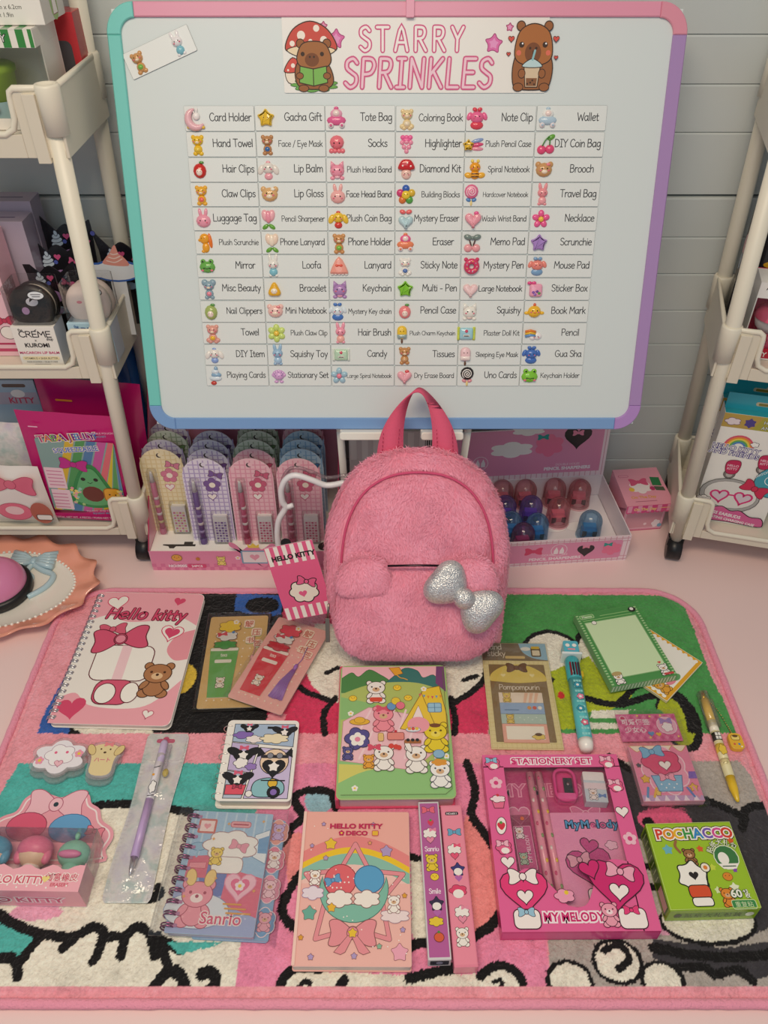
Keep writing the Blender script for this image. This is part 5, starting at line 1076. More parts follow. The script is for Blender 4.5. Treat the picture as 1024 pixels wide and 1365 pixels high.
# ------------------------------------------------------------------ little pink awning box
t = thing('awning_box', 'small pink box with scalloped awning lid beside the trolley of earbud cartons', 'box', (369, 842, 0), 6)
mb = MB(); mb.box(-30, 30, 4, 62, 0, 48, 'e9a6bc', 'gloss', .6); p = Pen(mb, .1, 'gloss', face_y(0, 4, 0)); p.fill(rrect(54, 38, 1, 0, 24), 'dba0ae', 'efc6d2', 1); p.dot(4, 12, 2.4, 'f5d8e0'); p.fill(cloud(20, 12, 12, 14, 5), 'f3e4ea'); p.dot(26, 8, 3.4, '7fb4d0'); p.stroke([(-29, 1), (29, 1)], 1.6, 'd05a86'); mb.build('drawer_body', t)
mb = MB(); mb.M = Matrix.Translation((0, 0, 0)); 
mb.add([(-35, -8, 57), (33, -8, 57), (32, 66, 64), (-33, 66, 64), (-35, -8, 54), (33, -8, 54), (32, 66, 0), (-33, 66, 0)], [(0, 1, 2, 3), (1, 5, 6, 2), (0, 3, 7, 4), (2, 6, 7, 3), (4, 7, 6, 5)], 'e79db0', 'gloss')
mb.add([(33, -8, 57), (33, -8, 46), (31, 4, 46), (31, 4, 54)], [(0, 1, 2, 3)], 'd97f9c', 'gloss')
flap = [(-35, 58)] + [q for i in range(10) for q in ((-35 + i*7, 46), (-33 + i*7, 43.8), (-30 + i*7, 43.8), (-28.2 + i*7, 46))] + [(35, 58)]
p = Pen(mb, 0, 'gloss', face_y(0, -8.1, 0)); p.fill(flap, 'd9568a')
for i in range(5): p.fill([(-33 + i*14, 46), (-27 + i*14, 46), (-27 + i*14, 57.5), (-33 + i*14, 57.5)], 'eba0bc')
p.text('On The Day', -8, 49, 6.4, 'f3cf8a', .04); p.stroke([(14, 52), (32, 52)], 1, 'f3cf8a')
p = Pen(mb, 57.05, 'gloss', Matrix.Rotation(math.atan2(7, 74), 4, 'X')); p.z = 57.6; p.fill(cloud(-4, 34, 30, 24, 6), 'f3e6e6'); p.bow(-4, 44, 26, 'd8567e'); p.dot(-18, 30, 4, 'ecc04a'); p.dot(12, 30, 4, 'b83a6a'); p.fill([(14, 36), (27, 34), (28, 51), (15, 53)], '2f7a4a'); p.fill([(16, 26), (29, 24), (28.5, 32), (15, 34)], '55604e'); p.text('On The Day', -6, 12, 7, 'e0a058', .03); p.stroke([(-20, 6), (10, 6)], 1.2, 'b86a82'); p.fill(rrect(14, 4, 1.5, -22, 57), 'e79db0', 'c25a7e', .6)
mb.build('awning_lid', t)

# ------------------------------------------------------------------ clear case with white rim
t = thing('clear_case', 'clear plastic case with white eared rim standing beside the plush backpack', 'case', (-44, 742, 0), (88, 0, 0))
half = [(-7, 166), (-26, 163), (-43, 171), (-62, 178), (-74, 172), (-81, 156), (-81, 138), (-78, 128), (-88, 108), (-92, 81), (-90, 52), (-78, 26), (-58, 9), (-30, 3), (0, 2)]
out = spline(half, 4)[:-1]; out = out + [(-x, y) for x, y in reversed(out)]
mb = MB(); mb.tube([(x, y, 0) for x, y in out], 3.8, 'f1edf0', 'gloss', 10, True); mb.tube([(-78, 128, 0), (-68, 133, .5)], [3.6, 3.2], 'f1edf0', 'gloss', 8); mb.build('front_rim', t)
mb = MB(); mb.tube([(x, y + 3, -12) for x, y in out], 2.2, 'c9b4bc', 'acrylic', 8, True); mb.build('back_rim', t)
mb = MB(); n = len(out); mb.add([(x, y, 0) for x, y in out] + [(x, y + 3, -12) for x, y in out], [tuple(range(n))] + [(i, (i + 1) % n, n + (i + 1) % n, n + i) for i in range(n)], 'f2eef0', 'film'); mb.build('clear_shell', t)

# ------------------------------------------------------------------ plush backpack
def pillow(mb, half, cz, df, db, col, mat='fur', NT=96, NS=26, pw=2.6, seam=None, cx=0, jit=0):
    full = [(x, z) for x, z in half] + [(-x, z) for x, z in reversed(half)]
    full = spline(full, 5, True); full = ccw(full); tot = 0; L = [0]
    for i in range(len(full)): a, b = full[i], full[(i + 1) % len(full)]; tot += math.hypot(b[0]-a[0], b[1]-a[1]); L.append(tot)
    out = []; j = 0
    for k in range(NT):
        d = tot * k / NT
        while L[j + 1] < d: j += 1
        f = (d - L[j]) / max(1e-6, L[j+1] - L[j]); a, b = full[j], full[(j + 1) % len(full)]; out.append((a[0] + (b[0]-a[0])*f, a[1] + (b[1]-a[1])*f))
    vs = []; fs = []
    for sgn, D in ((-1, df), (1, db)):
        base = len(vs)
        if D <= 0: continue
        for s_ in range(NS + 1):
            f = (s_ / NS) ** .8
            for x, z in out:
                y = sgn * D * max(0, 1 - f ** pw) ** .55
                if seam and sgn < 0: y += 4.2 * math.exp(-((f - seam) / .022) ** 2) * (1 if z > cz - 60 else .3)
                xf, zf = x * f, (z - cz) * f; q = jit * math.sin(xf * .11 + zf * .07) * math.sin(zf * .09 - xf * .05) * (1 - f ** 4)
                vs.append((cx + x * f, y + q, cz + (z - cz) * f))
        for s_ in range(NS):
            for k in range(NT):
                q = (base + s_*NT + k, base + s_*NT + (k+1) % NT, base + (s_+1)*NT + (k+1) % NT, base + (s_+1)*NT + k); fs.append(q if sgn < 0 else tuple(reversed(q)))
    return vs, fs
def furry(name, parent, vs, fs, col, count, ln, loc=(0, 0, 0), seed=1, tips=None, seamz=None):
    mb = MB(); mb.add(vs, fs, col, 'fur', True)
    V = np.array(vs, float); Q = np.array(fs); rs = np.random.RandomState(seed)
    a, b, c, d = (V[Q[:, i]] for i in range(4)); nr = np.cross(c - a, d - b); nr = nr * np.where((((a + c) / 2 - V.mean(0)) * nr).sum(1, keepdims=True) < 0, -1, 1); ar = np.linalg.norm(nr, axis=1) / 2
    cnt = rs.multinomial(count, ar / ar.sum()); idx = np.repeat(np.arange(len(Q)), cnt); u, v = rs.rand(2, len(idx), 1)
    P = (a[idx]*(1-u)*(1-v) + b[idx]*u*(1-v) + c[idx]*u*v + d[idx]*(1-u)*v); n = nr[idx] / (np.linalg.norm(nr[idx], axis=1, keepdims=True) + 1e-9)
    cl = np.stack([np.sin(P[:, 0]*.05 + P[:, 2]*.06) * .5 + np.sin(P[:, 2]*.11 - P[:, 0]*.13)*.45, np.zeros(len(P)), -1 + .4*np.sin(P[:, 0]*.09)], 1) + rs.randn(len(P), 3) * .42
    tdir = cl - n * (cl * n).sum(1, keepdims=True); tdir /= np.linalg.norm(tdir, axis=1, keepdims=True) + 1e-9
    l = ln * (.6 + .6 * rs.rand(len(P), 1)); w = .34 + .16 * rs.rand(len(P), 1); sd = np.cross(tdir, n)
    m1 = P + n * l * .34 + tdir * l * .4; tp = P + n * l * .36 + tdir * l * 1.1
    HV = np.stack([P - sd*w, P + sd*w, m1 + sd*w*.8, m1 - sd*w*.8, tp], 1).reshape(-1, 3)
    base = np.array(lin(col)[:3]); var = 1 + .06 * rs.randn(len(P)) + .07 * np.sin(P[:, 0]*.07 + 1) * np.sin(P[:, 2]*.06); var = np.clip(var, .6, 1.5)
    cc = np.clip(base[None] * var[:, None] + .03 * np.clip(var - 1, 0, 1)[:, None], 0, 1); cols = [];
    for r in cc: k = (r[0], r[1], r[2], 1.0); cols += [k, k]
    k = np.arange(len(P)) * 5; f1 = np.stack([k, k+1, k+2, k+3], 1).tolist(); f2 = np.stack([k+3, k+2, k+4], 1).tolist()
    mb.add(HV.tolist(), [tuple(x) for pr in zip(f1, f2) for x in pr], cols, 'fur', True)
    return mb.build(name, parent, loc)
FUR = 'ffa5be'
t = thing('plush_backpack', 'fluffy pink mini backpack with silver sequin bow standing on the rug', 'backpack', (38, 616, 12), (-25, 0, 0))
bh = [(52, 2), (74, 9), (90, 24), (101, 52), (106, 86), (107, 118), (104, 149), (97, 180), (84, 208), (66, 229), (42, 243), (16, 249)]
v_, f_ = pillow(None, bh, 128, 34, 26, FUR, seam=.80, jit=1.6); furry('body', t, v_, f_, FUR, 85000, 5.6, seed=2)
ph = [(50, 2), (74, 8), (88, 20), (95, 42), (97, 72), (94, 98), (84, 114), (66, 121), (36, 123), (12, 124)]
v_, f_ = pillow(None, ph, 56, 24, 12, FUR, NS=18, pw=3.2, jit=1.6); pocket = furry('front_pocket', t, v_, f_, FUR, 42000, 5.4, (0, -25, 1), 3)
eh = [(8, -8), (28, -5), (33, 10), (27, 28), (15, 38), (5, 41)]
for x in (-60, 58):
    v_, f_ = pillow(None, eh, 14, 15, 10, FUR, NT=40, NS=10); furry('ear_flap', pocket, v_, f_, FUR, 9000, 5, (x, -12, 93), 5)
mb = MB(); mb.tube([(-34, -47, 126), (0, -48, 127), (34, -47, 126)], 1.4, '4a3a40', 'metal', 6); mb.build('zipper', pocket, (0, 25, -1))
mb = MB(); mb.tube([(-101, -36, 76), (-103, -34, 54)], 1.4, '8a8078', 'metal', 6); mb.box(-105.5, -100.5, -36, -33, 28, 58, 'a09688', 'metal', .6); mb.build('zip_pull', t)
mb = MB(); sp_ = [(x * .81, 128 + (z - 128) * .81) for x, z in bh if z > 60]; sp_ = spline(sp_ + [(-x, z) for x, z in reversed(sp_)], 6); mb.tube([(x, -34 * (1 - .81 ** 2.6) ** .55 - 1.6, z) for x, z in sp_], 1.5, 'd8587e', 'fabric', 6); mb.build('piping_seam', t)
mb = MB(); S_ = 40; vs = []; fs = []
for i in range(S_ + 1):
    a = math.pi * i / S_; x = -31 * math.cos(a) * (1 - .35 * math.sin(a) ** 2); z = 236 + 78 * math.sin(a) ** .8
    tw = math.sin(a) ** 1.4; wx, wy = 13.5 * (1 - tw) + 1.6, 13.5 * tw
    tx, tz = (31 * math.sin(a), 78 * math.cos(a)); L_ = math.hypot(tx, tz) + 1e-6; nx_, nz_ = tz / L_ * (1.2 if a < math.pi / 2 else -1.2), 1.2 * abs(tx) / L_
    sx_ = 1
    for q in (-1, 1): vs += [(x + q*wx, 4 + q*wy*sx_, z + nz_), (x + q*wx, 4 + q*wy*sx_ - 2.0 * (1 - tw) , z - nz_)]
for i in range(S_):
    k = i*4; fs += [(k, k+2, k+6, k+4), (k+1, k+5, k+7, k+3), (k, k+4, k+5, k+1), (k+2, k+3, k+7, k+6)]
mb.add(vs, fs, 'e0607f', 'fabric', True)
for s_ in (-1, 1):
    for i in range(6):
        for q in (-.8, .8): x0 = s_*31 + q*11 - s_*(i*.3); mb.box(x0 - .4, x0 + .4, .2, 1.2, 246 + i*4.5, 248.4 + i*4.5, 'b03a58', 'fabric')
mb.build('top_handle', t)
mb = MB(); mb.M = Matrix.Translation((50, -60, 94)) @ Matrix.Rotation(R(-8), 4, 'X') @ Matrix.Rotation(R(38), 4, 'Y')
for q in (-1, 1):
    lobe = [(q*3, -9), (q*20, -25), (q*34, -26), (q*43, -16), (q*44, 0), (q*43, 16), (q*34, 26), (q*20, 25), (q*3, 9)]; o = ccw(spline(lobe, 4, True)); n = len(o); cxm = q*26; vs = []; fs = []
    for sg in (-1, 1):
        b = len(vs)
        for s_ in range(9):
            f = s_ / 8
            for x, z in o: vs.append((cxm + (x - cxm)*f, sg * 11 * max(0, 1 - f**2.4) ** .6, z*f))
        for s_ in range(8):
            for k in range(n): qd = (b + s_*n + k, b + s_*n + (k+1) % n, b + (s_+1)*n + (k+1) % n, b + (s_+1)*n + k); fs.append(qd if sg < 0 else tuple(reversed(qd)))
    mb.add(vs, fs, 'e6e6ea', 'glitter', True)
bo = mb.build('bow', t); M_b = mb.M; mb = MB(); mb.M = M_b; mb.ell((0, -6, 0), (13, 10, 12), 'dfe6ea', 'glitter', 20, 10); mb.build('knot', bo)

# hang tag
mb = MB(); w, h = 58, 100; mb.prism(rrect(w, h, 1, 0, h/2), 0, .9, 'e8608c', 'gloss', side='f3e3e6'); p = Pen(mb, .95, 'gloss')
for i in range(6):
    x = -w/2 + 1 + i*9.8; p.fill([(x, h - 25), (x + 5, h - 25), (x + 5, h - .5), (x, h - .5)], 'f6ece4')
    p.fill([(x, .5), (x + 5, .5), (x + 5, 17), (x, 17)], 'f6ece4')
p.text('HELLO KITTY', 2, h - 19, 8.6, '1a1516', .05, wid=51); p.fill(cloud(2, 36, 34, 30, 7, .1), 'f3e6d6', '1a1516', 1.3); p.bow(8, 48, 22, 'e8608c', '1a1516', -22, 1); p.fill(heart(0, 33, 10), 'e8608c')
mb.prism(oval(-2, h + 1, 6, 6), -1.2, -.2, '141214', 'plastic')
tag(mb.build('hang_tag', None, (-88, 638, 50), (74, -13, 2)), 'pink hang tag with white stripes and black capitals hanging off the plush backpack', 'tag')

# ------------------------------------------------------------------ goods laid out on the rug
RZ = 8.0
def at(cx, cy, z=RZ): return (cx, cy, z)
def rings(n, x, y0, y1, rad, zc, wire, col, mat='metal', pair=0, sx=1.0):
    mb = MB()
    for i in range(n):
        y = y0 + (y1 - y0) * i / (n - 1)
        for dy in ((-pair, pair) if pair else (0,)):
            mb.tube([(x + sx * rad * math.cos(R(a)), y + dy, zc + rad * math.sin(R(a))) for a in range(0, 360, 24)], wire, col, mat, 5, True)
    return mb

# pink spiral notebook
t = thing('spiral_notebook', 'large pink and white spiral notebook with red script title and teddy bear', 'notebook', at(-302, 608), -1.7)
w, h = 137, 199
mb = MB(); mb.prism(rrect(w - 1, h - 1, 7), 0, .8, 'f3efe8', 'paper'); mb.prism(rrect(w - 4, h - 3, 5), .9, 7.4, 'f4efe4', 'paper', side='e6ded0'); mb.build('pages', t)
mb = MB(); mb.prism(rrect(w, h, 8), 7.5, 8.3, 'f2ece4', 'gloss', side='e8dcd6'); p = Pen(mb, 8.31, 'gloss')
o = inset(ccw(rrect(w, h, 8)), .6); PKc, RDc, DK = 'f0a9b4', 'd84c70', '6b2434'
p.fill([(-68, 99)] + [(60, 99), (66, 97), (68, 92), (68, 44)] + spline([(68, 46), (46, 58), (18, 53), (-20, 50), (-46, 60), (-68, 50)], 5), PKc); p.z -= .005
p.fill(spline([(68, 40), (48, 30), (40, 8), (52, -8), (68, -6)], 5) , 'eb9ba6'); p.fill([(-68, -99), (60, -99), (66, -97), (68, -90), (68, -36)] + spline([(68, -36), (40, -70), (10, -78), (-30, -74), (-50, -58), (-68, -66)], 5), PKc)
for x, y, s, c, l in ((-40, 82, 26, 'f5efe6', RDc), (38, 86, 15, RDc, None), (40, 34, 28, 'f6efe8', RDc), (40, 34, 19, RDc, None), (-48, -78, 32, RDc, None), (40, -84, 13, 'f6efe8', 'd07a8a')): p.fill(heart(x, y, s, 12 if x < 0 else -8), c, l, 1.2)
for w_, c in ((.27, DK), (.14, RDc)): p.hand('Hello', -23, 55, 17, c, w_, shear=.2, sp=.6, wid=52); p.hand('kitty', 31, 54, 17, c, w_, shear=.2, sp=.6, wid=42)
p.bow(-34, 37, 33, 'd9607a', DK, 8, .8)
# wrapped present with a large bow, and a teddy
p.fill(rrect(70, 52, 12, -8, -14), 'f7f3ea', DK, 1.2); p.fill([(-14, 12), (-2, 12), (-2, -40), (-14, -40)], 'f3cdd2'); p.bow(-20, 22, 66, 'd85a78', DK, 10, 1.3); p.dot(-20, 22, 6.5, 'e88fa2', DK, 1)
p.fill(rrect(44, 34, 12, -8, -56), 'd85a78', DK, 1.2); p.fill(oval(-16, -58, 12, 14), 'f7f3ea', DK, 1.1); p.fill(oval(12, -56, 10, 14), 'f7f3ea', DK, 1.1)
p.bear(38, -38, 48, 'b07a52', '4e3020', 1.1, 'e3bd92')
mb.build('cover', t)
mb = MB(); p = Pen(mb, 8.6)
for i in range(22): p.dot(-62.5, 92 - i*8.7, 1.9, '9a8f92')
mb.build('punched_holes', t)
rings(22, -66, 92, -92, 5.4, 4.6, .75, 'd8d8dc', 'metal', 1.3).build('spiral_wire', t)

# bookmarks
def bookmark(label, loc, rot, w, h, card, cup, top1, top2, tas, z, back=None):
    t = thing('bookmark_pack', label, 'bookmark', loc, rot)
    if back: mb = MB(); mb.prism(rrect(w + 8, h + 8, 1), 0, .6, back, 'gloss'); mb.build('black_sleeve', t)
    mb = MB(); mb.prism(rrect(w, h, 3), .7, 1.5, card, 'gloss', side='e8dcc8'); p = Pen(mb, 1.52, 'gloss')
    for i in range(7):
        for j in range(9): p.dot(-w*.36 + i*w*.12, -h*.42 + j*h*.09, 1, 'f3e3cf')
    mb.build('backing_card', t)
    mb = MB(); ox = -w * .18
    mb.prism([(ox - 13, -h*.40), (ox + 13, -h*.40), (ox + 17, h*.10), (ox - 17, h*.10)], 1.6, 3, cup, 'gloss', side='f2e8d8'); p = Pen(mb, 3.02, 'gloss')
    lt = 'f0e6da'; p.fill(rrect(34, 5, 2, ox, h*.10 + 1), lt, cup, .6); p.fill([(ox - 10, -h*.33), (ox + 10, -h*.33), (ox + 13, h*.05), (ox - 13, h*.05)], cup); p.fill(rrect(20, 5, 1.5, ox, -3), lt); p.hand('tea', ox, 4, 5, lt, .12); p.bear(ox, -h*.25, 15, 'f0e4d6', '6a4a3a', .5)
    p.fill(cloud(ox, h*.16, 28, 13, 6), top2, '7a4a4a', .7); p.fill(cloud(ox + 1, h*.26, 25, 15, 5), 'e3ded8', '7a5a5a', .7); p.fill(cloud(ox + 3, h*.37, 27, 18, 6), top1, '7a5030', .7); p.bow(ox - 5, h*.28, 12, 'd04a5a', None, 10); p.dot(ox + 8, h*.3, 2, '5a8ac0'); p.flower(ox + 10, h*.42, 4, 'f3e8d6')
    mb.build('cup_bookmark', t)
    mb = MB(); tx = w * .27
    for k, (x, y, s, ch_) in enumerate(((-6, h*.40, 13, '解'), (4, h*.30, 13, '压'), (-3, h*.21, 11, '书'), (7, h*.17, 11, '签'))):
        mb.prism(rrect(s, s, 3, tx + x, y), 1.6, 2.6, 'f3e0cc', 'gloss', side=cup); q = Pen(mb, 2.62 + k*.02, 'gloss'); q.text(ch_, tx + x, y - s*.34, s*.86, 'c8503f', .01)
    mb.build('tag', t)
    mb = MB(); mb.tube([(tx + 2, h*.25, 3.2), (tx + 4, h*.1, 3.2), (tx + 2, 2, 3.4)], .5, tas, 'fabric', 6); mb.ell((tx + 2, 0, 3.6), (2.6, 5, 2.4), tas, 'satin', 10, 6)
    for i in range(22): x = (i - 10.5) / 10.5; mb.tube([(tx + 2 + x*1.8, -3, 3.4), (tx + 1 + x*5 - (2 if tas < 'b' else 0), -24, 3.2 + .5*math.cos(i*2.1)), (tx - 1 + x*8.5, -h*.36 - rnd.random()*2, 2.4 + .4*math.sin(i*1.7))], .62, tas, 'satin', 5)
    mb.build('tassel', t)
    mb = MB(); mb.box(-w/2 - 3, w/2 + 3, -h/2 - 3, h/2 + 3, 5.6, 5.7, 'f2f0ee', 'film', 1); mb.build('clear_sleeve', t)
bookmark('tan carded bookmark with green cup, lying under the pink carded one', at(-179.9, 604.6), 2.2, 72, 138, 'dcb678', '6fae5c', 'ecc93a', '4f9a48', 'e6a0a4', 0, '191718')
bookmark('pink carded bookmark with red cup and purple tassel', at(-123.3, 594.4, 14.2), (0, 0, -21.4), 69, 130, 'eeb0a8', 'd9404a', 'e0485a', 'c8323e', '9a68b8', 6)

# small comic notebook
t = thing('spiral_notebook', 'small white edged spiral notebook with comic panels and a teal scooter', 'notebook', at(-132.8, 463.8), -.6)
w, h = 78, 96
mb = MB(); mb.prism(rrect(w, h, 5, -1, -2), 0, .8, 'f3eee4', 'paper'); mb.prism(rrect(w - 6, h - 4, 3, 1, -1), .9, 11, 'efe8dc', 'paper', side='e2d8c8'); mb.build('pages', t)
mb = MB(); mb.prism(rrect(w, h, 5), 11.2, 12.2, 'f1ede6', 'gloss', side='e8e2da'); p = Pen(mb, 12.22, 'gloss'); B_ = '1c1a20'
def panel(q, c): p.fill(q, c, B_, .7)
panel([(-31, 43), (35, 43), (35, 15), (-31, 21)], 'a9bdd6'); panel([(-31, 20), (-2, 17), (-7, -16), (-31, -13)], 'c4b3d8'); panel([(-31, -14), (-8, -17), (-12, -45), (-31, -45)], 'b9c2d4'); panel([(0, 14), (35, 11), (35, -45), (-10, -45)], 'cdbfe2')
def hat(x, y, s, r=0):
    for q in (-1, 1): p.fill(oval(x + q*s*.36, y + s*.1, s*.3, s*.17, q*24 + r), B_)
    p.fill(heart(x, y - s*.1, s*.8), B_); p.fill(star(x, y - s*.06, s*.22, .5), 'f4eee8'); p.bow(x, y + s*.26, s*.36, 'd9607e')
hat(-15, 38, 16); hat(24, 34, 22); p.fill(cloud(-20, 29, 22, 9, 5), '8a6cb8', B_, .5); p.fill(cloud(-8, 24, 18, 9, 6), 'f0e6e2', B_, .5); p.fill(cloud(14, 25, 30, 12, 7), 'efe2c0', B_, .6); p.fill([(5, 40), (16, 40), (16, 37), (5, 37)], B_)
hat(-17, 6, 28); p.fill(cloud(-18, -5, 15, 12, 5), 'f3eeea', B_, .6); p.fill(cloud(-7, -9, 12, 8, 5), '9a7cc0', B_, .5)
hat(-19, -23, 26); p.fill([(-30, -30), (-9, -30), (-11, -41), (-30, -41)], 'e0566a', B_, .7); p.bow(-18, -32, 10, 'b8405a', B_)
p.fill(oval(17, -3, 15, 15), 'efd2b4', B_, .8); p.fill(heart(17, -10, 25), B_); p.fill(star(17, -9, 7, .5), 'f6f0ea'); p.stroke([(4, 3), (30, 3)], 4, '2a2630')
for q in (-1, 1): p.dot(17 + q*5, 4, 3.4, '8a8a94', B_, .7); p.fill([(17 + q*10, 6), (17 + q*17, 14), (17 + q*19, 2)], B_)
p.fill(spline([(-3, -36), (0, -26), (14, -22), (28, -27), (30, -38), (20, -43), (2, -43)], 5, True), '8ec0c8', B_, .9); p.dot(18, -28, 5, 'e3b93a', B_, .8); p.dot(20, -38, 7, B_); p.dot(20, -38, 3.4, '8a6cb8'); p.dot(-5, -40, 3.6, 'f0ece8', B_, .6); p.stroke([(6, -25), (30, -25)], 1.4, B_)
mb.build('cover', t)
rings(8, -37, 40, -40, 7, 6, .55, 'ece6de', 'metal', 0).build('spiral_wire', t)

# picnic notebook
t = thing('notebook', 'thick notebook with green picnic scene and yellow tent cover', 'notebook', at(11.5, 498.6), .6)
w, h = 122, 168
mb = MB(); mb.prism(rrect(w - 4, h - 4, 4, 0, 0), 1.2, 16.5, 'efd9dc', 'paper', side='e3b9c0'); mb.build('pages', t)
mb = MB(); mb.prism(rrect(w, h, 5), 0, 1.2, 'd9486e', 'satin'); mb.prism(rrect(4, h, 1.6, -w/2 + 1, 0), 0, 18, 'd9506e', 'satin', ch=.5); mb.build('spine_and_back', t)
mb = MB(); mb.prism(rrect(w, h, 6), 16.8, 18.6, '9cc27a', 'gloss', side='b8c88a', ch=.5); p = Pen(mb, 18.62, 'gloss')
p.fill([(-59, 82), (59, 82), (59, 54), (-59, 50)], 'f2bcc4'); 
p.fill([(-59, 46)] + spline([(-59, 66), (-48, 74), (-40, 68), (-28, 78), (-14, 70), (-6, 64)], 4) + [(0, 46)], '4f8a4e', '2f5a3a', .5); p.fill([(-8, 46)] + spline([(-8, 60), (2, 70), (14, 80), (28, 76), (34, 66), (46, 70), (52, 60)], 4) + [(52, 46)], '3c7a74', '2f5a3a', .5); p.fill([(50, 82), (59, 82), (59, 46), (48, 58)], '7a4a78')
p.fill([(-59, -60), (-59, 42)] + spline([(-59, 44), (-30, 56), (0, 60), (30, 58), (59, 46)], 5) + [(59, -60)], 'b3c46c'); p.fill([(-59, 10), (-59, 40), (-20, 30), (-30, 14)], '8fbf78'); p.fill([(-59, -82), (59, -82), (59, -20), (30, -50), (-59, -40)], '93c47e'); p.fill([(-59, -44), (-59, -66)] + spline([(-59, -66), (-30, -52), (10, -48)], 4), 'd6cf6c')
p.fill([(-58, -40), (-56, 8), (-28, 26), (58, 8), (58, -16), (18, -52)], 'f0c0c8', 'c98a94', .6)
for i in range(7): p.stroke([(-54 + i*16, -38), (-26 + i*13, 22)], 2.2, 'f6d4d8')
p.fill([(6, -2), (34, 50), (52, 54), (58, 14), (58, -8), (36, -8)], 'ecc93e', '8a6a2a', .8); p.fill([(14, -2), (27, 28), (38, -8)], 'f6e4e0', '8a6a2a', .6); p.stroke([(31, 45), (46, -4)], .7, '8a6a2a'); p.fill(rrect(15, 12, 2, 45, 25), '9cc6dc', '4f7aa0', .8); p.stroke([(45, 31), (45, 19)], .7, '4f7aa0'); p.stroke([(38, 25), (52, 25)], .7, '4f7aa0')
for i in range(6): p.fill([(28 + i*4.6, 41 - i*.4 + abs(i - 2.5)), (31 + i*4.6, 41 - i*.4 + abs(i - 2.5)), (29.5 + i*4.6, 37 - i*.4 + abs(i - 2.5))], ('d85a6a', '6aa0c8', 'e8903a')[i % 3])
p.fill([(-5, 80), (7, 81), (11, 72), (2, 69)], 'e8a83a', '8a5a1a', .6); p.curve([(4, 70), (8, 66), (12, 65), (16, 63)], 1, 'e8a83a')
for x, y in ((-46, 38), (4, 52), (16, 38)): p.chick(x, y, 9)
for x, y in ((34, 50), (-48, 18), (-42, -72), (54, -36)): p.flower(x, y, 3.6, 'f3eee6')
p.bear(-20, 46, 30, 'f1ece4', '3a2a2a', .7); p.fill(rrect(14, 6, 2, -20, 36), 'd9503a'); p.bear(-12, 10, 32, 'f0909e', '8a3a4a', .7); p.bow(-12, 24, 16, 'd9566e')
p.fill(oval(-38, 7, 11, 4), 'e8b53a', '8a6a2a', .6); p.fill(oval(-38, 9, 6, 4), 'e8b53a', '8a6a2a', .5)
p.fill(cloud(-40, -14, 26, 26, 5), '57508e', '221f3a', .7); p.flower(-40, -15, 9, 'f4efe8', 'e88aa6'); p.bear(-50, -32, 16, '5a548e', '221f3a', .5)
p.bear(-12, -38, 30, 'f4efe8', '4a3434', .7); p.bow(-22, -25, 14, 'd9506a'); p.bear(-28, -42, 16, 'e8a23a', '6a4a2a', .5); p.bear(22, -40, 32, 'f4efe8', '4a3a3a', .7); p.fill(oval(14, -24, 3, 8, 20), 'f4efe8', '4a3a3a', .6)
p.bear(44, -14, 36, 'e8cf2e', '6a5a1a', .8, 'f0dc5a'); p.fill(oval(44, 1, 6, 2.6), '7a4a2a'); p.fill(oval(26, 2, 12, 10), 'f0a0ac'); p.bear(46, -58, 30, 'f3f1ec', '4a4a5a', .7); p.fill(cloud(46, -44, 16, 8, 5), 'e09a3a')
p.fill(rrect(18, 9, 2, 1, -12), 'e58a80', '8a3a3a', .6); p.dot(1, -6, 1.6, 'c8323e'); p.fill(rrect(6, 10, 2, -15, -13), 'e8c07a', '8a6a3a', .5); p.fill(oval(20, -4, 8, 3), 'dfe3ea', '6a7a8a', .5); [p.dot(x, -3, 2, c) for x, c in ((16, 'e8a03a'), (20, 'd8504a'), (24, 'e8c04a'))]; p.fill(rrect(18, 4, 1, 19, -19), 'a8683a'); [p.dot(x, -17, 2, '2a2a2e') for x in (14, 19, 24)]
[p.dot(x, -24 - i, 3, 'd8483e') for i, x in enumerate((-4, 1, 4))]; [p.dot(x, y, 5, c, '6a4a4a', .4) for x, y, c in ((-3, 26, '6a9ac8'), (2, 33, 'e8c83a'), (7, 27, 'e8788a'))]; p.stroke([(2, 22), (7, 12)], .5, '6a4a4a'); p.dot(52, -38, 0.1, 'f3eee6')
p.fill(oval(46, -34, 6, 5), '8fb8d4', '4a6a8a', .5)
p.stroke([(57, 76), (57, -74), (50, -80), (-56, -80)], .5, '6a7a4a')
mb.build('cover', t)

# deco notebook
t = thing('notebook', 'peach pink notebook with rainbow, teal moon and star ribbon cover', 'notebook', at(-27.9, 333.2), -.3)
w, h = 105, 143
mb = MB(); mb.prism(rrect(w - 2, h - 2, 1.4), 1, 10.4, 'f0e6da', 'paper', side='dcd2c6'); mb.build('pages', t)
mb = MB(); mb.prism(rrect(w, h, 2), 0, 1, 'efb3a8', 'gloss'); mb.prism(rrect(w, h, 2), 10.6, 12, 'f0b0a4', 'gloss', side='e9c8c0', ch=.3); p = Pen(mb, 12.02, 'gloss'); LN = '8a5a5a'
p.fill([(-52, -71), (52, -71), (52, -30), (-52, -30)], 'efaaa6'); 
for k, (c, r0) in enumerate((('e98a88', 0), ('f0c62e', 11), ('8fc0ae', 17), ('f3c3b8', 28))): p.fill([(-52, -20)] + [( -52 + 104*i/16, 22 - r0 + 24*math.sin(math.pi*(i/16*.84 + .1))) for i in range(17)] + [(52, -20)], c if k < 3 else 'f3c6bc')
p.fill([(-52, 0), (52, 0), (52, -71), (-52, -71)], 'f1bab0')
st_ = [(0, 38), (14, 12), (46, 9), (26, -15), (33, -49), (0, -40), (-33, -49), (-26, -15), (-46, 9), (-14, 12)]
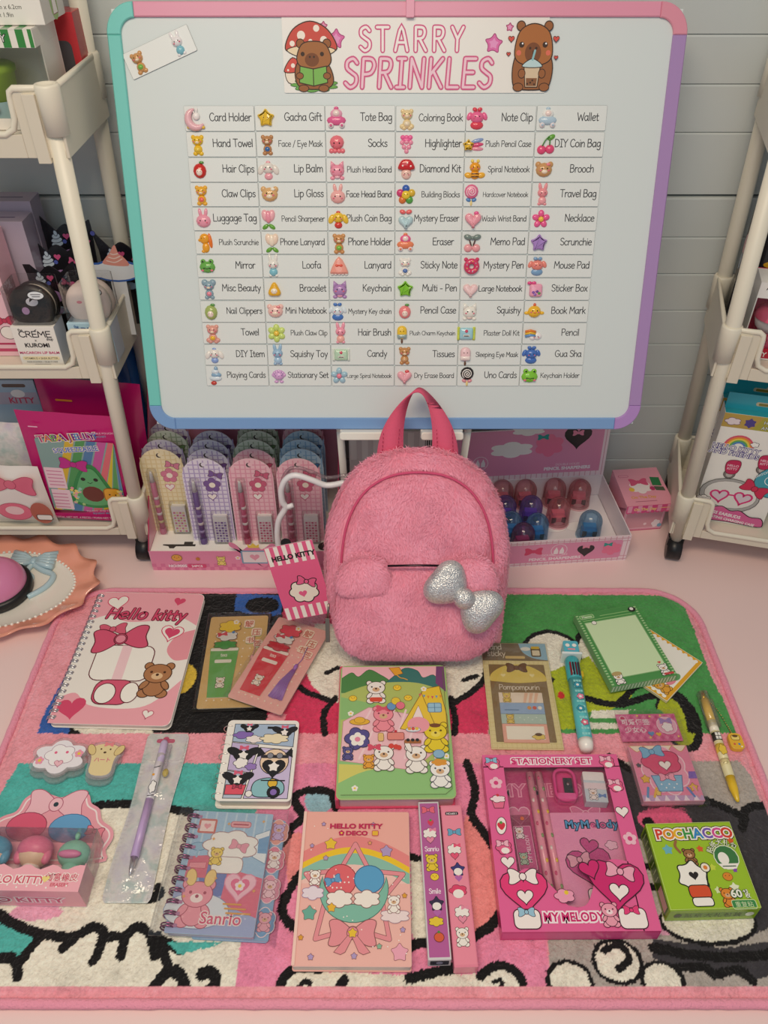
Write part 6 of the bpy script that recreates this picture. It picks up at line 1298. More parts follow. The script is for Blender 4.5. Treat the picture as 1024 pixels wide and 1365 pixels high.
for k in range(10): a, b = st_[k], st_[(k + 1) % 10]; p.stroke([a, b], 4.6, LN)
p.z += p.dz
for k in range(10): a, b = st_[k], st_[(k + 1) % 10]; p.stroke([a, b], 3.6, 'e8939a')
p.z += .02
p.fill([(32*math.cos(R(a)) + 0, -5 + 30*math.sin(R(a))) for a in range(165, 376, 10)] + [(30*math.cos(R(a)), 9 + 28*math.sin(R(a))) for a in range(355, 184, -10)], '83bda9', '4f7a6e', .7)
p.fill(oval(-13, 3, 15, 15), 'e36a70', '9a3a44', .8); p.fill(oval(14, 4, 14, 13), '5ea3cf', '3a6a92', .8); p.bow(-20, 3, 15, '6aa0cc', '3a6a92', 20, .5)
for x in (-13, 12): p.fill(cloud(x, -14, 24, 15, 6), 'f4ebe2', LN, .7)
for i in range(8): p.dot(-20 + (i*7) % 17, -4 + (i*5) % 15, .8, 'f6e6e0')
for x, y, s, c in ((-24, 38, 7, 'ecc43a'), (30, 31, 7, 'b39cc8'), (-40, -27, 8, '6fae9c'), (-20, -22, 5, 'ecb93a'), (42, -60, 9, 'efa8bc'), (0, -43, 5, 'ecc43a'), (47, -11, 3, 'e0a03a'), (-46, -48, 3, 'e0a03a'), (-36, -64, 3.4, 'b39cc8'), (2, -63, 3.4, 'b39cc8'), (24, -55, 3, '8ab89a'), (45, -41, 3, 'b39cc8'), (-28, 24, 3, 'b39cc8'), (-42, 36, 2.6, 'b39cc8'), (14, 39, 2.4, 'e8a06a'), (-32, 58, 2.6, 'b39cc8'), (17, 58, 2.6, 'b39cc8')): p.fill(star(x, y, s, .55), c, LN, .4)
p.bow(0, -44, 42, 'e8939a', LN, 0, .7); p.fill([(-4, -46), (-16, -60), (-10, -62), (-6, -60), (0, -48)], 'e8939a', LN, .5); p.fill([(4, -46), (16, -60), (10, -62), (6, -60), (0, -48)], 'e8939a', LN, .5); p.fill(star(0, -44, 5, .55), 'ecc43a', LN, .4)
p.fill(cloud(-38, -9, 20, 12, 6), 'eadce6', 'a98aa8', .6); p.fill(cloud(38, -29, 26, 12, 6), 'f0dcdc', 'a98a98', .6); p.bear(37, -19, 16, 'f4ece4', LN, .5); p.bear(-37, 5, 14, 'f4ece4', LN, .5)
for i in range(30): a = random.Random(i + 50); p.dot(-50 + a.random()*100, -68 + a.random()*130, .6, 'f8ece6')
p.text('HELLO KITTY', 0, 53.5, 6.6, 'c22a58', .05, 1.3); p.text('DECO', 1, 46.5, 6, 'c22a58', .05, 1.3); p.flower(-14, 48.6, 3, 'c22a58'); p.fill(rrect(6, 5, 1, 19, 48.6), 'ecb93a', 'c22a58', .5)
p.fill([(-52.3, -71), (-49.5, -71), (-49.5, 71), (-52.3, 71)], 'f6cfc2')
mb.build('cover', t)

# two slim boxes
def slim(label, c, rot, w, h, col, side, top):
    t = thing('slim_carton', label, 'box', at(*c), rot); mb = MB(); mb.prism(rrect(w, h, .6), 0, 14, side, 'gloss', ch=.4); p = Pen(mb, 14.03, 'gloss'); p.fill(rrect(w - 2.4, h - 4, .4), col)
    seq = [('bow', 'e8687e'), ('berry', 'd8405a'), ('cup', 'e88aa8'), ('word', 'Sanrio'), ('bear', 'e8c93a'), ('chick', 'f0cf3a'), ('word', 'Smile'), ('hat', '3a2f4a'), ('flower', 'e8c93a'), ('apple', 'd9603a')] if top == 'purple' else [('word', 'NO:6011'), ('bow', '6aa8c8'), ('cup', 'e8587a'), ('hat', '3f3a78'), ('bowl', 'e0486e'), ('cup', 'e890a8'), ('bear', 'f3ece4')]
    st = (h - 14) / len(seq); y = h/2 - 9
    for k, (m_, c_) in enumerate(seq):
        x = (.8 if k % 2 else -.8)
        if m_ == 'word':
            if c_.startswith('NO'): p.fill(rrect(13, 3.6, 1.4, 0, y), '2f2a30'); p.text(c_, 0, y - 1, 2.8, 'f0e4e6', .02)
            else: p.hand(c_, 0, y - 2, 4.4, 'f3e0ea', .16)
        elif m_ == 'bow': p.bow(x, y, 13, c_, '5a3a4a', 0, .4)
        elif m_ == 'berry': p.berry(x, y, 7, c_)
        elif m_ == 'cup': p.fill(cloud(x, y + 2, 13, 11, 6), 'f4ece6', '4a3a40', .4); p.fill(heart(x, y - 4, 8), c_, '4a3a40', .4); p.bow(x + 3, y + 6, 7, c_)
        elif m_ == 'bear': p.bear(x, y, 16, c_, '4a3a2a', .4)
        elif m_ == 'chick': p.chick(x, y, 8, c_)
        elif m_ == 'hat': p.fill(star(x, y + 2, 8, .5, 5), c_, '1c1a24', .4); p.fill(oval(x, y, 4, 3.4), 'f4ece6'); p.fill(heart(x, y - 6, 7), 'b86ab0')
        elif m_ == 'flower': p.fill(cloud(x, y, 13, 8, 6), c_, '6a5a2a', .4)
        elif m_ == 'apple': p.fill(oval(x, y, 4.4, 4), c_, '6a2a1a', .5); p.dot(x, y + 4.4, 1.2, '4f8a3a')
        elif m_ == 'bowl': p.fill(cloud(x, y + 2, 16, 10, 5), c_, '5a1f34', .4); p.fill(oval(x, y - 1, 5, 4), 'f4ece6')
        y -= st
    q = Pen(mb, .1, 'gloss', face_y(0, -h/2, 0)); q.z = .05
    if top == 'purple': q.fill(rrect(w - 4, 9, 1, 0, 7), '3c3c46'); q.dot(0, 7, 3, '8a8aa0')
    mb.build('carton', t)
slim('slim silver edged purple box standing closest to the peach notebook', (46.7, 340.5), 1.5, 20.5, 148, 'b85f9c', 'd5d1d3', 'purple')
slim('slim pink box with printed motifs to the side of the silver edged purple box', (69.3, 335.7), 1.5, 21, 150, 'ee8fa4', 'e8879e', 'pink')

# pastel notebook in a sleeve with tab cards
t = thing('notebook_pack', 'pastel blue spiral notebook with pink tab cards in a clear sleeve', 'notebook', at(-154.3, 347.1), -2.9)
w, h = 81, 117
mb = MB(); mb.prism(rrect(70, 116, 3, 18, -1.5), .3, 1.2, '8fb0d0', 'gloss'); p = Pen(mb, 1.24, 'gloss')
for i, y in enumerate((44, 16, -12, -42)): c = ('e8a598', 'e58aa0', 'eba0b4', '7fa6cc')[i]; p.fill(cloud(46, y, 22, 25, 6, .1), c, 'f0d6d8', .8); p.bear(47, y, 17, ('c9b0d8', 'f0e6e2', 'f0c8d0', 'e8a8b4')[i], '9a5a6a', .4)
mb.build('tab_card', t)
mb = MB(); mb.prism(rrect(w - 3, h - 2, 1, 1, 0), 1.3, 8, 'e9dce0', 'paper', side='cdbfd0'); mb.build('pages', t)
mb = MB(); mb.prism(rrect(w, h, 1.5), 8.1, 9, 'a9c6de', 'gloss', side='d8b8c4'); p = Pen(mb, 9.02, 'gloss')
for i in range(8): p.stroke([(-36 + i*10, 57), (-36 + i*10, 14)], 1.8, 'c3d8e6')
p.z += p.dz; p.fill([(-40, -14), (-40, -58), (40, -58), (40, -30), (10, -20)], 'a9b4d8'); p.fill([(-24, 6), (14, 10), (14, -20), (-14, -30)], '7a86bc'); p.fill([(6, 2), (40, -6), (40, -42), (4, -30)], 'e0788c'); p.fill([(-34, 12), (-14, 14), (-14, -8), (-34, -8)], 'd9788a'); p.fill([(-32, 6), (-16, 7), (-16, 1), (-32, 1)], 'e89aa4', 'b85a6a', .4)
p.fill(rrect(16, 13, 1, -23, 43), 'f3dcd6', 'd07a70', 2); p.fill(heart(-23, 43, 7), 'e8a0a8'); p.fill(rrect(20, 6, 2.6, 10, 46), 'e9a7ac', 'c46a74', .6); p.stroke([(3, 46), (17, 46)], 1.6, 'b85a6a'); p.fill([(26, 36), (40, 42), (40, 8), (27, 14)], 'e9eef0', '7a9ab8', .6); p.fill([(30, 32), (40, 36), (40, 18), (31, 18)], '7fa6cc')
p.fill(oval(-27, 22, 8, 4), '9fc0d6', '5f86a8', .5); p.stroke([(-27, 19), (-27, 12)], 2, '9fc0d6')
p.fill(cloud(4, 24, 52, 30, 7, .12), 'f4f0ea', 'b08a8a', .8); p.fill(rrect(30, 16, 6, 4, 5), 'f4f0ea', 'b08a8a', .7); p.bow(12, 24, 18, 'e8a0b0', 'b08a8a', -15, .5); p.bear(-8, 13, 17, 'ecd06a', '8a6a3a', .5)
p.fill(oval(-16, -38, 30, 16), 'dde4ea', '8a9ab8', .6); p.bear(-18, -32, 42, 'eda0ac', 'b05a6a', .7, 'f6e6e2')
for q in (-1, 1): p.fill(oval(-18 + q*9, -8, 5, 8, -q*10), 'efd08a', 'b8925a', .6)
p.fill(heart(20, -14, 30), 'f2c3d0', 'e89ab4', 1); p.fill(heart(20, -14, 18), 'e77a9a'); p.flower(20, -14, 5, 'f6e6ea')
for w_, c in ((.07, 'f4e6e2'), (.01, 'd8607e')): p.text('Sanrio', 8, -49, 15, c, w_)
for i, y in enumerate((-31, -35, -39)): p.stroke([(8 + i*2, y), (24 + i*5, y)], 1.6, 'e0a45a')
for x, y in ((-2, 46), (32, 50), (-14, 30), (34, -18), (-4, -8), (-36, -52), (-30, -26)): p.fill(star(x, y, 2.2, .35, 4), 'e8b06a')
for i in range(11): p.fill(rrect(9, 3.2, .8, -34.5, 52 - i*10.4), 'b684a4')
mb.build('cover', t)
rings(11, -39, 52, -52, 6.6, 5.6, .8, 'a8688c', 'metal', 1.2).build('spiral_wire', t)
mb = MB(); mb.box(-53, 56, -63, 62, 13.2, 13.3, 'f0f0f2', 'film', 1)
mb.add([(-53, -63, 13.2), (-53, 62, 13.2), (-55, 62, .5), (-55, -63, .5), (56, -63, 13.2), (56, 62, 13.2), (60, 62, .5), (60, -63, .5)], [(0, 1, 2, 3), (5, 4, 7, 6)], 'f0f0f2', 'film'); mb.build('clear_sleeve', t)

# stationery set
t = thing('stationery_box', 'big pink windowed stationery set box with pencils inside', 'box', at(175.1, 377), .4)
w, h, T = 142, 177, 18; PS = 'e7659b'
mb = MB(); mb.box(-w/2, w/2, -h/2, h/2, 0, 1.2, 'd8407f', 'gloss')
for x0, x1, y0, y1 in ((-w/2, w/2, -h/2, -h/2 + 1), (-w/2, w/2, h/2 - 1, h/2), (-w/2, -w/2 + 1, -h/2, h/2), (w/2 - 1, w/2, -h/2, h/2)): mb.box(x0, x1, y0, y1, 1, T - .8, 'd8447f', 'gloss')
bz0, bz1 = T - .8, T
for o in ([(-71, 74), (71, 74), (71, 88.5), (-71, 88.5)], [(-71, -36), (-50, -36), (-50, 75), (-71, 75)], [(55, -88.5), (71, -88.5), (71, 75), (55, 75)], [(-71, -88.5), (56, -88.5), (56, -26)] + spline([(56, -26), (40, -24), (24, -34), (18, -50), (8, -66), (-8, -66), (-16, -54), (-28, -40), (-40, -32), (-50, -36)], 4) + [(-71, -36)]): mb.prism(o, bz0, bz1, PS, 'gloss')
p = Pen(mb, T + .03, 'gloss'); M_ = '4a1a30'
for w_, c in ((.13, 'f8e6ec'), (.02, 'd0286e')): p.text('STATIONERY SET', 1, 77.5, 10, c, w_, wid=84)
for w_, c in ((.16, 'f8e6ec'), (.03, 'd0286e')): p.text('MY MELODY', -5, -80, 11, c, w_, wid=54)
for x, y, k in ((-61, 78, 'b'), (59, 79, 'b'), (-60, 56, 'f'), (62, 52, 'b'), (-60, 36, 'c'), (62, 24, 'h'), (-60, 10, 'o'), (63, -4, 'f'), (-60, -12, 'b'), (-58, -26, 'h')):
    if k == 'b': p.fill(cloud(x, y, 15, 13, 5), 'e8628e', M_, .6); p.bow(x - 1, y + 4, 12, '8fc0dc' if x < -60 and y > 70 else 'f3b6c8', M_, 0, .4); p.fill(oval(x + 1, y - 3, 4, 3), 'f7ece8')
    elif k == 'f': p.flower(x, y, 7, 'f3c0d0', 'd8407f')
    elif k == 'h': p.fill(heart(x, y, 13), 'f7ece8', M_, .6)
    elif k == 'c': p.cupcake(x, y, 15)
    else: p.fill(oval(x, y, 5, 9, -10), 'f7ece8', M_, .6); p.berry(x, y, 9)
# plain hearts, bows and cushions in the lower corners
p.fill(heart(-46, -52, 44), 'e83f7c', M_, 1); p.bow(-46, -40, 27, 'f7ece8', M_, 0, .8); p.fill(heart(-46, -58, 15), 'f7ece8', M_, .8); p.fill(rrect(24, 17, 5, -47, -78), 'f7ece8', M_, .9); p.bow(-47, -72, 15, '9cc6dc', M_, 0, .5)
p.fill(heart(40, -46, 52, -8), 'd22d72', M_, 1.1); p.fill(heart(18, -33, 20, 14), 'd22d72', M_, 1); p.bow(46, -36, 26, 'f0a9c0', M_, -14, .8); p.fill(heart(41, -54, 18, -8), 'f7ece8', M_, .9); p.fill(rrect(25, 18, 5, 48, -78), 'f7ece8', M_, .9); p.bow(48, -71, 14, 'e83f7c', M_, 0, .5); p.bear(28, -75, 21, 'ee9fb4', M_, .6, 'f7dfe4'); p.fill(cloud(-10, -58, 18, 12, 5), 'f0a0bc', M_, .5); p.dot(-8, -55, 2, 'ecc83a')
p2 = Pen(mb, .03, 'gloss', face_y(0, -h/2, 0)); p2.fill([(-70, 3), (70, 3), (70, 15), (-70, 15)], 'e05890')
mb.build('window_box', t)
mb = MB(); mb.box(-69, 69, -86, 86, 1.3, 2.2, 'c64a80', 'gloss'); p = Pen(mb, 2.24, 'gloss')
for w_, c in ((.05, 'f0a6c0'), (.0, 'd0628f')): p.text('MY MELODY', 2, 50, 20, c, w_, 1.05)
p.fill(heart(-38, 30, 22), 'd97aa0', 'f0bccf', 1); p.bow(30, 30, 30, 'd97aa0', 'f0bccf', 0, .8); mb.build('backing_card', t)
mb = MB(); mb.box(-54, 58, -66, 76, T - 1.2, T - 1.1, 'f6eef2', 'film'); mb.build('window', t)
def inside(x, y, z=RZ + 2.4): c, s = math.cos(R(.4)), math.sin(R(.4)); return (175.1 + x*c - y*s, 377 + x*s + y*c, z)
for x, l in ((-21, 'pink pencil inside the stationery box, nearer the ruler sheet'), (-11.5, 'pink pencil inside the stationery box, nearer the notepad')):
    mb = MB(); mb.tube([(0, -58, 5), (0, 73, 5)], 3.9, 'ee9cae', 'gloss', 8); mb.tube([(0, -58, 5), (0, -66, 5)], [3.9, .6], 'e8c8a0', 'plastic', 8)
    for k in range(10): mb.ell((1.5 if k % 2 else -1.2, 66 - k*12.4, 8.2), (1.8, 2.6, .9), ('d9567e', '8aa86a', 'f3e4dc', 'ecc83a')[k % 4], 'gloss', 8, 3)
    tag(mb.build('pencil', None, inside(x, 0), 1.2), l, 'pencil', 'pencils in the stationery box')
t2 = thing('pencil_sharpener', 'hot pink pencil sharpener inside the stationery box', 'pencil sharpener', inside(12, 57), -2)
mb = MB(); out = rrect(23, 36, 8); mb.prism(out, 0, 4, 'e0408c', 'plastic'); n = 20
rim = rrect(21, 34, 8); mb.tube([(x, y, 10) for x, y in rim], 2, 'e0408c', 'plastic', 6, True); mb.prism(rim, 3, 10, 'd8388a', 'plastic', caps=False); mb.box(-9, 9, -17, -10, 4, 12, 'e860a0', 'plastic', 1); mb.build('body', t2)
mb = MB(); mb.box(-1, 8, -8, 9, 6, 8, '4a4648', 'metal'); mb.cyl((3.5, 2, 8), (3.5, 2, 8.8), 1.8, 'b0aaa8', 'metal', 10); mb.build('blade', t2)
t2 = thing('eraser', 'white topped eraser in printed sleeve inside the stationery box', 'eraser', inside(42, 54), -3); mb = MB(); mb.box(-11, 11, 6, 17, 0, 11, 'f0ece8', 'plastic', 1.6); mb.build('rubber', t2)
mb = MB(); mb.box(-11.3, 11.3, -17, 7, 0, 11.3, 'c9d6dc', 'gloss', .8); p = Pen(mb, 11.33, 'gloss'); p.fill([(-11, -3), (11, -3), (11, 4), (-11, 4)], 'e8d8dc'); p.bear(-3, -9, 12, 'f0e6e0', '4a4a5a', .4); p.bow(6, -10, 8, '6a8ac0'); mb.build('printed_sleeve', t2)
mb = MB(); mb.prism(rrect(70, 92, 1), 0, 5, 'ee9cc0', 'gloss', side='f0e6e6'); p = Pen(mb, 5.03, 'gloss')
x = -21
for w_, cs in ((.10, ['2a3a5a'] * 8), (.02, ['5aa8d8', '5aa8d8', '5aa8d8', 'e05a94', '5aa8d8', 'e05a94', '5aa8d8', '5aa8d8'])):
    x = -22
    for ch_, c in zip('MyMelody', cs): p.text(ch_, x + {'M': 4.6, 'l': 1.8}.get(ch_, 3.2), 30, 11, c, w_); x += {'M': 9.2, 'l': 3.6}.get(ch_, 6.4)
p.fill(heart(-5, -8, 44, 8), 'c84a8a', M_, .9); p.fill(heart(-2, 12, 18, -14), 'c84a8a', M_, .9); p.bow(-14, -2, 22, 'e8a9bc', M_, 10, .7); p.fill(heart(-4, -14, 14, 8), 'f3e6e6', M_, .8); p.fill(rrect(20, 15, 4, -2, -37), 'f3e6e6', M_, .8); p.fill(cloud(20, 12, 12, 9, 5), 'f0c0d4', M_, .4)
tag(mb.build('notepad', None, inside(27, -17), .5), 'pink notepad with blue title inside the stationery box', 'notepad')
mb = MB(); mb.prism(rrect(22, 62, 2), 0, 1.2, 'd0709a', 'acrylic'); p = Pen(mb, 1.24, 'gloss'); p.fill(rrect(17, 44, 1, 1, -3), 'c85a8c', 'e8a6c0', .6); p.text('MY MELODY', 6, -4, 5, 'f3d3e0', .01, 1, 90); p.bear(-2, 12, 12, 'f3e6e6', M_, .4); p.bear(-2, -14, 12, 'a9c0a8', M_, .4); p.dot(3, 27, 2, 'e0703a'); p.dot(3, -29, 2, 'e0703a')
tag(mb.build('ruler_sheet', None, inside(-38, -2), 2), 'translucent pink printed sheet beside the pencils inside the stationery box', 'ruler')

# green sticker box
t = thing('sticker_box', 'lime green sticker box with rainbow lettered title and white puppy free star print', 'box', at(297.8, 346.5), 1.6); t['label'] = 'lime green square sticker box with rainbow coloured lettering'
w, h, T = 83, 82, 22
mb = MB(); mb.prism(rrect(w, h, .8), 0, T, '9ec32c', 'gloss', side='8fb32a', ch=.4); p = Pen(mb, T + .03, 'gloss'); DKG = '1f2a14'
for w_, cs in ((.17, ['3a2418'] * 9), (.12, ['f6f0e4'] * 9), (.03, ['d8402e', 'e8902a', 'e8b82a', '3f9a48', '3a8ac8', '7a5ab8', 'd84a9a', 'd8402e', '8a4ab0'])):
    x = -31
    for ch_, c in zip('POCHACCO', cs): p.text(ch_, x, 25.5, 14, c, w_, 1); x += 9.4
    p.z += .01
for x, y, s, c in ((-27, 15, 6, '6fb4c0'), (4, 15, 4, 'd8602e'), (10, -3, 4, 'c8d84a'), (24, -22, 5.4, 'e9eed0'), (36, 22, 4, 'd8602e'), (8, -24, 4, 'd9e6b0'), (18, -38, 4, 'a8cf4a'), (-14, -4, 3, 'b8d24a'), (30, -6, 3, '8a4ab0')): p.fill(star(x, y, s, .5), c)
p.bear(-8, 7, 16, '9a6a3e', '3a2410', .7); p.curve([(-16, 12), (-19, 18), (-17, 23)], 2.6, '9a6a3e')
p.fill(star(-11, -11, 17, .66, 6, 80), 'f6f2ea', DKG, 1.1); p.fill(heart(-10, -10, 9), '2a2420'); p.fill(rrect(20, 12, 4, -9, -25), 'd9542e', DKG, .9); p.fill(rrect(19, 8, 3, -9, -34), 'f6f2ea', DKG, .9); p.stroke([(0, -20), (3, -6)], 1.4, DKG); p.dot(3, -3, 4.4, 'f3ead6', DKG, .8); p.dot(3, -3, 2, 'e0843a')
p.chick(21, -12, 9, 'e08a2e'); p.bear(15, -31, 17, 'e0892e', '5a2f10', .6)
p.dot(26, 6, 11.5, '3f7a44', 'e9eed8', .8); p.fill(oval(23, 5, 5, 6), 'f3efe6'); p.fill([(16, 0), (36, 0), (32, -5), (20, -5)], 'f3efe6'); p.stroke([(20, -2.5), (32, -2.5)], 1, '3f5a44')
for i, ch_ in enumerate('贴纸大礼包'): a = R(150 - i*26); X_, Y_ = 26 + 12.6*math.cos(a), 6 + 12.6*math.sin(a); p.text(ch_, X_, Y_, 6.4, '2f4a24', .07, 1, 60 - i*26); p.text(ch_, X_, Y_, 6.4, 'eef2da', .01, 1, 60 - i*26)
p.fill(rrect(22, 8, 2, 27, -37.5), '3f8a4a', 'd9e6b0', .6); p.text('重复粘', 27, -39.6, 5.6, 'cfe0b0', .0)
for w_, c in ((.1, '2f5a30'), (.03, 'f3f3e6')): p.text('60', 23, -31, 9.5, c, w_, 1.1); p.text('+3', 32, -27.5, 4.4, c, w_); p.text('枚', 33, -31.6, 5, c, w_ * .5)
p.stroke([(-41, 40.5), (41, 40.5), (41, -40.5), (-41, -40.5)], .5, 'c8de7a', True)
q = Pen(mb, .03, 'gloss', face_y(0, -h/2, 0)); q.fill(rrect(66, 10, 2, -2, 11), '5f8a1e')
for i, ch_ in enumerate('贴纸大礼包装'): q.text(ch_, -22 + i*9, 7.4, 8, '26361a', .0)
q.dot(34, 11, 4, 'e9ecd6'); q.dot(-32, 11, 3.6, '26361a')
q = Pen(mb, .03, 'gloss', Matrix.Translation((-w/2, 0, 0)) @ Matrix(((0,0,-1,0),(-1,0,0,0),(0,1,0,0),(0,0,0,1)))); q.fill([(-38, 3), (38, 3), (38, 19), (-38, 19)], '4f6a22'); q.fill([(16, 5), (36, 5), (36, 17), (16, 17)], 'e3a8a0'); [q.stroke([(-34 + i*7, 6), (-34 + i*7, 16)], 1.2, 'b8c88a') for i in range(7)]
mb.build('carton', t)

# pink sticky pad pack with header card
t = thing('memo_pack', 'pink header bag holding a small pad with blue ribbon print', 'memo pad', at(294.5, 470), 1)
mb = MB(); mb.box(-34, 33, 21, 56, 3, 4, 'df6f9e', 'gloss', .5); p = Pen(mb, 4.03, 'gloss'); p.mb.M = None
for i in range(14):
    for j in range(5): x, y = -31 + i*4.7, 25 + j*6.6; p.fill([(x, y + 3), (x + 2.2, y), (x, y - 3), (x - 2.2, y)], 'd0568c' if (i + j) % 2 else 'e88ab0')
p.z += .02; p.dot(-27, 50, 3, 'c83a6a', 'f3d9e2', .7); p.text('可爱便签', -14, 42, 8, 'f6e3ea', .02); p.text('少女心', -16, 32, 8, 'f6e3ea', .02); p.fill(heart(0, 30, 7), '6a9ac8'); p.fill(heart(8, 29, 6), 'ecc04a'); p.dot(20, 40, 11, 'f0b6cc', 'f6e3ea', .7); p.bow(20, 46, 14, 'a98ac8', None); p.fill(cloud(20, 38, 12, 12, 5), 'f6f0f0', 'b8587a', .5)
for x, y in ((-10, 53), (4, 52), (16, 53), (29, 26), (-2, 25)): p.fill(star(x, y, 2, .4), 'f3d86a')
mb.build('header_card', t)
mb = MB(); mb.box(-31.5, 31.5, -53, 12, 1, 10, 'efb0c4', 'gloss', .6); p = Pen(mb, 10.03, 'gloss'); p.fill([(-31, -52.5), (31, -52.5), (31, 11.5), (-31, 11.5)], 'ec8fae')
for i in range(4): x = -23.2 + i*15.5; p.fill(spline([(x - 7.6, 11.4), (x, 4), (x + 7.6, 11.4)], 5), 'f6e6d0', 'd8a04a', .6)
p.fill(cloud(0, -18, 46, 54, 7, .1), 'f0a6be', 'f6d6e0', 1.2); p.fill(cloud(-1, -8, 40, 30, 5, .12), 'e0567f', '8a2a4a', .8); p.bow(-8, 4, 24, '86bcdc', '3a6a9a', 6, .6); p.fill(heart(2, -12, 13), 'f7efea', '8a2a4a', .7); p.fill([(-16, -24), (16, -24), (12, -42), (-12, -42)], '8fbfdc', '4a6a9a', .7); p.bow(0, -26, 16, 'f2a6bc', '8a2a4a'); [p.dot(-8 + i*4, -34 - (i % 2)*4, .9, 'f3f3f6') for i in range(5)]
p.fill([(-31, -52.5), (31, -52.5), (31, -47), (-31, -46)], 'c9a6cc')
for i in range(6): p.fill([(-30 + i*10, -52.5), (-24 + i*10, -52.5), (-27 + i*10, -46)], 'f0e0ea')
p.z += .02
for x, y, s, c in ((-23, -28, 6, 'e8b84a'), (-26, -12, 3.4, '5a5a6a'), (24, -38, 6, 'e8b84a'), (-14, -44, 4, 'e8c86a')): p.fill(star(x, y, s, .5), c, '8a5a3a', .4)
for x, r, c in ((-26, 70, '6a9ac8'), (-19, 60, 'e8b84a'), (22, 120, '6a8ac8'), (27, 110, 'e89ab0')): p.stroke([(x, -48), (x + 9*math.cos(R(r)), -48 + 11*math.sin(R(r)))], 2.4, c)
p.fill([(22, -28), (31, -28), (31, -20), (24, -20)], '8a6ac0'); mb.build('pad', t)
mb = MB(); mb.box(-36, 35, -57, 57, 10.6, 10.7, 'f3eef0', 'film', 1); mb.add([(-36, -57, 10.6), (35, -57, 10.6), (35, -60, .4), (-36, -60, .4)], [(0, 1, 2, 3)], 'f3eef0', 'film'); mb.build('clear_bag', t)

# memo pads
t = thing('memo_pad', 'white memo pad with yellow border tucked under the green memo pad', 'memo pad', at(314, 610), 44)
mb = MB(); mb.prism(rrect(80, 109, .6), 0, 3.6, 'f1ece0', 'paper', side='e2d3a6'); p = Pen(mb, 3.63); p.fill(rrect(79, 108, .5), 'e3a92c'); p.fill(rrect(71, 99, 2), 'f3efe6')
for i in range(15): p.dot(-35.5, -48 + i*7, 2.4, 'f3efe6'); p.dot(35.5, -48 + i*7, 2.4, 'f3efe6')
p.flower(30, 44, 6, 'e8788a', '5aa85a'); p.fill(heart(22, 46, 7), '6aa84a'); p.bear(-26, -40, 20, 'e0a13a', '5a3a1a', .6); p.fill(oval(-10, -42, 9, 5), 'e8889a'); p.fill(oval(-2, -44, 6, 4), '6aa86a'); p.bear(-18, 0, 34, 'e8cf6a', '8a6a3a', .7); p.fill(oval(-18, 16, 8, 4), '8a5a34'); mb.build('sheets', t)
t = thing('memo_pad', 'green bordered pale green memo pad lying across the white one', 'memo pad', at(288.7, 617.8, 12), 12.2)
w, h = 81, 112
mb = MB(); mb.prism(rrect(w, h, .5), 0, 11, '5fa25c', 'paper', side='7fae78'); p = Pen(mb, 11.03); p.fill(rrect(w - 1, h - 1, .4), '4f9450')
for s in (-1, 1):
    for i in range(28): p.fill([(s*37, -54 + i*3.9), (s*40, -54 + i*3.9), (s*40, -52 + i*3.9), (s*37, -52 + i*3.9)], 'a9cf96')
p.z += .02; p.fill(rrect(68, 86, 1, 0, -3), 'cfe6b8', '7ab070', 1.2); p.fill(rrect(18, 6, 1.6, -27, 49), '77b268', 'cfe6b8', .5); p.text('Memo', -27, 47.4, 5, 'e3f0d4', .02); p.stroke([(-10, 47.5), (30, 47.5)], 1, '9ccf86'); p.stroke([(-34, 43), (30, 43)], 1, '9ccf86')
p.bear(-28, -47, 16, 'f2eee6', '2a2a24', .6); p.fill(oval(-28, -40, 6, 3), 'b8a06a'); p.bear(29, -46, 16, 'f2eee6', '2a2a24', .6); p.fill(rrect(12, 3, 1, 32, -52), 'c84a4a'); p.fill(heart(28, -35, 4), 'd8504a'); p.dot(-22, 38, 3, 'f2eee6', '2a2a24', .5); p.fill(oval(33, 49, 5, 4), '2a2a24'); p.dot(33, 50, 2.4, 'f2eee6')
for sd in ('y',):
    q = Pen(mb, .03, 'paper', face_y(0, -h/2, 0))
    for i in range(20): q.fill([(-40 + i*4, 1), (-38 + i*4, 1), (-37 + i*4, 10), (-39 + i*4, 10)], 'cfe0c0')
mb.build('sheets', t)

# sticky note pack
t = thing('sticky_note_pack', 'tan sticky note pack on a yellow grid card half under the plush backpack', 'sticky notes', at(157.2, 556.3), -.8)
w, h = 79, 148
mb = MB(); mb.prism(rrect(w, h, 1), 0, .8, 'ecdfa8', 'gloss'); p = Pen(mb, .83, 'gloss')
for i in range(15): p.stroke([(-38 + i*5.4, -73), (-38 + i*5.4, 50)], .4, 'd9c98a')
for i in range(23): p.stroke([(-39, -72 + i*5.4), (39, -72 + i*5.4)], .4, 'd9c98a')
p.z += .02; p.fill([(-39, 47), (39, 47), (39, 73.5), (-39, 73.5)], '8a7a62'); p.fill([(6, 73.5)] + spline([(6, 73.5), (10, 60), (22, 51), (39, 48)], 4) + [(39, 73.5)], '9cc4dc'); p.hand('and', -22, 64, 8, 'f3e9d8', .11); p.hand('sticky', -22, 54, 8, 'f3e9d8', .11); p.fill(rrect(24, 4, 1.6, 0, 52), 'e0c68a'); p.fill(rrect(12, 14, 2, 26, 60), '6a5a3a'); p.fill(rrect(9, 8, 1, 26, 59), 'e8dcc0'); p.fill(rrect(10, 4, 1, 26, 67), 'e0c04a'); p.fill(oval(14, 65, 6, 3), 'f0f0ea')
p.fill(rrect(66, 106, 1, 0, -12), '8f7750'); mb.build('backing_card', t)
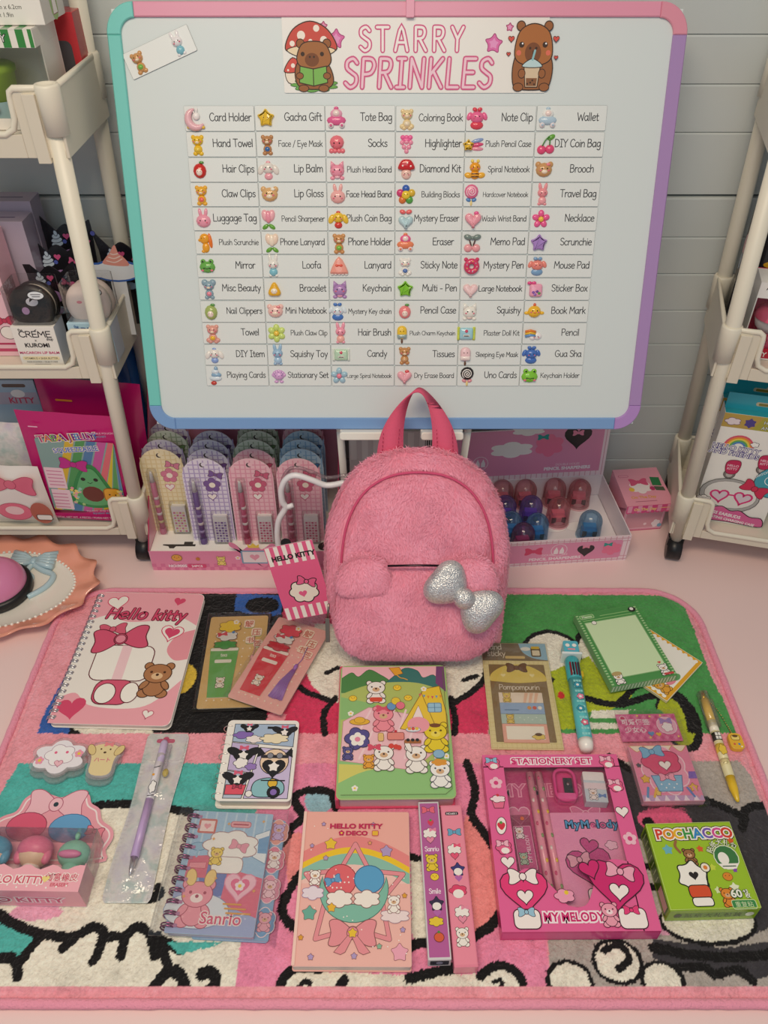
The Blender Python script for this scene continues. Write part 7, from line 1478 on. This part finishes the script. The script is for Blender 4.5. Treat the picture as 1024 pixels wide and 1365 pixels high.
mb = MB(); mb.prism(spline([(-33, 18), (-30, 28), (-16, 38), (0, 41), (16, 38), (30, 28), (33, 18), (24, 16), (0, 14), (-24, 16)], 5, True), .9, 1.6, 'e6d06a', 'gloss'); p = Pen(mb, 1.63, 'gloss'); p.bow(0, 36, 24, '7a5638', '5a3a24', 0, .6)
for q in (-1, 1): p.fill(heart(q*17, 25, 6), 'f3e6a8')
p.hand('Pompompurin', 0, 4.5, 7, 'f3e9d8', .1, maxw=48); mb.build('printed_topper', t)
mb = MB()
for y0, y1, c, z in ((-14, 0, 'f1e2d2', 2.2), (-29, -14.4, '9db8dc', 2.4), (-42, -29.4, 'b9cfc6', 2.3), (-66, -42.4, 'efb4a4', 2.5)):
    mb.box(-25, 25, y0, y1, 1, z, c, 'paper', .2); p = Pen(mb, z + .03)
    if c == 'f1e2d2': [p.fill([(2 + i*6, y0), (5 + i*6, y0), (9 + i*6 if i < 3 else 22, y1 - .5), (5 + i*6, y1 - .5)], 'ecc3a8') for i in range(3)]; p.bear(-16, -7, 13, 'e8cf6a', '8a6a3a', .5)
    elif c == '9db8dc': p.stroke([(-20, -24), (-4, -24)], .9, '4a6a9a'); p.dot(8, -21, 2.4, 'e0a05a'); p.dot(14, -21, 2.4, 'd8604a'); p.dot(20, -21, 2.4, 'f0ece4')
    elif c == 'b9cfc6': [p.dot(-4 + i*4.6, -34 - (i % 2)*3, .6, 'eef3ee') for i in range(6)]; p.bear(-15, -36, 12, 'e8cf6a', '8a6a3a', .5)
    else: p.fill(rrect(42, 17, .6, 0, -54), 'f6f0e4'); p.fill(cloud(14, -59, 14, 7, 5), 'e8cf6a', '8a6a3a', .5); p.fill(oval(14, -56, 4, 2), '6a4a34')
mb.build('sticky_notes', t)
mb = MB(); mb.box(-40, 40, -74.5, 74.5, 3.2, 3.3, 'f3f0ea', 'film', 1); mb.build('clear_sleeve', t)

# pens
def along(ax, ay, bx, by): return math.degrees(math.atan2(by - ay, bx - ax)) - 90
t = thing('multicolour_pen', 'chunky turquoise multicolour pen with cube topper and white tip', 'pen', at(221, 547, RZ + 8), along(218, 473, 224, 621))
mb = MB(); mb.tube([(0, -58, 0), (0, 22, 0)], 8, '5fc0c4', 'gloss', 24); p = Pen(mb, 8.1, 'gloss')
for i in range(3):
    for j in range(11): p.fill([(-4 + i*3, -56 + j*7), (-1.4 + i*3, -56 + j*7), (-1.4 + i*3, -53 + j*7), (-4 + i*3, -53 + j*7)], '8fd6d4')
for x, y, c in ((1, -40, 'e0708a'), (-1, -22, '3a9ab0'), (1, -6, 'e88aa4'), (0, 10, '3a9ab0')): p.fill(cloud(x, y, 8, 8, 5), c, '2a6a7a', .5); p.dot(x, y, 1.6, 'f3f0ea')
mb.build('barrel', t)
mb = MB(); mb.tube([(0, 22, 0), (0, 50, 0), (0, 53, 0)], [8.4, 8.6, 7], '46aeb6', 'gloss', 24); mb.build('upper_barrel', t)
mb = MB()
for i, c in enumerate(('8a1f2a', '2a2430', '6a2030', '3a3040')): mb.box(-5.4 + i*3.1, -3.4 + i*3.1, 24, 42, 6, 9.6, c, 'gloss', .4)
mb.box(8, 11, 26, 34, -2, 3, 'd8b82a', 'gloss', 1); mb.build('colour_slider', t)
mb = MB(); mb.tube([(0, -58, 0), (0, -64, 0), (0, -70, 0), (0, -72, 0)], [8.2, 8, 6.4, 2], 'f3efe8', 'gloss', 24); mb.build('tip_cap', t)
mb = MB(); mb.box(-12, 12, 54, 57, -9, 9.5, 'e6eef0', 'gloss', 1); mb.box(-9, 9, 57, 74, -7, 9, '5cb8cc', 'gloss', 2.5); p = Pen(mb, 9.1, 'gloss'); p.dot(-4, 67, 2.6, 'f3f0ea'); p.dot(4, 67, 2.6, 'f3f0ea'); p.fill(rrect(9, 2.4, 1, 0, 61), 'e89aa4'); mb.build('cube_topper', t)

t = thing('ballpoint_pen', 'yellow ballpoint pen with a yellow charm, at the rug edge', 'pen', at(364, 487, RZ + 5), along(362, 420, 366, 554))
mb = MB(); mb.tube([(0, -40, 0), (0, 28, 0)], 5, 'efe2b0', 'gloss', 18)
for y0, y1, c in ((14, 24, 'f3ead6'), (2, 12, '3a3430'), (-12, -2, 'ecc84a'), (-28, -20, 'ead9a0')): mb.tube([(0, y0, 0), (0, y1, 0)], 5.06, c, 'gloss', 18)
p = Pen(mb, 5.12, 'gloss'); [p.fill([(-3 + i*3.2, 3 + j*4.4), (-.4 + i*3.2, 3 + j*4.4), (-.4 + i*3.2, 6.6 + j*4.4), (-3 + i*3.2, 6.6 + j*4.4)], 'f3efe6') for i in range(2) for j in range(2)]; p.fill(cloud(0, -10, 8, 12, 5), 'ecc84a', '8a6a2a', .5); p.text('ソフト', 0, -27, 4, '6a5a3a', .0); mb.build('barrel', t)
mb = MB(); mb.tube([(0, -40, 0), (0, -54, 0), (0, -66, 0), (0, -68, 0)], [5, 4.4, 2.2, 1], 'e8c02e', 'gloss', 18); mb.build('tip', t)
mb = MB(); mb.tube([(0, 28, 0), (0, 57, 0)], 4.6, 'e6b92a', 'gloss', 18); mb.tube([(0, 57, 0), (0, 66, 0)], [3.4, 2.4], 'c9a63a', 'metal', 14); mb.build('upper_barrel', t)
mb = MB(); mb.tube([(0, 20, 0), (0, 66, 0)], [7, 6.4], 'f0ecd8', 'acrylic', 16); mb.box(6, 9, 22, 58, -1.5, 1.5, 'cfc9b4', 'acrylic', .5); mb.build('clear_clip', t)
mb = MB(); pts = spline([(4, 54, 1), (12, 44, -2), (17, 26, -3), (19, 14, -2)], 6)
for q in pts: mb.ell(q, (.95, .95, .95), 'c8b070', 'metal', 6, 4)
mb.build('ball_chain', t)
mb = MB(); mb.M = Matrix.Translation((20, 4, -3)); mb.prism(rrect(15, 20, 5), -2.6, 3.4, 'ecb83a', 'gloss', ch=.5); p = Pen(mb, 3.44, 'gloss'); p.fill(rrect(9, 6, 2, 0, 4), 'f3d878', '8a5a2a', .6); p.fill(oval(0, 6, 3, 1.6), '6a4a2a'); p.dot(-3, -4, 1.3, 'd8604a'); p.dot(2, -4, 1.3, '4a8ac0'); p.dot(4, -7, 1, 'f3efe0'); mb.build('charm', t)

t = thing('pen_pouch', 'lilac ballpoint pen sealed in a silver holographic pouch', 'pen', at(-239, 411), along(-239.5, 320.5, -238.5, 502.5))
w, h = 46, 182
def foil_sheet(sgn):
    vs = []; fs = []; NX, NY = 18, 48
    for j in range(NY + 1):
        for i in range(NX + 1):
            u, v = i/NX*2 - 1, j/NY*2 - 1; y = v*h/2
            b = max(0, 1 - (abs(u)*1.15)**3) * max(0, 1 - abs((v + .06)*1.16)**6)
            z = 4.5 + sgn * (5.2*b + .8*b*math.sin(9*u + 5*v*3)*math.cos(11*v)) if sgn > 0 else 1.2
            xs = 1 - .10 * math.exp(-((v - .05) / .45) ** 2) - .12 * max(0, (abs(v) - .93) / .07) ** 2; vs.append((u*w/2*xs + 1.5 * math.sin(v * 2.2), y, max(z, .6)))
    for j in range(NY):
        for i in range(NX): q = (j*(NX+1)+i, j*(NX+1)+i+1, (j+1)*(NX+1)+i+1, (j+1)*(NX+1)+i); fs.append(q)
    return vs, fs
mb = MB(); v_, f_ = foil_sheet(-1); mb.add(v_, f_, 'd8d2dc', 'foil', True)
mb.prism(rrect(w - 7, 7, 2, -1.3, -h/2 + 4.5), 1.25, 2.4, 'd8d2dc', 'foil'); mb.prism(rrect(w - 4, 33, 6, 1.2, h/2 - 17.5), 1.25, 2.4, 'd8d2dc', 'foil')
p = Pen(mb, 2.46, 'gloss'); p.fill(rrect(20, 5, 2.4, 0, h/2 - 10), 'c8587a'); p.dot(0, h/2 - 8, 3.4, 'c8587a'); p.mat = 'foil'
for i in range(40):
    v = (-h/2 + 5 + i*4.4) / (h/2); k_ = 1 - .10 * math.exp(-((v - .05) / .45) ** 2); o_ = 1.5 * math.sin(v * 2.2)
    for s in (-1, 1): p.stroke([(s*19.6*k_ + o_, v*h/2), (s*22*k_ + o_, v*h/2)], 1, 'f0ecf0')
mb.build('foil_back', t)
mb = MB(); v_, f_ = foil_sheet(1); mb.add(v_, f_, 'f0eef4', 'foilfilm', True); mb.build('clear_front', t)
mb = MB(); mb.tube([(-2, -50, 6), (-1, 10, 6)], 4.2, 'bfa3d2', 'satin', 16); mb.tube([(-1, 10, 6), (0, 62, 6)], 4.3, 'e2dde4', 'gloss', 16); mb.tube([(0, 52, 6), (0, 76, 6), (0, 79, 6)], [4.4, 4, 2.6], 'c4b2d2', 'gloss', 16); p = Pen(mb, 10.4, 'gloss'); p.fill(cloud(0, 22, 7, 14, 5), 'f3f0ee', '2a2a2e', .6); p.dot(-2, 36, 1.4, 'e0a03a'); p.stroke([(-3, 44), (3, 46)], .8, '2a2a2e'); p.stroke([(-3, 12), (3, 13)], .8, '2a2a2e'); mb.build('barrel', t)
mb = MB(); mb.tube([(-2, -50, 6), (-2.2, -62, 6), (-2.3, -68, 6)], [3.8, 2.2, .8], 'd9d3d6', 'metal', 14); mb.build('nib_cone', t)
mb = MB(); mb.box(6, 9, 36, 74, 5, 8, 'd6ccd8', 'acrylic', 1); mb.ell((9, 40, 7), (3.4, 5, 2), 'c8b25a', 'gloss', 10, 5); mb.build('clip', t)

# acrylic clips
def acr(label, c, rot, out, body, art):
    t = thing('acrylic_clip', label, 'clip', at(*c), rot)
    mb = MB(); o = ccw(out); mb.prism([(x - x*.0, y - 6) for x, y in o], 0, 3, 'e3dce0', 'acrylic'); mb.prism([(x*1.06, y*1.06) for x, y in o], 5, 5.8, 'efe9ec', 'acrylic'); mb.build('clear_backing', t)
    mb = MB(); mb.prism(inset(o, 2.5), 3, 7, body, 'gloss', side='d8d0d0'); art(Pen(mb, 7.05, 'gloss')); mb.build('printed_front', t)
acr('white rounded acrylic clip with pink dots, beside the cream one', (-347, 470), 2, cloud(0, 0, 58, 42, 6, .14), 'efeaf0', lambda p: (p.fill(cloud(0, 2, 30, 24, 5), 'f6f3f4', 'b8a0b0', .7), p.flower(-20, -4, 5, 'f0a0b4'), p.flower(20, 3, 5, 'f0a0b4'), p.dot(-5, 5, 1.6, 'e86a90'), p.dot(7, 5, 1.6, 'e86a90'), p.fill(heart(1, -8, 9), 'f3c0cc', 'b8708a', .6)))
acr('cream bear shaped acrylic clip on the teal edge of the rug panel', (-300, 467), -2, smooth2([(-20, 6), (-16, 18), (0, 22), (16, 18), (20, 6), (14, 2), (16, -22), (-14, -22), (-14, 2)], 2), 'e6d3a0', lambda p: (p.fill(oval(-15, 11, 4, 7, 30), 'e0c98c', '8a6a4a', .6), p.fill(oval(15, 11, 4, 7, -30), 'e0c98c', '8a6a4a', .6), p.dot(-5, 12, 1, '5a4434'), p.dot(5, 12, 1, '5a4434'), p.fill(oval(0, 8, 1.6, 1.2), '5a4434'), p.text('ハート', 0, -3, 6, 'd8708a', .02), p.bow(2, 18, 10, 'e88a90', None)))

# eraser box
t = thing('eraser_box', 'clear fronted pink box of novelty erasers with bow header card', 'eraser box', at(-337, 348), -1)
w, h, T = 122, 60, 32
mb = MB(); mb.box(-w/2, w/2, -h/2, h/2, 0, 1, 'f3d2da', 'gloss'); mb.box(-w/2, w/2, -h/2, -h/2 + .8, 0, T, 'ef9fb0', 'gloss'); mb.box(-w/2, -w/2 + .8, -h/2, -h/2 + 24, 0, T, 'f0bcc6', 'gloss'); mb.box(w/2 - .8, w/2, -h/2, -h/2 + 26, 0, T, 'f0bcc6', 'gloss')
fr = [(-w/2, -h/2), (w/2, -h/2), (w/2, -h/2 + 24)] + [(w/2 - i*w/24, -h/2 + 22 + 2.4*math.sin(i*1.35)) for i in range(1, 24)] + [(-w/2, -h/2 + 24)]
mb.prism(fr, T - .6, T, 'f2b0bc', 'gloss'); p = Pen(mb, T + .03, 'gloss')
for w_, c in ((.12, 'f8efea'), (.03, 'd8677a')): p.text('HELLO KITTY', -3, -h/2 + 7, 9.5, c, w_, 1.08)
for w_, c in ((.09, 'f8efea'), (.01, 'd8677a')): p.text('创意橡皮', 42, -h/2 + 10, 7.6, c, w_); 
p.text('ERASERS', 42, -h/2 + 4.4, 4.4, 'd8677a', .02); p.fill(heart(28, -h/2 + 11, 7), 'f0dc8a'); [p.dot(-50 + i*9, -h/2 + 3 + (i % 3), .9, 'f8efea') for i in range(12)]
q = Pen(mb, .05, 'gloss', face_y(0, -h/2, 0))
for w_, c in ((.12, 'f3e3e4'), (.03, 'c85a78')): q.text('HELLO KITTY', -6, 9, 13, c, w_, 1.25)
mb.build('carton', t)
mb = MB(); mb.box(-w/2, w/2, -h/2 + .8, h/2, T - .1, T, 'f3eef0', 'film'); mb.box(-w/2, w/2, h/2 - .1, h/2, 1, T, 'f3eef0', 'film'); mb.box(w/2 - .1, w/2, -h/2, h/2, 1, T, 'f3eef0', 'film'); mb.build('clear_cover', t)
mb = MB(); o = spline([(-66, 26), (-62, 44), (-50, 56), (-38, 62), (-34, 76), (-22, 84), (-6, 80), (4, 78), (16, 84), (30, 82), (36, 72), (46, 66), (52, 54), (64, 46), (68, 36), (64, 24), (58, 10), (-58, 10)], 4, True)
mb.prism(o, 1.2, 2, 'eda4b2', 'gloss', side='f3d6da'); p = Pen(mb, 2.03, 'gloss'); p.stroke(inset(ccw(o), 4), 1.6, 'f6e6e6', True); p.bow(0, 70, 58, 'f2bfca', 'b8607a', 0, .8); p.dot(0, 70, 2.6, '2f4048'); p.fill(oval(-22, 46, 20, 15), 'e0607f', '8a2f4a', .7); p.fill(oval(22, 45, 21, 15), '6aa8d8', '3a6a9a', .7); p.bow(48, 42, 18, 'e8889a', '8a2f4a', -10, .6); p.fill(heart(-52, 36, 14), 'f0c8d0', 'b8607a', .6)
mb.build('header_card', t)
def figure(x, label, hair, skin, kind):
    t2 = thing('novelty_eraser', label, 'eraser', (-337 + x, 348 + 10, RZ + 1.2), (0, 0, 0), 'erasers in the clear fronted box')
    mb = MB(); mb.M = Matrix.Translation((0, 0, 13)); mb.ell((0, -14, -2), (9, 11, 9), 'f2e6dc' if kind else skin, 'plastic'); mb.build('body', t2)
    mb = MB(); mb.M = Matrix.Translation((0, 2, 13)); mb.ell((0, 0, 0), (15.5, 13, 13), skin, 'plastic', 20, 12); mb.build('head', t2)
    mb = MB(); mb.M = Matrix.Translation((0, 5, 13.4))
    if kind: mb.ell((0, 1, 1), (17, 12.6, 14), hair, 'plastic', 20, 12); mb.ell((-13, -6, 2), (5, 8, 5), hair, 'plastic'); mb.ell((13, -6, 2), (5, 8, 5), hair, 'plastic'); mb.build('cap', t2)
    else: mb.ell((0, -8, 11), (11, 4, 4), 'e58ab4', 'plastic'); mb.ell((-13, -22, 2), (5, 4, 4), 'e8c83a', 'plastic'); mb.ell((13, -22, 2), (5, 4, 4), 'e8c83a', 'plastic'); mb.ell((0, 13, 4), (2.5, 4, 3), hair, 'plastic'); mb.build('trim', t2)
figure(-38, 'eraser figure with blue cap in the clear fronted box', '62a8c8', 'f0cfb0', 1); figure(2, 'eraser figure with pink cap in the clear fronted box', 'ee7fa0', 'f0cfb0', 1); figure(40, 'mint green eraser figure with pink band in the clear fronted box', '8fcfb4', '93d0b8', 0)
